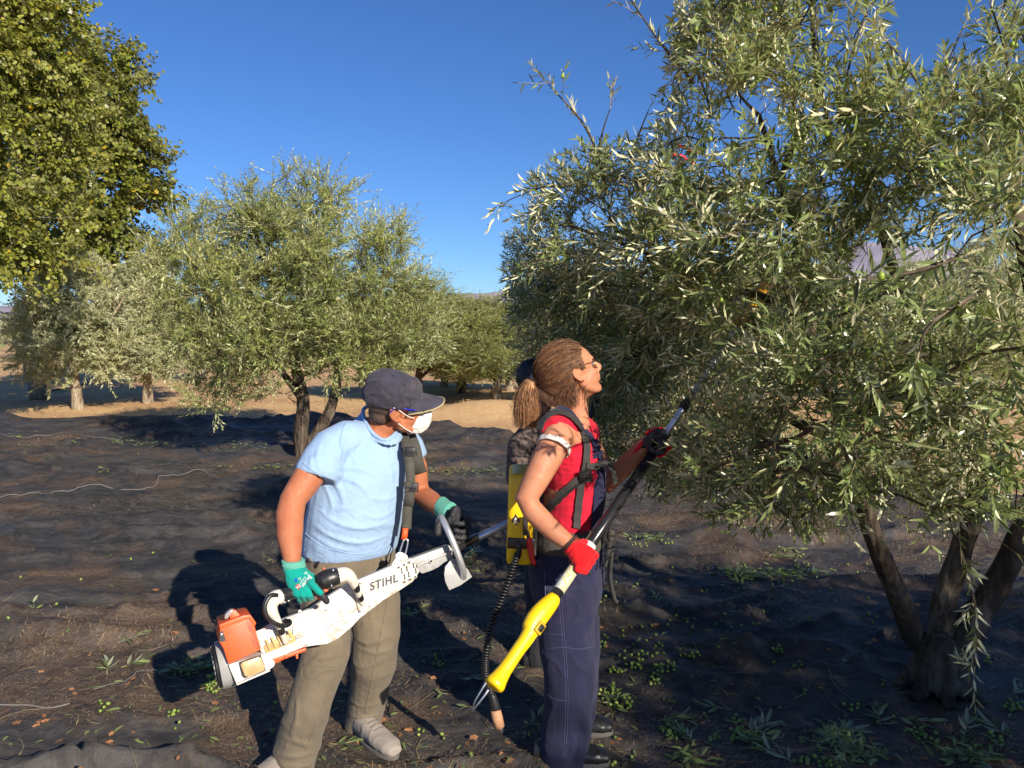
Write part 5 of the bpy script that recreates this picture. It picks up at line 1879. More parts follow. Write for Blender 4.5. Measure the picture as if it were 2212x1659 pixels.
# stained cylinder between the two rails
plate('carburettor', [(385, 880), (560, 800), (600, 830), (585, 855), (400, 930)], -.030, -.002, m_gold, .003)
for k in range(5):
    u = 395 + 36 * k
    plate('cooling_fin', [(u, 845 - 16 * k), (u + 16, 838 - 16 * k), (u + 44, 905 - 16 * k), (u + 28, 912 - 16 * k)], -.038, -.031, m_gold, .001)
for u, v in [(497, 868), (535, 845), (557, 838), (598, 828)]:
    bolt(*Z2(u, v), -.032, .0055)
# white block next to the orange cover
plate('engine_block', [(335, 805), (440, 765), (475, 800), (455, 930), (395, 955), (360, 905)], -.024, -.001, m_tool, .004)
# engine: orange cover with grooves, tank, starter drum
cov = plate('engine_cover', [(105, 760), (190, 715), (300, 690), (330, 755), (345, 815), (372, 905), (160, 1000), (128, 900), (100, 855)], -.055, .13, m_orange, .008)
plate('cover_lip', [(100, 745), (255, 685), (300, 680), (340, 735), (325, 762), (295, 705), (108, 775)], -.058, .132, m_orange, .004)
plate('cover_fin', [(180, 655), (205, 650), (250, 700), (215, 712), (170, 705)], -.03, .02, m_orange, .003)
plate('smoky_cap', [(133, 705), (140, 680), (165, 655), (192, 645), (195, 660), (172, 690), (150, 712)], -.035, .01, m_clear, .004)
for k in range(15):
    f_ = k / 14
    u0, v0 = 133 + 28 * f_, 772 + 215 * f_; u1, v1 = 290 + 62 * f_, 708 + 190 * f_
    plate('cover_rib', [(u0, v0), (u1, v1), (u1 + 1.4, v1 + 5), (u0 + 1.4, v0 + 5)], -.0590, -.0553, m_orange, .001)
for row in range(2):
    for k in range(17):
        f_ = k / 16
        u, v = 268 + 64 * f_ + 15 * row, 702 + 190 * f_ - 3 * row
        plate('vent_slot', [(u, v), (u + 11, v - 3), (u + 12, v + 3), (u + 1, v + 6)], -.0568, -.0552, m_black, 0)
plate('cover_opening', [(105, 800), (118, 780), (126, 785), (146, 845), (120, 858), (104, 850)], -.0572, -.0552, m_black, 0)
plate('spark_plug', [(110, 806), (121, 802), (123, 812), (112, 816)], -.066, -.0575, m_chrome, .001)
plate('lower_frame', [(160, 1000), (400, 925), (460, 985), (455, 1010), (415, 1040), (222, 1130), (212, 1125), (175, 1040)], -.045, .10, m_tool, .005)
plate('tank_recess', [(225, 985), (368, 935), (400, 1030), (385, 1040), (262, 1088), (245, 1070)], -.0475, -.0455, m_black, .0)
plate('fuel_tank', [(236, 1002), (248, 985), (350, 950), (372, 958), (396, 1022), (388, 1040), (290, 1080), (265, 1074)], -.062, -.048, m_tank, .006)
plate('tank_edge', [(210, 1124), (425, 1030), (430, 1042), (216, 1134)], -.062, .06, m_tool, .003)
g = Geo()
ca_ = T(*Z2(150, 985), -.045); cb_ = T(*Z2(190, 1075), -.045)
# starter drum at the far end: disc whose axis runs along the tool
dc = T(*Z2(122, 1000), .05)
dm = TM @ Matrix.Translation(dc) @ Matrix.Rotation(R(8), 4, 'Y')
def drum(x0, x1, r, mat, name, rr=.004):
    rings_ = []
    for x, k in ((x0, r - rr), (x0 + rr * .3, r - rr * .3), (x0 + rr, r), (x1 - rr, r), (x1, r - rr)):
        rings_.append([dm @ Vector((x, k * math.cos(2 * math.pi * i / 36), k * math.sin(2 * math.pi * i / 36))) for i in range(36)])
    g = Geo().rings(rings_); return g.shade_auto(g.obj(name, mat, shaker), 30)


drum(-.012, .030, .078, m_toolgrey, 'starter_housing')
drum(-.022, -.0125, .070, m_black, 'starter_drum')
drum(-.028, -.0225, .052, m_toolgrey, 'starter_cap')
for k in range(20):
    a = 2 * math.pi * k / 20
    g = Geo().box(dm @ Matrix.Rotation(a, 4, 'X') @ Matrix.Translation((-.0245, 0, .062)), .004, .006, .014, .001); g.obj('starter_slot', m_black, shaker)
plate('lower_guard', [(430, 970), (660, 890), (655, 915), (520, 965), (470, 990), (440, 990)], .02, .10, m_orange, .004)
for u in (520, 590):
    plate('guard_rib', [(u, 935), (u + 14, 930), (u + 18, 958), (u + 4, 964)], .012, .019, m_orange, .001)
# rear handle: two cast arms, black joints, soft grips
m_handle = mat_simple('cream_handle', (0.66, 0.62, 0.54), .5, var=.06, bumps=.1, dirt=(.35, .27, .17), dirt_amt=.5, dscale=12)
def tube_px(name, pts, radii, mat, parent=None, per=5, n=14):
    q = smooth_path([TW(*p[0], p[1]) for p in pts], per)
    m_ = len(q); rr = np.interp(np.linspace(0, len(radii) - 1, m_), range(len(radii)), radii)
    g = Geo().tube(q, list(rr), n, round_ends=True); return g.obj(name, mat, parent or shaker)


tube_px('handle_arm', [(Z2(525, 855), -.045), (Z2(505, 800), -.06), (Z2(470, 715), -.08), (Z2(440, 665), -.09), (Z2(430, 620), -.09), (Z2(455, 575), -.085), (Z2(500, 565), -.08)], [.009, .010, .013, .019, .024, .024, .024], m_handle)
tube_px('handle_arm', [(Z2(1018, 612), -.010), (Z2(1000, 570), -.03), (Z2(975, 510), -.06), (Z2(945, 450), -.08), (Z2(905, 425), -.085), (Z2(840, 440), -.085)], [.009, .0095, .012, .019, .025, .028], m_handle)
tube_px('joint', [(Z2(980, 520), -.058), (Z2(970, 492), -.066)], [.0125, .0145], m_black, per=3)
tube_px('joint', [(Z2(1006, 580), -.026), (Z2(1000, 562), -.034)], [.0115, .0115], m_black, per=3)
tube_px('joint', [(Z2(500, 790), -.062), (Z2(492, 765), -.068)], [.0125, .0125], m_black, per=3)
tube_px('grip', [(Z2(835, 440), -.085), (Z2(800, 452), -.083), (Z2(760, 470), -.08), (Z2(730, 495), -.078), (Z2(640, 530), -.072), (Z2(560, 545), -.072), (Z2(505, 562), -.078)], [.031, .033, .032, .022, .018, .020, .026], m_black)
for u, v, y in [(828, 398, -.112), (818, 495, -.112), (520, 602, -.100), (545, 592, -.10)]:
    c = TW(*Z2(u, v), y); Geo().ell(c, .0045, .0045, .0045).obj('screw', m_chrome, shaker)
plate('trigger', [(722, 560), (735, 556), (752, 585), (742, 590), (728, 575)], -.10, -.085, m_orange, .002)
plate('trigger', [(768, 520), (800, 520), (798, 530), (775, 540)], -.10, -.085, m_orange, .002)
plate('trigger', [(765, 382), (778, 380), (780, 392), (766, 394)], -.09, -.075, m_orange, .002)
# black ribbed hose
hose = smooth_path([TW(*Z2(u, v), y) for u, v, y in [(475, 558, -.105), (430, 560, -.115), (398, 610, -.12), (395, 660, -.12), (420, 710, -.115), (470, 742, -.105), (520, 752, -.09), (552, 738, -.07), (548, 722, -.05), (520, 720, -.03)]], 12)
rr = [.0062 + .0014 * (i % 2) for i in range(len(hose))]
Geo().tube(hose, rr, 9).obj('ribbed_hose', m_black, shaker)
# hanging bracket with holes
plate('hanging_bracket', [(1200, 362), (1230, 320), (1228, 300), (1245, 283), (1268, 282), (1300, 300), (1310, 325), (1250, 350), (1210, 372)], .004, .012, m_tool, .001)
for u, v in [(1247, 298), (1290, 316), (1262, 330), (1222, 350)]:
    bolt(*Z2(u, v), .0035, .0035)
# vents and rivets beside the lettering
for i, (u, v) in enumerate([(1245, 377), (1280, 361), (1313, 346), (1282, 470), (1317, 454), (1352, 437)]):
    bolt(*Z2(u, v), -.001, .0068, m_black)
for u, v in [(1268, 402), (1285, 440), (1300, 388), (1312, 425), (1343, 368), (1357, 402)]:
    plate('vent', [(u - 8, v - 16), (u + 4, v - 19), (u + 3, v), (u + 9, v + 14), (u - 3, v + 18), (u - 3, v + 1)], -.0022, -.0004, m_black, 0)
# lettering on the side plate
cu = bpy.data.curves.new('t', 'FONT'); cu.body = 'STIHL'; cu.size = 1; cu.offset = .035; cu.shear = .25; cu.align_x = 'CENTER'; cu.align_y = 'CENTER'; cu.space_character = 1.12
o = bpy.data.objects.new('t', cu); sc.collection.objects.link(o)
dg = bpy.context.evaluated_depsgraph_get(); me = o.evaluated_get(dg).to_mesh()
vs = np.array([tuple(v.co) for v in me.vertices]); fs = [tuple(p.vertices) for p in me.polygons]
o.evaluated_get(dg).to_mesh_clear(); bpy.data.objects.remove(o)
a_ = T(*Z2(1058, 508), -.001); b_ = T(*Z2(1238, 448), -.001)
w_ = vs[:, 0].max() - vs[:, 0].min(); sc_ = (b_ - a_).length / w_; an = math.atan2(b_.z - a_.z, b_.x - a_.x)
mid = (a_ + b_) / 2
X = vs[:, 0] * sc_; Y_ = vs[:, 1] * sc_ * 1.05
L3 = np.stack([mid.x + X * math.cos(an) - Y_ * math.sin(an), np.full(len(X), -.0012), mid.z + X * math.sin(an) + Y_ * math.cos(an)], 1)
tm_ = np.array(TM); obj('lettering', L3 @ tm_[:3, :3].T + tm_[:3, 3], fs, m_black, shaker, smooth=False)
# narrow gear arm to the guard
plate('gear_arm', [(1330, 322), (1570, 235), (1590, 262), (1592, 320), (1545, 345), (1500, 380), (1460, 400), (1400, 420), (1375, 405)], -.001, .05, m_toolgrey, .005)
plate('gear_arm_rib', [(1362, 362), (1590, 268), (1592, 284), (1366, 382)], -.010, -.0015, m_toolgrey, .003)
bolt(*Z2(1452, 337), -.0105, .0085, m_black)
gp = plate('guard_plate', [(1545, 375), (1590, 320), (1640, 335), (1690, 395), (1716, 440), (1640, 495), (1570, 525), (1545, 470), (1538, 420)], -.020, -.012, m_toolgrey, .001)
bolt(*Z2(1597, 362), -.0205, .006, m_bolt)
tube_px('hoop', [(Z2(1500, 85), .10), (Z2(1512, 62), .04), (Z2(1525, 68), -.01), (Z2(1560, 140), -.05), (Z2(1600, 230), -.065), (Z2(1638, 330), -.062), (Z2(1660, 400), -.045), (Z2(1662, 440), -.022)], [.0115] * 8, m_alu)
tube_px('hoop_grip', [(Z2(1497, 160), .10), (Z2(1500, 100), .10)], [.014, .014], m_coat)
# long aluminium pole and its branch hook
p0 = TM @ Vector((T(*Z2(1560, 290)).x, .025, T(*Z2(1560, 290)).z))
pe = P(1452, 968, 4.15)
pa = P(1012, 1170, 3.02); pb = P(1095, 1130, 3.23)
Geo().tube([p0, pa], [.020, .018], 14).obj('coupling', m_black, shaker)
Geo().tube([pa, pa.lerp(pb, .18)], [.0175, .0175], 14, round_ends=True).obj('collar', m_bolt, shaker)
Geo().tube([pa.lerp(pb, .12), pe], .0150, 14).obj('pole', m_alu, shaker)
hd = (pe - pa).normalized()
Geo().tube(smooth_path([pe, pe + hd * .06, pe + hd * .10 + Vector((0, 0, .02)), pe + hd * .11 + Vector((0, 0, .06))], 6), .010, 10, round_ends=True).obj('branch_hook', m_toolgrey, shaker)
# ============================================================ the woman
woman = empty('person', on_net(1215, 1700), 'woman in red top and navy bib overalls with brown ponytail, looking up', 'person', 'harvesters')
fw = Vector((1, .04, 0))
shR, elR, wrR = P(1205, 940, 2.78), P(1137, 1078, 2.665), P(1244, 1186, 2.60)
shL, elL, wrL = P(1262, 940, 3.10), P(1318, 1045, 3.10), P(1392, 958, 2.96)
hm = head_matrix(P(1238, 806, 2.93), Vector((.88, .28, .385)), Vector((-.385, -.06, .9)))
hs = .95
g = Geo()
add_head(g, hm, hs, .92, .9, 1.15)
g.tube([P(1232, 830, 2.93), P(1240, 868, 2.93), P(1243, 905, 2.93), P(1238, 935, 2.93)], [.050, .047, .052, .07], 14, round_ends=True)
TR = [(1238, 912, 2.93, .09, .055), (1228, 935, 2.93, .150, .075), (1230, 985, 2.93, .142, .100), (1230, 1060, 2.93, .128, .096), (1228, 1120, 2.93, .120, .095), (1224, 1180, 2.93, .130, .100), (1222, 1230, 2.93, .13, .10)]
g.loft(rings_px(TR, fw), 20)
g.tube([P(1225, 938, 2.85), shR, P(1184, 985, 2.72), P(1158, 1035, 2.68), elR, P(1152, 1105, 2.655), P(1196, 1148, 2.625), P(1240, 1182, 2.605)], [.052, .056, .053, .046, .041, .039, .034, .025], 16, round_ends=True)
g.tube([P(1240, 938, 3.0), shL, P(1292, 1000, 3.12), elL, P(1345, 1012, 3.05), wrL], [.05, .052, .046, .040, .038, .027], 14, round_ends=True)
for dx, Y in ((0, 2.84), (8, 3.03)):
    g.tube([P(1222 + dx, 1270, Y), P(1226 + dx, 1430, Y), P(1212 + dx, 1690, Y)], [.07, .055, .045], 12, round_ends=True)
V, N, F = g.remesh(.0055, 4, .45)
obj('body', V, F, m_skin_woman, woman)
r3 = hm.to_3x3()
for s_ in (1, -1):
    e = Geo().ell(hm @ Vector((.072 * hs, .030 * s_, .008)), .012, .012, .012, r3, 12, 8).obj('eye', m_eye, woman)
# hair: skull cap of hair plus combed strands to the tie
tie = hm.inverted() @ P(1150, 818, 2.92)
hc = Vector((-.026, 0, .032)); hr = Vector((.105, .089, .098))
def bare(q):
    x, y, z = q
    if x > .064 - .25 * abs(y) and z < .092:
        return True
    if x > .030 and z < .052 + (x - .030) * 1.0:
        return True
    if -.030 < x < .012 and z < .030:
        return True
    if x >= .012 and z < .004:
        return True
    return z < -.066


g = Geo(); g.ell(hm @ hc, hr.x * .97, hr.y * .97, hr.z * .97, r3, 30, 20)
g.ell(hm @ Vector((-.085, 0, -.005)), .050, .055, .055, r3, 20, 14)
V, N, F = g.remesh(.005, 3); V = cloth(V, N, .002, 22, 61, (1, 1, 1))
mi = np.array(hm.inverted()); Lc = V @ mi[:3, :3].T + mi[:3, 3]
kp = np.array([not bare(q) for q in Lc]); F2 = [f for f in F if all(kp[i] for i in f)]
hair = obj('hair', V, F2, m_hair, woman)
rh = np.random.default_rng(77)
def strands(n, fn, mat, name, parent, r0=.0011):
    VV, FF = [], []; k0 = 0
    for _ in range(n):
        pts = fn()
        if pts is None:
            continue
        m_ = len(pts); g = Geo().tube(pts, [r0 * (1 - .6 * i / (m_ - 1)) for i in range(m_)], 3, close=False)
        VV += g.v; FF += [tuple(i + k0 for i in f) for f in g.f]; k0 += len(g.v)
    o = obj(name, np.array([tuple(p) for p in VV]), FF, mat, parent); tag(o, kind='stuff'); return o


td = Vector(((tie - hc).x / hr.x, (tie - hc).y / hr.y, (tie - hc).z / hr.z)).normalized()
def strand_scalp():
    for _ in range(40):
        d = Vector(rh.normal(size=3)).normalized()
        q = hc + Vector((d.x * hr.x, d.y * hr.y, d.z * hr.z))
        if not bare(q) and d.dot(td) < .9:
            break
    else:
        return None
    lift = 1 + abs(rh.normal(0, .030)); pts = []
    an = d.angle(td); ax = d.cross(td)
    if ax.length < .05:
        return None
    ax.normalize()
    a0 = rh.uniform(-.0, .25)
    wob = rh.normal(0, .09)
    stray = rh.random() < .12
    for i in range(7):
        t = i / 6
        dd = Quaternion(ax, an * t) @ d
        dd = (dd + Vector((0, wob * math.sin(math.pi * t), -.16 * math.sin(math.pi * t)))).normalized()
        k = lift + (.06 * math.sin(math.pi * t) if stray else 0) + .015 * math.sin(7 * t + wob * 50)
        q = hc + Vector((dd.x * hr.x, dd.y * hr.y, dd.z * hr.z)) * k
        if t > .72:
            s = (t - .72) / .28; q = q.lerp(tie + Vector((.0, 0, 0)) + Vector((q - tie)).normalized() * .012, s * s)
        if -.030 < q.x < .012 and q.z < .030 and i > 0:
            q.z = .031
        pts.append(hm @ q)
    return pts


strands(2100, strand_scalp, m_hair, 'combed_hair', hair, .0006)
strands(700, strand_scalp, m_hair2, 'combed_hair', hair, .0005)
TIE = P(1149, 818, 2.92)
def strand_tail(mat=0):
    a, r_ = rh.uniform(0, 6.28), rh.random() ** .5 * (1.25 if rh.random() < .2 else 1)
    o = Vector((math.cos(a) * .020 * r_, math.sin(a) * .020 * r_, 0))
    end = P(1136, 925 - 22 * rh.random() ** 1.5 - 20 * (rh.random() < .2), 2.90) + Vector((math.cos(a) * .042 * r_, math.sin(a) * .045 * r_, 0))
    mid = P(1137, 852, 2.905) + Vector((math.cos(a) * .037 * r_, math.sin(a) * .040 * r_, 0)) + Vector(rh.normal(0, .003, 3))
    mid2 = P(1136, 890, 2.90) + Vector((math.cos(a) * .042 * r_, math.sin(a) * .045 * r_, 0)) + Vector(rh.normal(0, .004, 3))
    return smooth_path([TIE + Vector((.015, 0, .005)) + o * .5, TIE + o * .8 + Vector((-.008, 0, -.006)), mid, mid2, end], 3)


g = Geo().tube([TIE + Vector((.01, 0, 0)), P(1143, 836, 2.91), P(1138, 858, 2.905), P(1136, 885, 2.90), P(1136, 906, 2.90)], [.014, .022, .031, .034, .018], 14, round_ends=True)
V, N, F = g.remesh(.005, 2); V = cloth(V, N, .008, 22, 63, (1, 1, .2)); tail = obj('ponytail', V, F, m_hair2, woman)
strands(900, strand_tail, m_hair2, 'ponytail_hair', tail, .0008); strands(350, strand_tail, m_hair, 'ponytail_hair', tail, .0008)
def strand_loose():
    a = rh.random(); s = P(1215 + 55 * a, 828 + 8 * rh.random(), 2.875 + .03 * rh.random())
    e = s + Vector((rh.normal(-.02 - .03 * (1 - a), .02), rh.normal(0, .012), -rh.uniform(.04, .11)))
    m_ = (s + e) / 2 + Vector(rh.normal(0, .010, 3))
    return smooth_path([s, m_, e], 4)


strands(110, strand_loose, m_hair, 'loose_hair', hair, .0009)
def strand_nape():
    s = hm @ (hc + Vector((-.04 + .05 * rh.random(), -.075 + .02 * rh.random(), -.055)))
    e = P(1185 + 60 * rh.random(), 868 + 12 * rh.random(), 2.87)
    return smooth_path([s, (s + e) / 2 + Vector(rh.normal(0, .006, 3)), e, P(1160 + rh.normal(0, 6), 845 + rh.normal(0, 8), 2.89)], 4)


strands(150, strand_nape, m_hair, 'nape_hair', hair, .001)
th = Geo().tube([TIE + Vector((0, .022 * math.cos(a), .022 * math.sin(a))) for a in np.linspace(0, 6.28, 14)], .006, 7).obj('hair_tie', m_strapb, woman)
# sunglasses
sg_ = empty  # (kept simple: children of the woman)
m_gold_w = mat_simple('gold_wire', (.62, .42, .18), .25, metal=1, bumps=0)
for s_ in (1, -1):
    ring_ = [hm @ (Vector((.087 - .012 * abs(math.cos(a)) ** 2, .033 * s_ + .027 * math.cos(a), .006 + .023 * math.sin(a) - .003 * math.cos(a) * s_)) * hs) for a in np.linspace(0, 6.283, 19)[:-1]]
    Geo().add(ring_, [tuple(range(18))]).obj('sunglass_lens', m_lens, woman, smooth=False)
    Geo().tube(ring_ + ring_[:1], .0012, 6).obj('sunglass_rim', m_gold_w, woman)
    Geo().tube([hm @ (Vector(q) * hs) for q in ((.084, .060 * s_, .014), (.040, .072 * s_, .022), (-.008, .081 * s_, .034))], .0011, 5).obj('sunglass_arm', m_gold_w, woman)
Geo().ell(hm @ (Vector((.0, -.080, -.030)) * hs), .003, .003, .004).obj('earring', m_gold_w, woman)

# red top
def top_base():
    g = Geo()
    g.loft(rings_px([(1240, 922, 2.93, .080, .052), (1236, 932, 2.93, .120, .070), (1230, 950, 2.93, .148, .092), (1231, 985, 2.93, .148, .108), (1234, 1015, 2.93, .142, .108), (1233, 1060, 2.93, .132, .100), (1231, 1110, 2.93, .128, .100), (1229, 1150, 2.93, .134, .105)], fw), 26)
    g.tube([P(1232, 930, 2.90), P(1213, 923, 2.83), P(1197, 931, 2.80), P(1184, 944, 2.80)], [.055, .062, .060, .052], 16)
    g.tube([P(1240, 930, 2.98), P(1255, 930, 3.06), P(1265, 940, 3.10)], [.055, .06, .06], 14)
    return g


g = top_base(); V, N, F = g.remesh(.010, 3); S0 = Surf(V, F); g = top_base()
folds(g, S0, [(.007, (1215, 990), (1235, 985), (1262, 992)), (.007, (1205, 1010), (1230, 1012), (1258, 1020)), (.006, (1200, 1075), (1225, 1070), (1250, 1080)), (.006, (1205, 1095), (1235, 1092), (1270, 1090)),
              (.006, (1210, 1110), (1240, 1115), (1280, 1108)), (.006, (1180, 915), (1195, 935), (1200, 960)), (.007, (1220, 960), (1235, 980), (1240, 1010)), (.006, (1255, 1040), (1265, 1080), (1260, 1120)), (.006, (1195, 1050), (1215, 1045), (1240, 1052))], sink=.3)
V, N, F = g.remesh(.005, 3)
V = cloth(V, N, .004, 15, 71, (1, 1, 1.6))
# the arm comes out of the sleeve: cut the cloth where the bare shoulder shows
arm_ax0 = np.array(P(1200, 958, 2.70)); 
dd_ = (V - arm_ax0) / np.array([.050, .085, .062])
cut = (dd_ ** 2).sum(1) < 1
F2 = F
tee = obj('red_top', V, F2, m_redtee, woman)
St = Surf(V, F)
Geo().tube(smooth_path([P(1216, 884, 2.86), P(1236, 902, 2.855), P(1256, 920, 2.865), P(1270, 930, 2.90), P(1274, 932, 2.95), P(1262, 915, 3.02), P(1235, 890, 3.02)], 5), .005, 7).obj('neckline', m_redtee, tee)
m_lace = mat_simple('white_lace', (.74, .69, .62), .95, var=.2, scale=120, bumps=.8, bscale=300)
ax = (P(1158, 1035, 2.68) - shR).normalized(); c_ = P(1196, 966, 2.735); u_ = ax.cross(Vector((0, 1, 0))).normalized(); v_ = ax.cross(u_)
ring_ = [c_ + (u_ * math.cos(a) + v_ * math.sin(a)) * (.0575 + .0015 * math.sin(9 * a)) + ax * (-.004 * math.sin(a + .6)) for a in np.linspace(0, 6.283, 40)]
Geo().ribbon(ring_, [(p - c_) for p in ring_], .013, .002).obj('lace_band', m_lace, tee)
Geo().tube([p + ax * -.009 + Vector(rh.normal(0, .0015, 3)) for p in ring_], .003, 6).obj('lace_frill', m_lace, tee)

# overalls
def ov_base():
    g = Geo()
    g.loft(rings_px([(1229, 1138, 2.93, .140, .112), (1227, 1165, 2.93, .148, .122), (1225, 1200, 2.93, .162, .136), (1223, 1240, 2.93, .168, .140), (1222, 1280, 2.93, .160, .134), (1223, 1300, 2.93, .15, .12)], fw), 24)
    for dx, Y in ((0, 2.845), (12, 3.02)):
        g.tube([P(1222 + dx, 1260, Y), P(1221 + dx, 1320, Y), P(1227 + dx, 1400, Y - .01), P(1230 + dx, 1470, Y - .01), P(1226 + dx, 1540, Y), P(1222 + dx, 1600, Y), P(1216 + dx, 1660, Y), P(1212 + dx, 1700, Y), P(1212 + dx, 1712, Y)],
               [.108, .105, .100, .094, .090, .090, .088, .088, .090], 20)
    return g


g = ov_base(); V, N, F = g.remesh(.010, 3); S0 = Surf(V, F); g = ov_base()
folds(g, S0, [(.010, (1240, 1290), (1250, 1320), (1230, 1345)), (.009, (1165, 1480), (1190, 1510), (1200, 1530)), (.009, (1180, 1560), (1195, 1530), (1205, 1510)), (.009, (1225, 1400), (1250, 1440), (1282, 1450)),
              (.009, (1170, 1410), (1200, 1430), (1225, 1470)), (.009, (1240, 1500), (1260, 1540), (1275, 1560)), (.008, (1235, 1230), (1260, 1260), (1285, 1265)), (.009, (1180, 1600), (1215, 1610), (1250, 1600)),
              (.009, (1150, 1240), (1175, 1260), (1190, 1300)), (.008, (1230, 1560), (1240, 1600), (1235, 1640))], sink=.3)
V, N, F = g.remesh(.0062, 3); V = cloth(V, N, .008, 6, 73, (1, 1, .8))
ov = obj('bib_overalls', V, F, m_navy, woman)
So = Surf(V, F)
m_seam = mat_simple('pale_seam_thread', (.075, .075, .165), .9, bumps=0)
seam(So, [(1207, 1255), (1210, 1330), (1215, 1380), (1220, 1440), (1222, 1500), (1220, 1580), (1216, 1640)], m_seam, ov, .0009)
seam(So, [(1212, 1255), (1215, 1330), (1220, 1380), (1225, 1440), (1227, 1500), (1225, 1580), (1221, 1640)], m_seam, ov, .0009)
seam(So, [(1172, 1400), (1195, 1400), (1218, 1398), (1250, 1402), (1286, 1396)], m_seam, ov, .0009)
seam(So, [(1176, 1460), (1178, 1490), (1188, 1505), (1205, 1512), (1222, 1514)], m_seam, ov, .0009)
seam(So, [(1173, 1368), (1195, 1370), (1216, 1370)], m_seam, ov, .0009)
seam(So, [(1173, 1405), (1174, 1440), (1176, 1468)], m_seam, ov, .0009)
pp, nn = So.path([(1177, 1232), (1178, 1262), (1180, 1300)], .002, 4); Geo().tube(pp, .002, 5).obj('seam', m_seam, ov, .0009)
# leg pocket flap, standing proud
pk = [So.at(x, y, .004) for x, y in ((1178, 1405), (1219, 1405), (1222, 1512), (1186, 1508))]
# bib panel over the chest
def panel(pts, mat, name, parent, th=.0035):
    top_ = [Vector(p) for p in pts]; g = Geo(); n = len(pts)
    nrm = Vector()
    c = sum(top_, Vector()) / n
    for i in range(n):
        nrm += (top_[i] - c).cross(top_[(i + 1) % n] - c)
    nrm.normalize()
    g.add([p + nrm * th for p in top_] + [p - nrm * th for p in top_], [tuple(range(n)), tuple(reversed(range(n, 2 * n)))] + [((i + 1) % n, i, i + n, (i + 1) % n + n) for i in range(n)])
    return g.obj(name, mat, parent, smooth=False)


bibg = []
rows = []
for py, xf, y0, y1 in ((990, 1301, 2.845, 3.02), (1020, 1306, 2.84, 3.03), (1060, 1305, 2.835, 3.03), (1100, 1303, 2.83, 3.03), (1145, 1300, 2.82, 3.04)):
    r_ = []
    for k in range(9):
        s = k / 8; Y = y0 + (y1 - y0) * s
        bulge = 10 * (1 - (2 * s - 1) ** 2) - (14 if k == 0 else 0)
        r_.append(P(xf - 6 + bulge, py, Y))
    rows.append(r_)
Vb = [p for r_ in rows for p in r_]; Vb2 = [p + Vector((-.005, 0, 0)) for p in Vb]; nb = len(Vb); Fb = []
for j in range(4):
    for i in range(8):
        q = (j * 9 + i, j * 9 + i + 1, (j + 1) * 9 + i + 1, (j + 1) * 9 + i); Fb += [q, tuple(k + nb for k in q[::-1])]
edge_ = [j * 9 for j in range(5)] + [36 + i for i in range(1, 9)] + [j * 9 + 8 for j in range(3, -1, -1)] + [i for i in range(7, 0, -1)]
for a, c in zip(edge_, edge_[1:] + edge_[:1]):
    Fb.append((a, c, c + nb, a + nb))
o = Geo().add(Vb + Vb2, Fb).obj('bib', m_navy, ov)
strap_on(St, [(1190, 893), (1206, 887), (1222, 890), (1246, 914), (1272, 944), (1288, 975), (1293, 992)], .034, m_navy, ov, 'overall_strap', .008, .002)
for k in range(3):
    c = P(1281 + 5 * k, 958 + 12 * k, 2.838 - .003 * k)
    buckle(c, (.4, .05, -.9), (0, 0, 1), (.3, -.95, .1), .012, .040, ov, m_navy, 'strap_adjuster')
# gathered waistband / pack belt
pack = empty('battery_pack', P(1122, 1200, 2.95), 'yellow battery pack with black spade emblem worn on the back of the woman', 'battery pack')
g = Geo()
for z, hw_, hd_ in ((0, 1, 1), ):
    g.loft(rings_px([(1228, 1132, 2.93, .146, .120), (1228, 1140, 2.93, .154, .128), (1227, 1168, 2.93, .160, .134), (1226, 1180, 2.93, .155, .130)], fw), 30)
V, N, F = g.remesh(.006, 2); V = cloth(V, N, .006, 14, 81); m_belt = mat_cloth('dark_grey_belt', (.060, .054, .046), var=.2, dirt=(.11, .09, .07), dirt_amt=.4)
obj('waist_belt', V, F, m_belt, pack)
Sall = Surf(np.concatenate([V]), F)
# harness straps on the body
strap_on(St, [(1166, 935), (1176, 912), (1198, 896), (1222, 898), (1242, 912), (1256, 935), (1264, 965), (1263, 1000), (1259, 1025)], .029, m_strapb, pack, 'shoulder_strap', .010, .002)
strap_on(St, [(1256, 1030), (1252, 1070), (1248, 1110), (1244, 1140)], .026, m_strapb, pack, 'strap_tail', .008, .0015)
strap_on(St, [(1250, 1034), (1225, 1058), (1200, 1085), (1182, 1105)], .030, m_strapb, pack, 'lower_strap', .008, .002)
strap_on(St, [(1262, 1005), (1278, 1006), (1292, 1002)], .024, m_strapb, pack, 'chest_strap', .016, .002)
q = smooth_path([P(1292, 1002, 2.82), P(1310, 1002, 2.82), P(1322, 1014, 2.83), P(1328, 1034, 2.84), P(1330, 1046, 2.84)], 4)
Geo().ribbon(q, [Vector((.5, -.85, .3))] * len(q), .022, .0015).obj('loose_strap', m_strapb, pack)
h = St.at(1259, 1024, .024); buckle(h[0], (1, 0, .15), (0, 0, 1), h[1], .040, .044, pack)
Geo().ell(P(1320, 1158, 2.83), .016, .02, .026).obj('belt_knot', m_belt, pack)
for pts in ([(1318, 1170, 2.82), (1312, 1200, 2.82), (1306, 1225, 2.82)], [(1322, 1172, 2.82), (1320, 1210, 2.82), (1318, 1250, 2.83), (1326, 1290, 2.83), (1332, 1303, 2.83)]):
    q = smooth_path([P(*p) for p in pts], 4); Geo().ribbon(q, [Vector((-.3, -.95, .1))] * len(q), .016, .0015).obj('belt_end', m_strapb, pack)
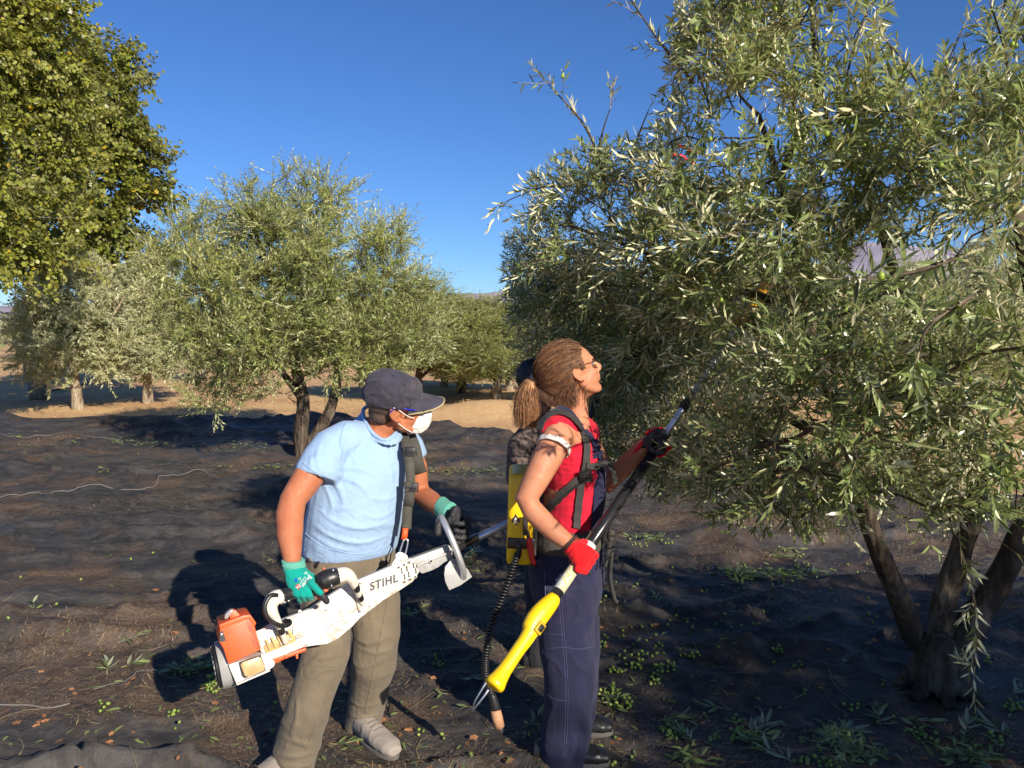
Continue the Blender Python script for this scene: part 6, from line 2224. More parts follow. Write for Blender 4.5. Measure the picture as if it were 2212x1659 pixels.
# yellow case
m_yel = mat_simple('yellow_plastic', (0.80, 0.52, 0.004), .38, var=.04, bumps=.05, dirt=(.35, .24, .03), dirt_amt=.25, dscale=12)
pc = P(1124, 1108, 2.955)
cm_ = Matrix.Translation(pc) @ Matrix.Rotation(R(2), 4, 'Y')
Geo().box(cm_, .095, .25, .335, .022).obj('case', m_yel, pack)
Geo().box(cm_ @ Matrix.Translation((.052, 0, .0)), .018, .23, .36, .008).obj('back_pad', m_strapb, pack)
Geo().box(cm_ @ Matrix.Translation((.005, -.012, -.083)), .10, .235, .040, .004).obj('case_strap', m_black, pack)
fz = pc.y - .1262
def on_case(px, py, off=.0):
    d = ray(px, py); t_ = (fz - off) / d.y; return Vector((d.x * t_, fz - off, CAM_H + d.z * t_))
sp = [(0, 14), (3, 8), (8, 3), (9, -2), (6, -6), (2, -5), (1.5, -9), (3.5, -12), (-3.5, -12), (-1.5, -9), (-2, -5), (-6, -6), (-9, -2), (-8, 3), (-3, 8)]
obj('emblem', np.array([tuple(on_case(1114 + x, 1124 - y, .001)) for x, y in sp]), [tuple(range(len(sp)))[::-1]], m_black, pack, smooth=False)
tr = [(0, 6), (5, -4), (-5, -4)]
Geo().tube([on_case(1114 + x, 1124 - y, .002) for x, y in tr + tr[:1]], .0011, 5).obj('emblem_triangle', m_white, pack)
Geo().tube([on_case(1114, 1119, .002), on_case(1114, 1127, .002)], .0009, 5).obj('emblem_triangle', m_white, pack)
Geo().box(Matrix.Translation(P(1135, 1135, 2.80)), .018, .02, .07, .004).obj('latch', m_black, pack)
# cable: tight black coil hanging from the case to the shears
cab = [(1119, 1196, 2.81), (1108, 1225, 2.80), (1096, 1262, 2.78), (1082, 1298, 2.76), (1067, 1335, 2.74), (1056, 1375, 2.72), (1050, 1412, 2.70), (1048, 1440, 2.69), (1050, 1466, 2.68), (1058, 1490, 2.68), (1066, 1512, 2.68)]
q = smooth_path([P(*p) for p in cab], 60)
hel = []; tot = 0; n_ = len(q)
for i in range(n_):
    t_ = (q[min(i + 1, n_ - 1)] - q[max(i - 1, 0)]).normalized(); u_ = t_.cross(Vector((0, 1, 0))).normalized(); v_ = t_.cross(u_)
    a = i * 2 * math.pi / 11.0
    rr_ = .0105
    hel.append(q[i] + (u_ * math.cos(a) + v_ * math.sin(a)) * rr_)
Geo().tube(hel, .0042, 5).obj('coiled_cable', m_black, pack)
Geo().tube([P(1122, 1178, 2.80), P(1120, 1200, 2.81)], .010, 10, round_ends=True).obj('cable_socket', m_black, pack)

# shears hanging at the end of the cable
shears = empty('pruning_shears', P(1070, 1570, 2.68), 'pruning shears with open steel blades and tan taped handle hanging beside the net', 'pruning shears')
m_tan = mat_simple('tan_tape', (.46, .24, .13), .8, var=.15, scale=60, bumps=.6, bscale=90, dirt=(.2, .1, .05), dirt_amt=.4)
Geo().tube([P(1064, 1505, 2.68), P(1069, 1525, 2.68), P(1071, 1534, 2.68)], [.014, .017, .017], 12, round_ends=True).obj('neck', m_black, shears)
Geo().tube([P(1070, 1532, 2.68), P(1074, 1550, 2.68), P(1079, 1570, 2.68)], [.0175, .0195, .018], 12).obj('taped_handle', m_tan, shears)
Geo().tube([P(1079, 1570, 2.68), P(1082, 1578, 2.68)], [.014, .011], 10, round_ends=True).obj('end_ring', m_chrome, shears)
Geo().tube([P(1082, 1577, 2.68), P(1083, 1587, 2.68)], [.007, .005], 8, round_ends=True).obj('cable_stub', m_black, shears)
for pts in ([(1052, 1472, 2.66), (1042, 1488, 2.65), (1028, 1512, 2.64), (1018, 1537, 2.64)], [(1056, 1490, 2.66), (1046, 1504, 2.65), (1030, 1524, 2.64), (1019, 1539, 2.64)]):
    q = smooth_path([P(*p) for p in pts], 5); Geo().ribbon(q, [Vector((.1, -1, .1))] * len(q), [.012 * (1 - .75 * i / (len(q) - 1)) for i in range(len(q))], .0018).obj('blade', m_chrome, shears)
# red handle tucked in the belt
rp = empty('hand_pruner', P(1148, 1215, 2.79), 'small pruner with red handles tucked under the belt behind the woman', 'pruner')
m_redpl = mat_simple('red_plastic', (.60, .012, .012), .35, bumps=0)
Geo().tube(smooth_path([P(1144, 1165, 2.79), P(1149, 1188, 2.79), P(1150, 1205, 2.79), P(1154, 1216, 2.79)], 4), [.008] * 13, 9, round_ends=True).obj('handle', m_redpl, rp)
Geo().tube(smooth_path([P(1140, 1168, 2.81), P(1143, 1188, 2.81), P(1147, 1208, 2.80), P(1153, 1216, 2.79)], 4), [.006] * 13, 8, round_ends=True).obj('handle', m_redpl, rp)
Geo().tube([P(1142, 1166, 2.80), P(1140, 1150, 2.80)], .007, 8, round_ends=True).obj('pivot', m_black, rp)

# ============================================================ her pole
HR = P(1256, 1204, 2.62); HL = P(1417, 968, 2.93)
def pole_at(px):
    lo, hi = -3.0, 6.0
    for _ in range(60):
        m_ = (lo + hi) / 2
        q = HR.lerp(HL, m_)
        if to_px(q)[0] < px:
            lo = m_
        else:
            hi = m_
    return HR.lerp(HL, lo)


pole = empty('harvest_pole', pole_at(1062), 'long telescopic pole with yellow handle and black tube held by the woman', 'harvesting pole')
Geo().tube([pole_at(1185), pole_at(1432)], .0190, 18).obj('black_tube', mat_simple('gloss_black_tube', (.018, .018, .02), .22, bumps=.05, dirt=(.06, .055, .05), dirt_amt=.35), pole)
Geo().tube([pole_at(1257), pole_at(1275)], .0225, 18).obj('white_collar', mat_simple('white_plastic', (.78, .76, .72), .4, bumps=0), pole)
m_label, t, b = nt('silver_label')
n_ = noise(t, 40, 3, .6, coords(t), 1)
t.links.new(ramp(t, n_, [(.44, (.62, .60, .45)), (.5, (.62, .56, .16)), (.56, (.68, .68, .66))], 'CONSTANT'), b.inputs['Base Color']); b.inputs['Roughness'].default_value = .25
Geo().tube([pole_at(1207), pole_at(1242)], .0198, 18).obj('label_sleeve', m_label, pole)
pe_ = pole_at(1432); d_ = (pole_at(1600) - pe_).normalized()
e2 = pole_at(1600)
Geo().tube([pe_, e2], .0125, 14).obj('inner_tube', m_alu, pole)
for px in (1482, 1542, 1578):
    Geo().tube([pole_at(px), pole_at(px + 14)], .0165, 14, round_ends=True).obj('clamp', m_alu if px != 1482 else m_chrome, pole)
Geo().tube([pole_at(1476), pole_at(1484)], .0185, 14, round_ends=True).obj('lock', m_black, pole)
# yellow head with fingers
m_yel2 = mat_simple('amber_plastic', (.80, .40, .01), .4, bumps=0)
Geo().tube([pole_at(1596), pole_at(1612), pole_at(1622)], [.024, .042, .032], 14, round_ends=True).obj('head_housing', m_yel2, pole)
Geo().tube([pole_at(1640), pole_at(1658)], [.044, .030], 14, round_ends=True).obj('head_cap', m_yel2, pole)
Geo().tube([pole_at(1620), pole_at(1645)], .012, 10).obj('head_link', m_black, pole)
for k in range(8):
    a = -1.1 + 2.2 * k / 7
    c = pole_at(1655); s_ = d_.cross(Vector((0, 1, 0))).normalized()
    Geo().tube(smooth_path([c, c + (d_ * math.cos(a) + s_ * math.sin(a)) * .10, c + (d_ * math.cos(a * .8) + s_ * math.sin(a * .8)) * .26], 4), .004, 6, round_ends=True).obj('tine', m_black, pole)
# yellow handle: narrow waist, thumb rest, flared end
b0 = pole_at(1193); b1 = pole_at(1066)
ax = (b1 - b0).normalized(); L_ = (b1 - b0).length; sd = ax.cross(Vector((0, 1, 0))).normalized(); nr = ax.cross(sd)
prof = [(-.02, .020, .020, 0), (0, .026, .024, 0), (.03, .030, .026, -.003), (.07, .033, .028, -.007), (.11, .033, .027, -.008), (.15, .030, .025, -.005), (.165, .024, .022, 0), (.20, .0215, .021, 0), (.27, .0215, .021, 0), (.33, .0225, .022, 0), (.365, .027, .026, 0), (.385, .032, .030, 0), (.400, .031, .029, 0), (.406, .022, .021, 0)]
k_ = (L_) / .400
g = Geo().loft([(b0 + ax * (x * k_) + sd * o_, sd * a_, nr * c_) for x, a_, c_, o_ in prof], 24, True, .9)
V, N, F = g.remesh(.004, 3); gr = obj('yellow_handle', V, F, m_yel, pole)
Sg2 = Surf(V, F)
h = Sg2.at(1166, 1356, .0); 
hmx = Matrix((-ax, -h[1], ax.cross(h[1]))).transposed().to_4x4(); hmx.translation = h[0]
Geo().box(hmx, .040, .012, .030, .004).obj('switch_frame', mat_simple('ochre_plastic', (.50, .33, .02), .5, bumps=0), gr)
Geo().box(hmx @ Matrix.Translation((0, -.006, 0)), .022, .012, .016, .003).obj('switch', m_black, gr)
seam(Sg2, [(1183, 1330), (1160, 1372), (1140, 1400), (1115, 1430), (1085, 1475)], m_yel, gr, .0012)
for k in range(24):
    t_ = k / 23; x, y = 1140 - 74 * t_, 1376 + 88 * t_
    disc_on(Sg2, (x, y), 1.1, m_yel2, gr, 'grip_dimple', .0006, 6)

# gloves of the woman
pd_ = (HL - HR).normalized()
parts = [('l', [(P(1236, 1182, 2.595), Vector((.019, 0, .022)), Vector((.004, .030, 0))), (P(1248, 1192, 2.583), Vector((.023, 0, .029)), Vector((.004, .028, 0))), (P(1262, 1204, 2.578), Vector((.025, 0, .034)), Vector((.004, .026, 0))), (P(1272, 1213, 2.584), Vector((.023, 0, .032)), Vector((.004, .024, 0)))])]
for k in range(4):
    c = HR + pd_ * (.030 - .022 * k)
    s1 = Vector((.75, -.35, .42)).normalized()
    a0 = c + Vector((.018, -.040, -.008)); 
    parts.append(('f', [c + Vector((.004, -.036, -.002)), c + Vector((.030, -.022, -.014)), c + Vector((.034, .006, -.016)), c + Vector((.012, .028, -.004)), c + Vector((-.010, .026, .006))], .0125, .0105))
parts.append(('f', [P(1246, 1178, 2.60), P(1254, 1172, 2.605), P(1262, 1170, 2.63), P(1268, 1176, 2.66)], .0125, .0105))
gw, Sgw = build_glove(parts, m_red_glove, 'glove', woman)
g = Geo().loft([(P(1231, 1175, 2.605), Vector((.022, 0, .024)), Vector((.004, .033, 0))), (P(1242, 1186, 2.598), Vector((.022, 0, .025)), Vector((.004, .034, 0)))], 18)
V, N, F = g.remesh(.0035, 1); obj('glove_cuff', V, F, m_red_glove, gw)
parts = []
for k in range(4):
    c = HR + pd_ * (.028 - .022 * k)
    parts.append(('f', [c + Vector((.031, .010, -.018)), c + Vector((.012, .031, -.006)), c + Vector((-.012, .028, .006))], .0130, .0112))
parts.append(('f', [P(1262, 1232, 2.60), P(1272, 1236, 2.61)], .012, .010))
build_glove(parts, m_coat, 'finger_coating', gw)
m_wrist = mat_simple('leather_cord', (.07, .045, .03), .8, bumps=.2)
for k in range(3):
    c = P(1231 + 3 * k, 1172 + 3 * k, 2.606); axx = (wrR - elR).normalized(); u_ = axx.cross(Vector((0, 1, 0))).normalized(); v_ = axx.cross(u_)
    Geo().tube([c + (u_ * math.cos(a) + v_ * math.sin(a)) * .0315 for a in np.linspace(0, 6.283, 20)], .0022, 5).obj('bracelet', m_wrist, woman)
# left hand on top of the black tube
parts = [('l', [(P(1388, 955, 2.955), Vector((.016, 0, .026)), Vector((.01, .020, 0))), (P(1402, 948, 2.94), Vector((.014, 0, .034)), Vector((.01, .019, 0))), (P(1418, 944, 2.93), Vector((.010, 0, .038)), Vector((.01, .017, 0)))])]
for k, (x, y) in enumerate(((1432, 932), (1438, 944), (1438, 956), (1434, 967))):
    parts.append(('f', [P(x - 14, y - 1, 2.925), P(x, y, 2.895), P(x - 4, y + 9, 2.875), P(x - 14, y + 13, 2.875)], .0115, .0098))
parts.append(('f', [P(1400, 962, 2.93), P(1410, 974, 2.90), P(1424, 978, 2.885), P(1434, 975, 2.885)], .0122, .0102))
gw2, _ = build_glove(parts, m_coat, 'glove', woman)
g = Geo().loft([(P(1376, 966, 2.965), Vector((.018, 0, .028)), Vector((.01, .028, 0))), (P(1392, 955, 2.953), Vector((.017, 0, .029)), Vector((.01, .027, 0)))], 18)
V, N, F = g.remesh(.0035, 1); obj('glove_cuff', V, F, m_red_glove, gw2)
Geo().tube(smooth_path([P(1398, 936, 2.955), P(1412, 929, 2.95), P(1428, 926, 2.94)], 4), .008, 8, round_ends=True).obj('glove_back', m_red_glove, gw2)
Geo().tube(smooth_path([P(1424, 984, 2.91), P(1436, 978, 2.91), P(1446, 968, 2.91)], 4), .009, 8, round_ends=True).obj('glove_back', m_red_glove, gw2)
for x, Y in ((1212, 2.845), (1224, 3.02)):
    q = P(x, 1700, Y); q.z = float(net_z(q.x, q.y)); shoe(q, Vector((1, -.1, 0)), .25, m_black, m_sole, woman)

# ============================================================ third person, mostly hidden behind the woman
third = empty('person', on_net(1150, 1430), 'dark haired person in purple vest almost hidden behind the ponytail of the woman', 'person', 'harvesters')
g = Geo(); Y3 = 3.80
_P = P
P = lambda x, y, Y: _P(x + 22, y + 4, Y)
h3 = head_matrix(P(1146, 822, Y3), Vector((.75, .5, .25)), Vector((-.2, -.1, 1)))
add_head(g, h3, .95)
g.tube([P(1143, 840, Y3), P(1145, 900, Y3)], [.05, .06], 12, round_ends=True)
g.loft(rings_px([(1150, 905, Y3, .12, .07), (1150, 930, Y3, .17, .09), (1152, 1000, Y3, .15, .11), (1154, 1080, Y3, .14, .10), (1154, 1160, Y3, .16, .12), (1154, 1200, Y3, .15, .11)], Vector((.9, .3, 0))), 18)
g.tube([P(1128, 925, 3.66), P(1104, 960, 3.62), P(1098, 1030, 3.60), P(1106, 1075, 3.58), P(1160, 1050, 3.52), P(1212, 1000, 3.45)], [.06, .056, .050, .045, .040, .030], 12, round_ends=True)
g.tube([P(1180, 925, 3.92), P(1210, 960, 3.90), P(1240, 1000, 3.85), P(1262, 930, 3.75)], [.055, .05, .042, .03], 12, round_ends=True)
for Y in (3.72, 3.9):
    g.tube([P(1154, 1190, Y), P(1152, 1300, Y), P(1150, 1425, Y)], [.09, .06, .045], 10, round_ends=True)
V, N, F = g.remesh(.008, 2); obj('body', V, F, m_skin_dark, third)
g = Geo(); g.ell(h3 @ Vector((-.028, 0, .035)), .094, .080, .090, h3.to_3x3(), 20, 12); V, N, F = g.remesh(.006, 2); V = cloth(V, N, .006, 30, 91); obj('hair', V, F, m_hair3, third)
g = Geo(); g.loft(rings_px([(1150, 902, Y3, .13, .08), (1150, 930, Y3, .175, .10), (1152, 1000, Y3, .160, .12), (1154, 1090, Y3, .150, .11), (1154, 1160, Y3, .165, .125)], Vector((.9, .3, 0))), 20)
V, N, F = g.remesh(.008, 2); V = cloth(V, N, .008, 10, 92); obj('vest', V, F, m_purple, third)
g = Geo(); g.tube([P(1126, 930, 3.655), P(1104, 960, 3.62), P(1098, 1030, 3.60), P(1106, 1078, 3.58), P(1158, 1052, 3.52)], [.066, .062, .056, .050, .046], 12, round_ends=True)
V, N, F = g.remesh(.008, 2); V = cloth(V, N, .008, 12, 93); obj('sleeve', V, F, m_pattern, third)
g = Geo()
for Y in (3.72, 3.9):
    g.tube([P(1154, 1180, Y), P(1152, 1300, Y), P(1150, 1428, Y)], [.105, .085, .08], 12, round_ends=True)
V, N, F = g.remesh(.010, 2); V = cloth(V, N, .01, 9, 94); obj('trousers', V, F, mat_cloth('dark_trousers', (.03, .03, .035)), third)
for Y in (3.72, 3.9):
    q = P(1150, 1430, Y); q.z = float(net_z(q.x, q.y)); shoe(q, Vector((1, .2, 0)), .25, m_black, m_sole, third)
P = _P
# its pole with the red comb up in the crown
pl3 = empty('comb_pole', P(1215, 1000, 3.45), 'dark pole with a red comb head reaching up into the olive crown', 'harvesting pole')
a3, c3 = P(1218, 1060, 3.45), P(1470, 352, 4.60)
b3 = a3.lerp(c3, .5)
Geo().tube([a3, b3, c3], [.014, .013, .012], 12).obj('pole', m_strapb, pl3)
for k, p_ in enumerate((P(1212, 1000, 3.45), P(1262, 930, 3.55))):
    gg = Geo(); c = a3.lerp(b3, .10 + .12 * k)
    gg.ell(c + Vector((-.02, 0, 0)), .030, .032, .040)
    for f_ in range(4):
        o_ = c + Vector((0, 0, .028 - .018 * f_)); finger(gg, [o_ + Vector((-.02, -.028, 0)), o_ + Vector((.012, -.030, 0)), o_ + Vector((.026, -.008, 0)), o_ + Vector((.016, .016, 0))], .010, .008)
    V, N, F = gg.remesh(.004, 2); obj('hand', V, F, m_skin_dark, third)
dr = (c3 - b3).normalized(); s_ = dr.cross(Vector((0, 1, 0))).normalized()
Geo().tube([c3 - dr * .06, c3 + dr * .02], .024, 12, round_ends=True).obj('comb_motor', m_black, pl3)
Geo().tube([c3 + dr * .03 - s_ * .075, c3 + dr * .055, c3 + dr * .03 + s_ * .075], .011, 8, round_ends=True).obj('comb_bar', m_redpl, pl3)
Geo().tube([c3 + dr * .12 - s_ * .07, c3 + dr * .13, c3 + dr * .12 + s_ * .07], .010, 8, round_ends=True).obj('comb_bar', m_redpl, pl3)
for k in range(6):
    o_ = (k - 2.5) * .027
    Geo().tube(smooth_path([c3 + dr * .03 + s_ * o_, c3 + dr * .10 + s_ * o_ * 1.1, c3 + dr * .42 + s_ * o_ * (1.2 + .3 * (k % 2))], 4), .0042, 6, round_ends=True).obj('tine', m_black, pl3)
# ============================================================ things lying on the net
rd = np.random.default_rng(123)
m_dry = mat_simple('dry_leaf', (.28, .13, .055), .85, var=.35, bumps=.4, bscale=60)
m_sprig = mat_leaf('fallen_leaf', (0.16, 0.21, 0.075), (0.36, 0.39, 0.25), gloss=.4, transl=.15)
leaf_me_fallen = make_mesh('leaf', LT2, LF2, m_sprig)
m_cord = mat_simple('pale_cord', (.17, .16, .15), .8, var=.1, bumps=.3, bscale=400)


def net_pt(x, y, h=0.0):
    return Vector((x, y, float(net_z(x, y)) + h))


# clusters of fallen olives: (px, py, spread px, number)
clus = [(455, 1484, 30, 30), (470, 1470, 20, 16), (225, 1522, 14, 4), (210, 1540, 8, 2), (368, 1545, 13, 8), (385, 1562, 5, 2), (594, 1532, 6, 4), (590, 1590, 8, 1), (600, 1592, 4, 1), (45, 1250, 3, 1),
        (950, 1440, 10, 6), (945, 1430, 6, 4), (905, 1590, 8, 4), (835, 1623, 4, 2), (845, 1615, 4, 2), (1015, 1635, 12, 3), (1130, 1590, 8, 4), (1000, 1190, 20, 8), (1025, 1225, 30, 8), (1140, 1195, 12, 10),
        (1322, 1500, 22, 34), (1345, 1530, 20, 22), (1420, 1472, 18, 18), (1360, 1420, 30, 16), (1410, 1412, 26, 16), (1375, 1440, 20, 10), (1500, 1410, 36, 16), (1440, 1445, 24, 18), (1330, 1455, 14, 9), (1300, 1390, 22, 12),
        (1460, 1590, 20, 26), (1440, 1575, 16, 12), (1290, 1635, 16, 14), (1330, 1652, 6, 2), (1390, 1380, 60, 14), (1560, 1390, 14, 7), (1680, 1410, 14, 8), (1720, 1440, 12, 5), (1290, 1300, 30, 8), (1350, 1270, 30, 5),
        (1380, 1170, 28, 18), (1440, 1175, 16, 8), (1600, 1240, 40, 26), (1690, 1250, 40, 26), (1730, 1215, 30, 12), (1530, 1230, 40, 10), (1590, 1245, 26, 10), (1860, 1245, 20, 6), (1600, 1590, 20, 20), (1590, 1560, 12, 8),
        (1640, 1600, 12, 8), (1980, 1585, 18, 14), (2010, 1600, 20, 12), (2110, 1630, 18, 12), (2150, 1610, 12, 8), (2190, 1530, 20, 20), (2140, 1435, 6, 4), (2090, 1290, 4, 2), (1840, 1530, 14, 6), (1800, 1650, 24, 12),
        (1740, 1645, 20, 10), (1540, 1600, 14, 8), (1480, 1350, 40, 12), (1600, 1340, 60, 14), (1560, 1280, 60, 10), (1880, 1340, 20, 5), (960, 1600, 10, 2), (900, 1330, 20, 3), (960, 1010, 60, 10), (300, 957, 60, 8), (1900, 1480, 10, 3)]
def where(px, py):
    a = 'in the sunlit near left part of the net' if px < 330 else 'in the heap below the shaker engine' if px < 500 else 'near the front foot of the man' if px < 700 else 'beside the rear shoe of the man' if px < 880 else \
        'between the man and the hanging cable' if px < 1100 else 'just behind the legs of the woman' if px < 1290 else 'right of the trouser legs of the woman' if px < 1400 else 'on the dark net right of the woman' if px < 1520 else \
        'in the middle of the shaded net' if px < 1700 else 'left of the foot of the three trunks' if px < 1900 else 'in front of the three trunks' if px < 2080 else 'near the lower right corner'
    b = 'at the very bottom, ' if py > 1600 else 'low down, ' if py > 1500 else '' if py > 1380 else 'farther back, ' if py > 1260 else 'far back, '
    return 'green olive ' + b + a


ol = []
for px, py, s_, n in clus:
    for k in range(int(n * .8 + .5)):
        a, r_ = rd.uniform(0, 6.28), rd.random() ** .6
        q = on_net(px + s_ * r_ * math.cos(a), min(py + s_ * .55 * r_ * math.sin(a), 1700))
        ol.append(q)
for k in range(28):
    q = on_net(rd.uniform(1250, 2210), rd.uniform(1180, 1655)); ol.append(q)
for k in range(14):
    ol.append(on_net(rd.uniform(10, 900), rd.uniform(1180, 1655)))
# keep them from lying inside one another; a little heaping
P_ol = []
for q in ol:
    for _ in range(5):
        bad = [p for p in P_ol if (p.xy - q.xy).length < .0165 and abs(p.z - q.z) < .012]
        if not bad:
            break
        if rd.random() < .35:
            q = q + Vector((0, 0, .011))
        else:
            a = rd.uniform(0, 6.28); q = Vector((q.x + .018 * math.cos(a), q.y + .018 * math.sin(a), 0)); q.z = float(net_z(q.x, q.y)) + (.0 if rd.random() < .8 else .011)
    P_ol.append(q)
P_ol.sort(key=lambda p: p.y)
ov_, of_ = ICO2
ol_me = []
for c_ in ((0.20, 0.28, 0.045), (0.28, 0.34, 0.07), (0.13, 0.19, 0.035)):
    V = ov_.copy(); V[:, 0] *= .0118; V[:, 1] *= .0088; V[:, 2] *= .0088
    V *= (1 + .12 * (ov_[:, :1] > .6) * -1)
    ol_me.append(make_mesh('green_olive', V, of_, mat_simple('olive_skin', c_, .38, var=.2, scale=200, bumps=0, spec=.5)))
for i, q in enumerate(P_ol[:300]):
    o = bpy.data.objects.new('green_olive', ol_me[int(rd.integers(0, 3))]); sc.collection.objects.link(o)
    o.location = q + Vector((0, 0, .009)); o.rotation_euler = (rd.normal(0, .25), rd.normal(0, .25), rd.uniform(0, 6.28)); s_ = rd.uniform(.62, .95); o.scale = (s_, s_, s_)
    tag(o, where(*to_px(q)), 'olive', 'green olives fallen on the net')
rest = P_ol[300:]
if rest:
    n = len(rest); Mr = rand_rot(n, rd)
    V0 = ICO2[0] * np.array([.0095, .0072, .0072])
    V, F = many(V0, ICO2[1], Mr, np.array([tuple(q + Vector((0, 0, .009))) for q in rest]))
    o = link('scattered_olives', make_mesh('scattered_olives', V, F, ol_me[0].materials[0])); tag(o, 'green olives scattered farther back on the net', 'olives', kind='stuff')

# fallen sprigs
def sprig(q, n, size, ang, label, up=.10, name='olive_sprig', grp='fallen olive sprigs on the net', mat=None, me=None):
    root = empty(name, q, label, 'sprig', grp)
    d = Vector((math.cos(ang), math.sin(ang), up * .4)).normalized()
    L = size * 1.6
    pts = []
    for k in range(6):
        t_ = k / 5; x = q + d * (L * (t_ - .35)); x.z = max(float(net_z(x.x, x.y)) + .006 + up * .10 * t_ * size / .06, q.z); pts.append(x)
    Geo().tube(pts, [.0018] * 6, 5).obj('twig', m_twig, root)
    for k in range(n):
        t_ = .15 + .85 * k / max(n - 1, 1)
        i = min(int(t_ * 5), 4); p = pts[i].lerp(pts[i + 1], t_ * 5 - i)
        s_ = 1 if k % 2 else -1
        a = ang + s_ * rd.uniform(.35, 1.2) * (1.2 - t_ * .7)
        ld = Vector((math.cos(a), math.sin(a), rd.uniform(-.05, .28))).normalized()
        nr = Vector((rd.normal(0, .5), rd.normal(0, .5), 1)); nr = (nr - ld * nr.dot(ld)).normalized()
        if rd.random() < .45:
            nr = -nr
        w = nr.cross(ld); s = size * rd.uniform(.75, 1.15)
        M = Matrix(((ld.x * s, w.x * s * .19, nr.x * s, p.x), (ld.y * s, w.y * s * .19, nr.y * s, p.y), (ld.z * s, w.z * s * .19, nr.z * s, p.z + .003), (0, 0, 0, 1)))
        o = bpy.data.objects.new('leaf', me or leaf_me_fallen); sc.collection.objects.link(o); o.parent = root
        o.matrix_local = W[root].inverted() @ M
    return root


named = [
    (272, 1395, 14, .075, .4, 'full green olive sprig lying in the sun left of the shaker engine'),
    (75, 1318, 7, .075, 2.2, 'small olive sprig with hanging pale leaves near the left edge'),
    (232, 1450, 8, .07, 2.0, 'pale open sprig with star of leaves, left of a similar one'),
    (280, 1440, 8, .07, .8, 'pale open sprig joined to a bare twig, right of a similar one'),
    (430, 1445, 16, .075, .3, 'dark green sprig in the shadow just below the shaker engine'),
    (400, 1450, 12, .07, 3.5, 'dark sprig at the left side of the heap under the engine'),
    (735, 1612, 7, .075, .3, 'pale narrow leaved sprig between the feet of the man'),
    (1010, 1465, 9, .07, .1, 'pale sprig lying left of the coiled cable'),
    (1000, 1225, 14, .07, .5, 'leafy sprig on the shaded net below the hoop guard'),
    (1040, 1195, 14, .07, 2.5, 'leafy sprig in front of the yellow battery pack'),
    (860, 1335, 8, .065, .2, 'sprig right of the knee of the man'),
    (905, 1325, 10, .065, 1.2, 'upright sprig on the net right of the pale knee sprig'),
    (1270, 1590, 10, .075, 1.0, 'sprig standing close behind the trouser leg of the woman'),
    (1145, 1570, 10, .07, .9, 'sprig with one olive left of the trouser leg of the woman'),
    (1440, 1558, 9, .07, .2, 'pale sprig of five leaves on the dark net right of the woman'),
    (1490, 1600, 14, .07, 1.9, 'leafy sprig above the olive heap at the lower middle'),
    (1625, 1580, 12, .08, .6, 'large pale sprig across an olive heap in the lower middle'),
    (1690, 1640, 10, .08, 2.4, 'pale star shaped sprig at the bottom edge'),
    (1800, 1590, 16, .08, .4, 'dense sprig at the bottom, left of the trunk foot'),
    (1850, 1610, 16, .08, 2.8, 'dense sprig at the bottom, right beside its twin clump'),
    (1900, 1560, 14, .075, 1.2, 'sprig just in front of the foot of the three trunks'),
    (1960, 1560, 10, .08, 5.5, 'sprig leaning at the right of the trunk foot'),
    (2080, 1610, 14, .08, .9, 'sprig lying lower right among olives'),
    (2170, 1590, 14, .08, 2.0, 'sprig at the lower right corner'),
    (2195, 1500, 12, .075, .5, 'sprig at the right edge beside the third trunk'),
    (1560, 1535, 9, .07, 3.0, 'thin sprig in the dark area above the lower heaps'),
    (1750, 1240, 14, .075, .2, 'leafy sprig in the sunlit strip left of the trunks'),
    (1660, 1250, 12, .07, 3.0, 'sprig among olives in the middle of the sunlit strip'),
    (1400, 1172, 14, .07, .4, 'bright sprig heap beyond the hanging belt ends'),
    (1420, 1300, 8, .07, 1.5, 'small shaded sprig right of the belt ends'),
]
for px, py, n, s_, a, lb in named:
    sprig(on_net(px, py), n, s_, a, lb)
# leaf litter heaps far back on the net: one mass
heaps = [(280, 955, 60, 5), (160, 957, 25, 5), (30, 945, 20, 4), (490, 1013, 30, 6), (330, 960, 60, 5), (60, 962, 30, 5), (520, 965, 60, 5), (980, 1022, 60, 6), (1050, 1020, 40, 6), (1700, 1245, 90, 7), (1600, 1240, 70, 6), (1395, 1165, 40, 6),
         (1000, 1230, 40, 10), (1150, 1190, 20, 6), (1800, 1600, 60, 14), (1850, 1640, 60, 12), (2100, 1640, 60, 12), (1490, 1640, 30, 10), (410, 1450, 30, 10), (1640, 1600, 30, 8), (1330, 1525, 18, 8), (600, 1010, 40, 4), (230, 1020, 20, 3), (1690, 1200, 40, 8)]
cp, cm2 = [], []
for px, py, s_, sy in heaps:
    for k in range(int(60 * s_ / 40)):
        q = on_net(px + rd.normal(0, s_ * .5), min(py + rd.normal(0, sy * .8), 1700)); 
        a = rd.uniform(0, 6.28); ld = np.array([math.cos(a), math.sin(a), rd.uniform(-.05, .5)]); ld /= np.linalg.norm(ld)
        nr = np.array([rd.normal(0, .6), rd.normal(0, .6), 1.0]); nr -= ld * nr.dot(ld); nr /= np.linalg.norm(nr)
        s = rd.uniform(.04, .07); cm2.append(np.stack([ld * s, np.cross(nr, ld) * s * .2, nr * s], 1)); cp.append(tuple(q + Vector((0, 0, .008 + .02 * rd.random()))))
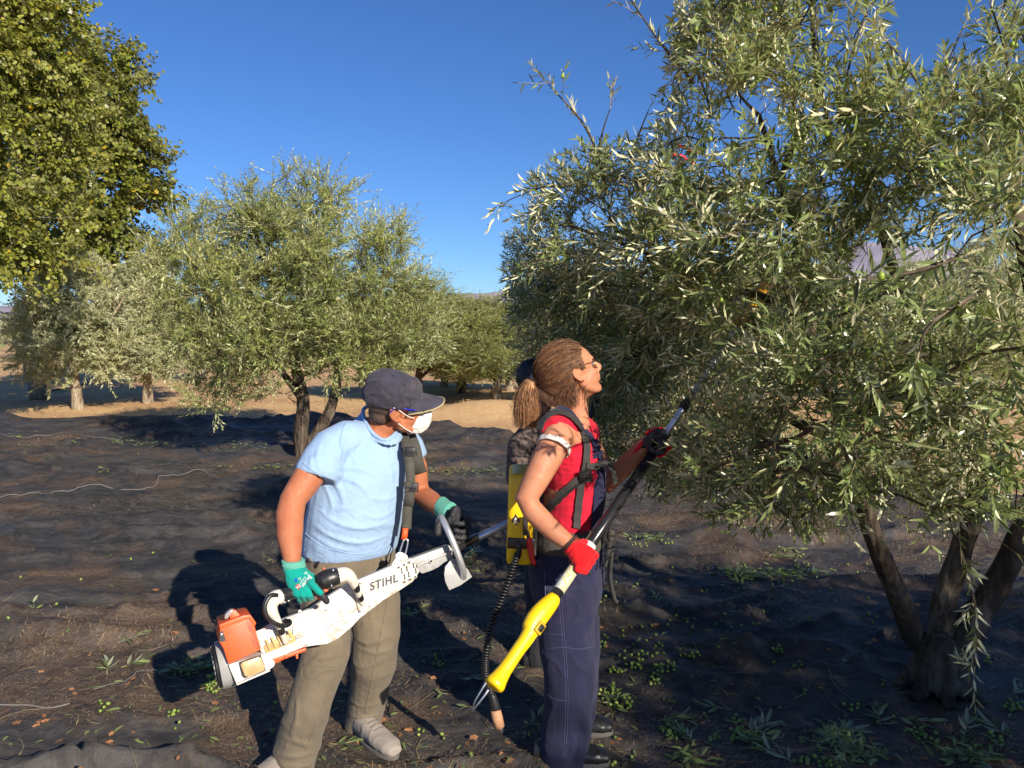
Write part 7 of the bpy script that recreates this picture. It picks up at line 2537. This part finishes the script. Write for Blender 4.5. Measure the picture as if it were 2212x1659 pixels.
for k in range(700):      # single leaves everywhere
    q = on_net(rd.uniform(0, 2212), rd.uniform(930, 1690) if rd.random() < .5 else rd.uniform(1200, 1690)); a = rd.uniform(0, 6.28); ld = np.array([math.cos(a), math.sin(a), .08]); ld /= np.linalg.norm(ld)
    nr = np.array([rd.normal(0, .3), rd.normal(0, .3), 1.0]); nr -= ld * nr.dot(ld); nr /= np.linalg.norm(nr)
    s = rd.uniform(.03, .06); cm2.append(np.stack([ld * s, np.cross(nr, ld) * s * .2, nr * s], 1)); cp.append(tuple(q + Vector((0, 0, .006))))
V, F = leaf_mesh(np.array(cm2), np.array(cp), LT, LF3, LF4)
o = link('leaf_litter', make_mesh('leaf_litter', V, F, m_sprig)); tag(o, 'loose olive leaves strewn over the net', 'leaf litter', kind='stuff')
# dry brown leaves
n_ = 260; qq = []
for k in range(n_):
    qq.append(tuple(on_net(rd.uniform(0, 2212), rd.uniform(1250, 1690)) + Vector((0, 0, .006))))
for px, py, s_ in ((1905, 1395, 14), (940, 1355, 10), (230, 1605, 12), (100, 1560, 12), (1150, 1310, 12), (1000, 1370, 14), (900, 1420, 10)):
    for k in range(5):
        qq.append(tuple(on_net(px + rd.normal(0, s_), py + rd.normal(0, s_ * .4)) + Vector((0, 0, .012))))
Md = rand_rot(len(qq), rd); 
Md[:, 2, :] *= .35
Md *= rd.uniform(.012, .045, len(qq))[:, None, None]
V, F = leaf_mesh(Md, np.array(qq), PT, PF3, PF4); o = link('dry_leaves', make_mesh('dry_leaves', V, F, m_dry)); tag(o, 'crumpled brown leaves on the net', 'leaf litter', kind='stuff')
# straw showing through and poking up through the net, in patches
n_ = 260000
x = rd.uniform(-1, 1, n_); y = 2.3 + 10.5 * rd.random(n_) ** 1.25; x = x * (.5 + .75 * y)
msk = noise2(x * .62 + 4, y * .85 + 1, 41) * .6 + noise2(x * 2.1, y * 3.0, 42) * .4
kp = (msk > .52) & (rd.random(n_) < np.clip((msk - .50) * 9, .05, 1)) & (y < np.interp(x / y, [-1, -.06, .1, 1], [12.6, 12.0, 9.0, 7.6]))
x, y = x[kp], y[kp]; n_ = len(x)
a = rd.normal(.25, .8, n_); L = rd.uniform(.008, .04, n_) * np.where(rd.random(n_) < .08, 2.2, 1) * (.6 + .1 * y); z = net_z(x, y) + rd.uniform(.001, .006, n_)
ex, ey = x + np.cos(a) * L, y + np.sin(a) * L; ez = net_z(ex, ey) + rd.uniform(.001, .010, n_)
w_ = .0008 * (.6 + .16 * y)
V = np.stack([np.stack([x - np.sin(a) * w_, y + np.cos(a) * w_, z], 1), np.stack([x + np.sin(a) * w_, y - np.cos(a) * w_, z], 1), np.stack([ex, ey, ez], 1)], 1).reshape(-1, 3)
F = np.arange(3 * n_).reshape(-1, 3)
print('straws', n_)
m_straw, t, b = nt('straw')
gi = t.nodes.new('ShaderNodeNewGeometry'); t.links.new(ramp(t, gi.outputs['Random Per Island'], [(0, (.09, .045, .022)), (.5, (.27, .165, .085)), (1, (.62, .46, .27))]), b.inputs['Base Color']); b.inputs['Roughness'].default_value = .9
o = link('straw', make_mesh('straw', V, F, m_straw)); tag(o, 'dry straw caught in the net', 'straw', kind='stuff')
# dead twigs
g = Geo()
for k in range(90):
    q = on_net(rd.uniform(0, 2212), rd.uniform(1180, 1690)); a = rd.uniform(0, 6.28); L = rd.uniform(.05, .22)
    pts = []
    for i in range(4):
        x, y = q.x + math.cos(a + .25 * i) * L * i / 3, q.y + math.sin(a + .25 * i) * L * i / 3; pts.append(Vector((x, y, float(net_z(x, y)) + .005)))
    g.tube(pts, [.0016, .0014, .0012, .0008], 3)
o = g.obj('dead_twigs', m_twig); tag(o, 'thin dead twigs scattered over the net', 'twigs', kind='stuff')

# cords along the net edges
def cord(name, pxs, r, label, mat=m_cord):
    q = smooth_path([gnd(x, y, .06) for x, y in pxs], 16); pts = []
    for p in q:
        nb = [float(net_z(p.x + dx, p.y + dy)) for dx in (-.03, 0, .03) for dy in (-.03, 0, .03)]
        pts.append(Vector((p.x, p.y, max(nb) + r)))
    g = Geo().tube(pts, r, 6); top(name, np.array([tuple(p) for p in g.v]), g.f, mat, label, 'cord', 'pale cords sewn along the net')


cord('net_cord', [(-20, 1077), (60, 1073), (130, 1060), (200, 1053), (270, 1049), (330, 1042), (345, 1030)], .004, 'pale cord running in from the left edge across the shaded net')
cord('net_cord', [(345, 1022), (400, 1014), (440, 1012), (480, 1020), (560, 1022)], .004, 'pale cord arching up in front of the forked olive trunk')
cord('net_cord', [(-10, 934), (60, 940), (120, 938), (180, 945), (260, 948)], .004, 'thin pale cord near the far edge of the net at the left')
cord('net_cord', [(200, 1480), (280, 1462), (340, 1458), (400, 1460)], .0015, 'fine thread on the near net leading to the heap under the engine')
cord('net_cord', [(-10, 1513), (60, 1512), (110, 1516), (150, 1509)], .003, 'braided pale seam cord at the lower left corner')
cord('net_cord', [(1160, 1360), (1210, 1350), (1300, 1330), (1380, 1345)], .003, 'fine thread behind the legs of the woman') if False else None

# dark plastic hose by the fence
q = smooth_path([gnd(95, 852), gnd(130, 846), gnd(175, 835), gnd(205, 826), gnd(235, 812)], 6)
pts = [Vector((p.x, p.y, float(ground_z(p.x, p.y)) + .04)) for p in q]
g = Geo().tube(pts, .022, 8); top('irrigation_hose', np.array([tuple(p) for p in g.v]), g.f, m_strapb, 'dark irrigation hose lying on the dry soil below the pale trees', 'hose')

# ------------------------------------------------------------------ chain link fence
m_post = mat_simple('grey_post', (.16, .16, .17), .7, var=.2)
m_wire = mat_simple('galvanised_wire', (.42, .38, .32), .5, var=.1, bumps=0)
f0, f1 = gnd(-180, 832), gnd(440, 812)
fence = empty('wire_fence', (f0 + f1) / 2, 'rusty chain link fence on dark posts behind the pale olive trees', 'fence')
FL = (f1 - f0).length; fd = (f1 - f0).normalized(); FH = 1.9
npst = 7
for k in range(npst):
    p = f0 + fd * (FL * k / (npst - 1)); z0 = float(ground_z(p.x, p.y))
    Geo().box(Matrix.Translation((p.x, p.y, z0 + FH / 2)), .07, .07, FH + .1, .005).obj('post', m_post, fence)
g = Geo(); cell = .16; nn_ = int(FL / cell)
Vw, Fw = [], []
def wire(a, b_, w=.004):
    i = len(Vw); n = Vector((0, 0, 1)); s_ = (b_ - a).cross(Vector((fd.y, -fd.x, 0))).normalized() * w
    o = Vector((fd.y, -fd.x, 0)) * w
    for p in (a, b_):
        Vw.extend([tuple(p + s_), tuple(p - s_ * .5 + o), tuple(p - s_ * .5 - o)])
    for j in range(3):
        k_ = (j + 1) % 3; Fw.append((i + j, i + k_, i + 3 + k_, i + 3 + j))
for k in range(-int(FH / cell), nn_):
    for sgn in (1, -1):
        x0 = k * cell if sgn > 0 else k * cell + FH; x1 = x0 + sgn * FH
        z0, z1 = .05, FH
        if x0 < 0 or x1 < 0 or x0 > FL or x1 > FL:
            continue
        a = f0 + fd * x0; b_ = f0 + fd * x1
        wire(Vector((a.x, a.y, z0)), Vector((b_.x, b_.y, z1)))
for z in (.08, 1.0, FH - .02):
    wire(Vector((f0.x, f0.y, z)), Vector((f1.x, f1.y, z)), .006)
o = obj('wire_mesh', np.array(Vw), Fw, m_wire, fence, smooth=False); tag(o, kind='stuff')
# bluish marker post between the pale trunks
p = gnd(147, 838); p.z = float(ground_z(p.x, p.y))
g = Geo().box(Matrix.Translation((p.x, p.y, p.z + .45)) @ Matrix.Rotation(.06, 4, 'Y'), .09, .09, .95, .01)
top('marker_post', np.array([tuple(v) for v in g.v]), g.f, mat_simple('blue_grey_paint', (.33, .38, .45), .6, dirt=(.3, .2, .12)), 'short pale blue grey post behind the straight light trunk', 'post', smooth=False)

# overhead wires towards the hill
for k, (a, b_) in enumerate(((P(940, 668, 60), P(1140, 612, 40)), (P(940, 690, 60), P(1140, 640, 40)))):
    q = [a.lerp(b_, t_) - Vector((0, 0, 1)) * .5 * math.sin(math.pi * t_) * .6 for t_ in np.linspace(0, 1, 14)]
    g = Geo().tube(q, .012, 4); top('overhead_wire', np.array([tuple(v) for v in g.v]), g.f, m_black, ('upper' if k == 0 else 'lower') + ' of the two thin overhead wires crossing in front of the hill', 'wire')

# dry grass and litter over the open ground beyond the net
n_ = 26000
gx = rd.uniform(-14, 9, n_); gy = 7.2 + 17 * rd.random(n_) ** 1.2
fary = np.interp(gx, [-8, -1, 0, 1, 9], [13.6, 13.6, 12.4, 9.5, 7.8])
ok = gy > fary + .1
gx, gy = gx[ok], gy[ok]; n_ = len(gx)
gp_ = np.stack([gx, gy, ground_z(gx, gy)], 1)
a = rd.uniform(0, 6.28, n_); tilt = rd.uniform(.05, .9, n_)
ld = np.stack([np.cos(a) * np.cos(tilt), np.sin(a) * np.cos(tilt), np.sin(tilt)], 1)
sd_ = unit(np.cross(ld, np.array([0, 0, 1.0]))); h_ = rd.uniform(.03, .11, n_)[:, None]
V = np.stack([gp_ - sd_ * .004, gp_ + sd_ * .004, gp_ + ld * h_], 1).reshape(-1, 3)
F = np.arange(3 * n_).reshape(-1, 3)
m_grass = mat_simple('dry_grass', (.46, .33, .17), .95, var=.35, scale=3, bumps=0, spec=.1)
o = link('dry_grass', make_mesh('dry_grass', V, F, m_grass)); tag(o, 'short dry grass beyond the net', 'grass', kind='stuff')
# fallen poplar leaves on the soil at the left
n_ = 3500
x = rd.uniform(-16, -2, n_); y = rd.uniform(14.5, 27, n_); z = ground_z(x, y) + .015
Md = rand_rot(n_, rd); Md[:, 2, :] *= .3; Md *= rd.uniform(.03, .07, n_)[:, None, None]
V, F = leaf_mesh(Md, np.stack([x, y, z], 1), PT, PF3, PF4)
o = link('fallen_poplar_leaves', make_mesh('fallen_poplar_leaves', V, F, mat_simple('brown_poplar_leaf', (.42, .24, .12), .9, var=.4, scale=9, bumps=0))); tag(o, 'brown leaves on the soil below the poplars', 'leaf litter', kind='stuff')
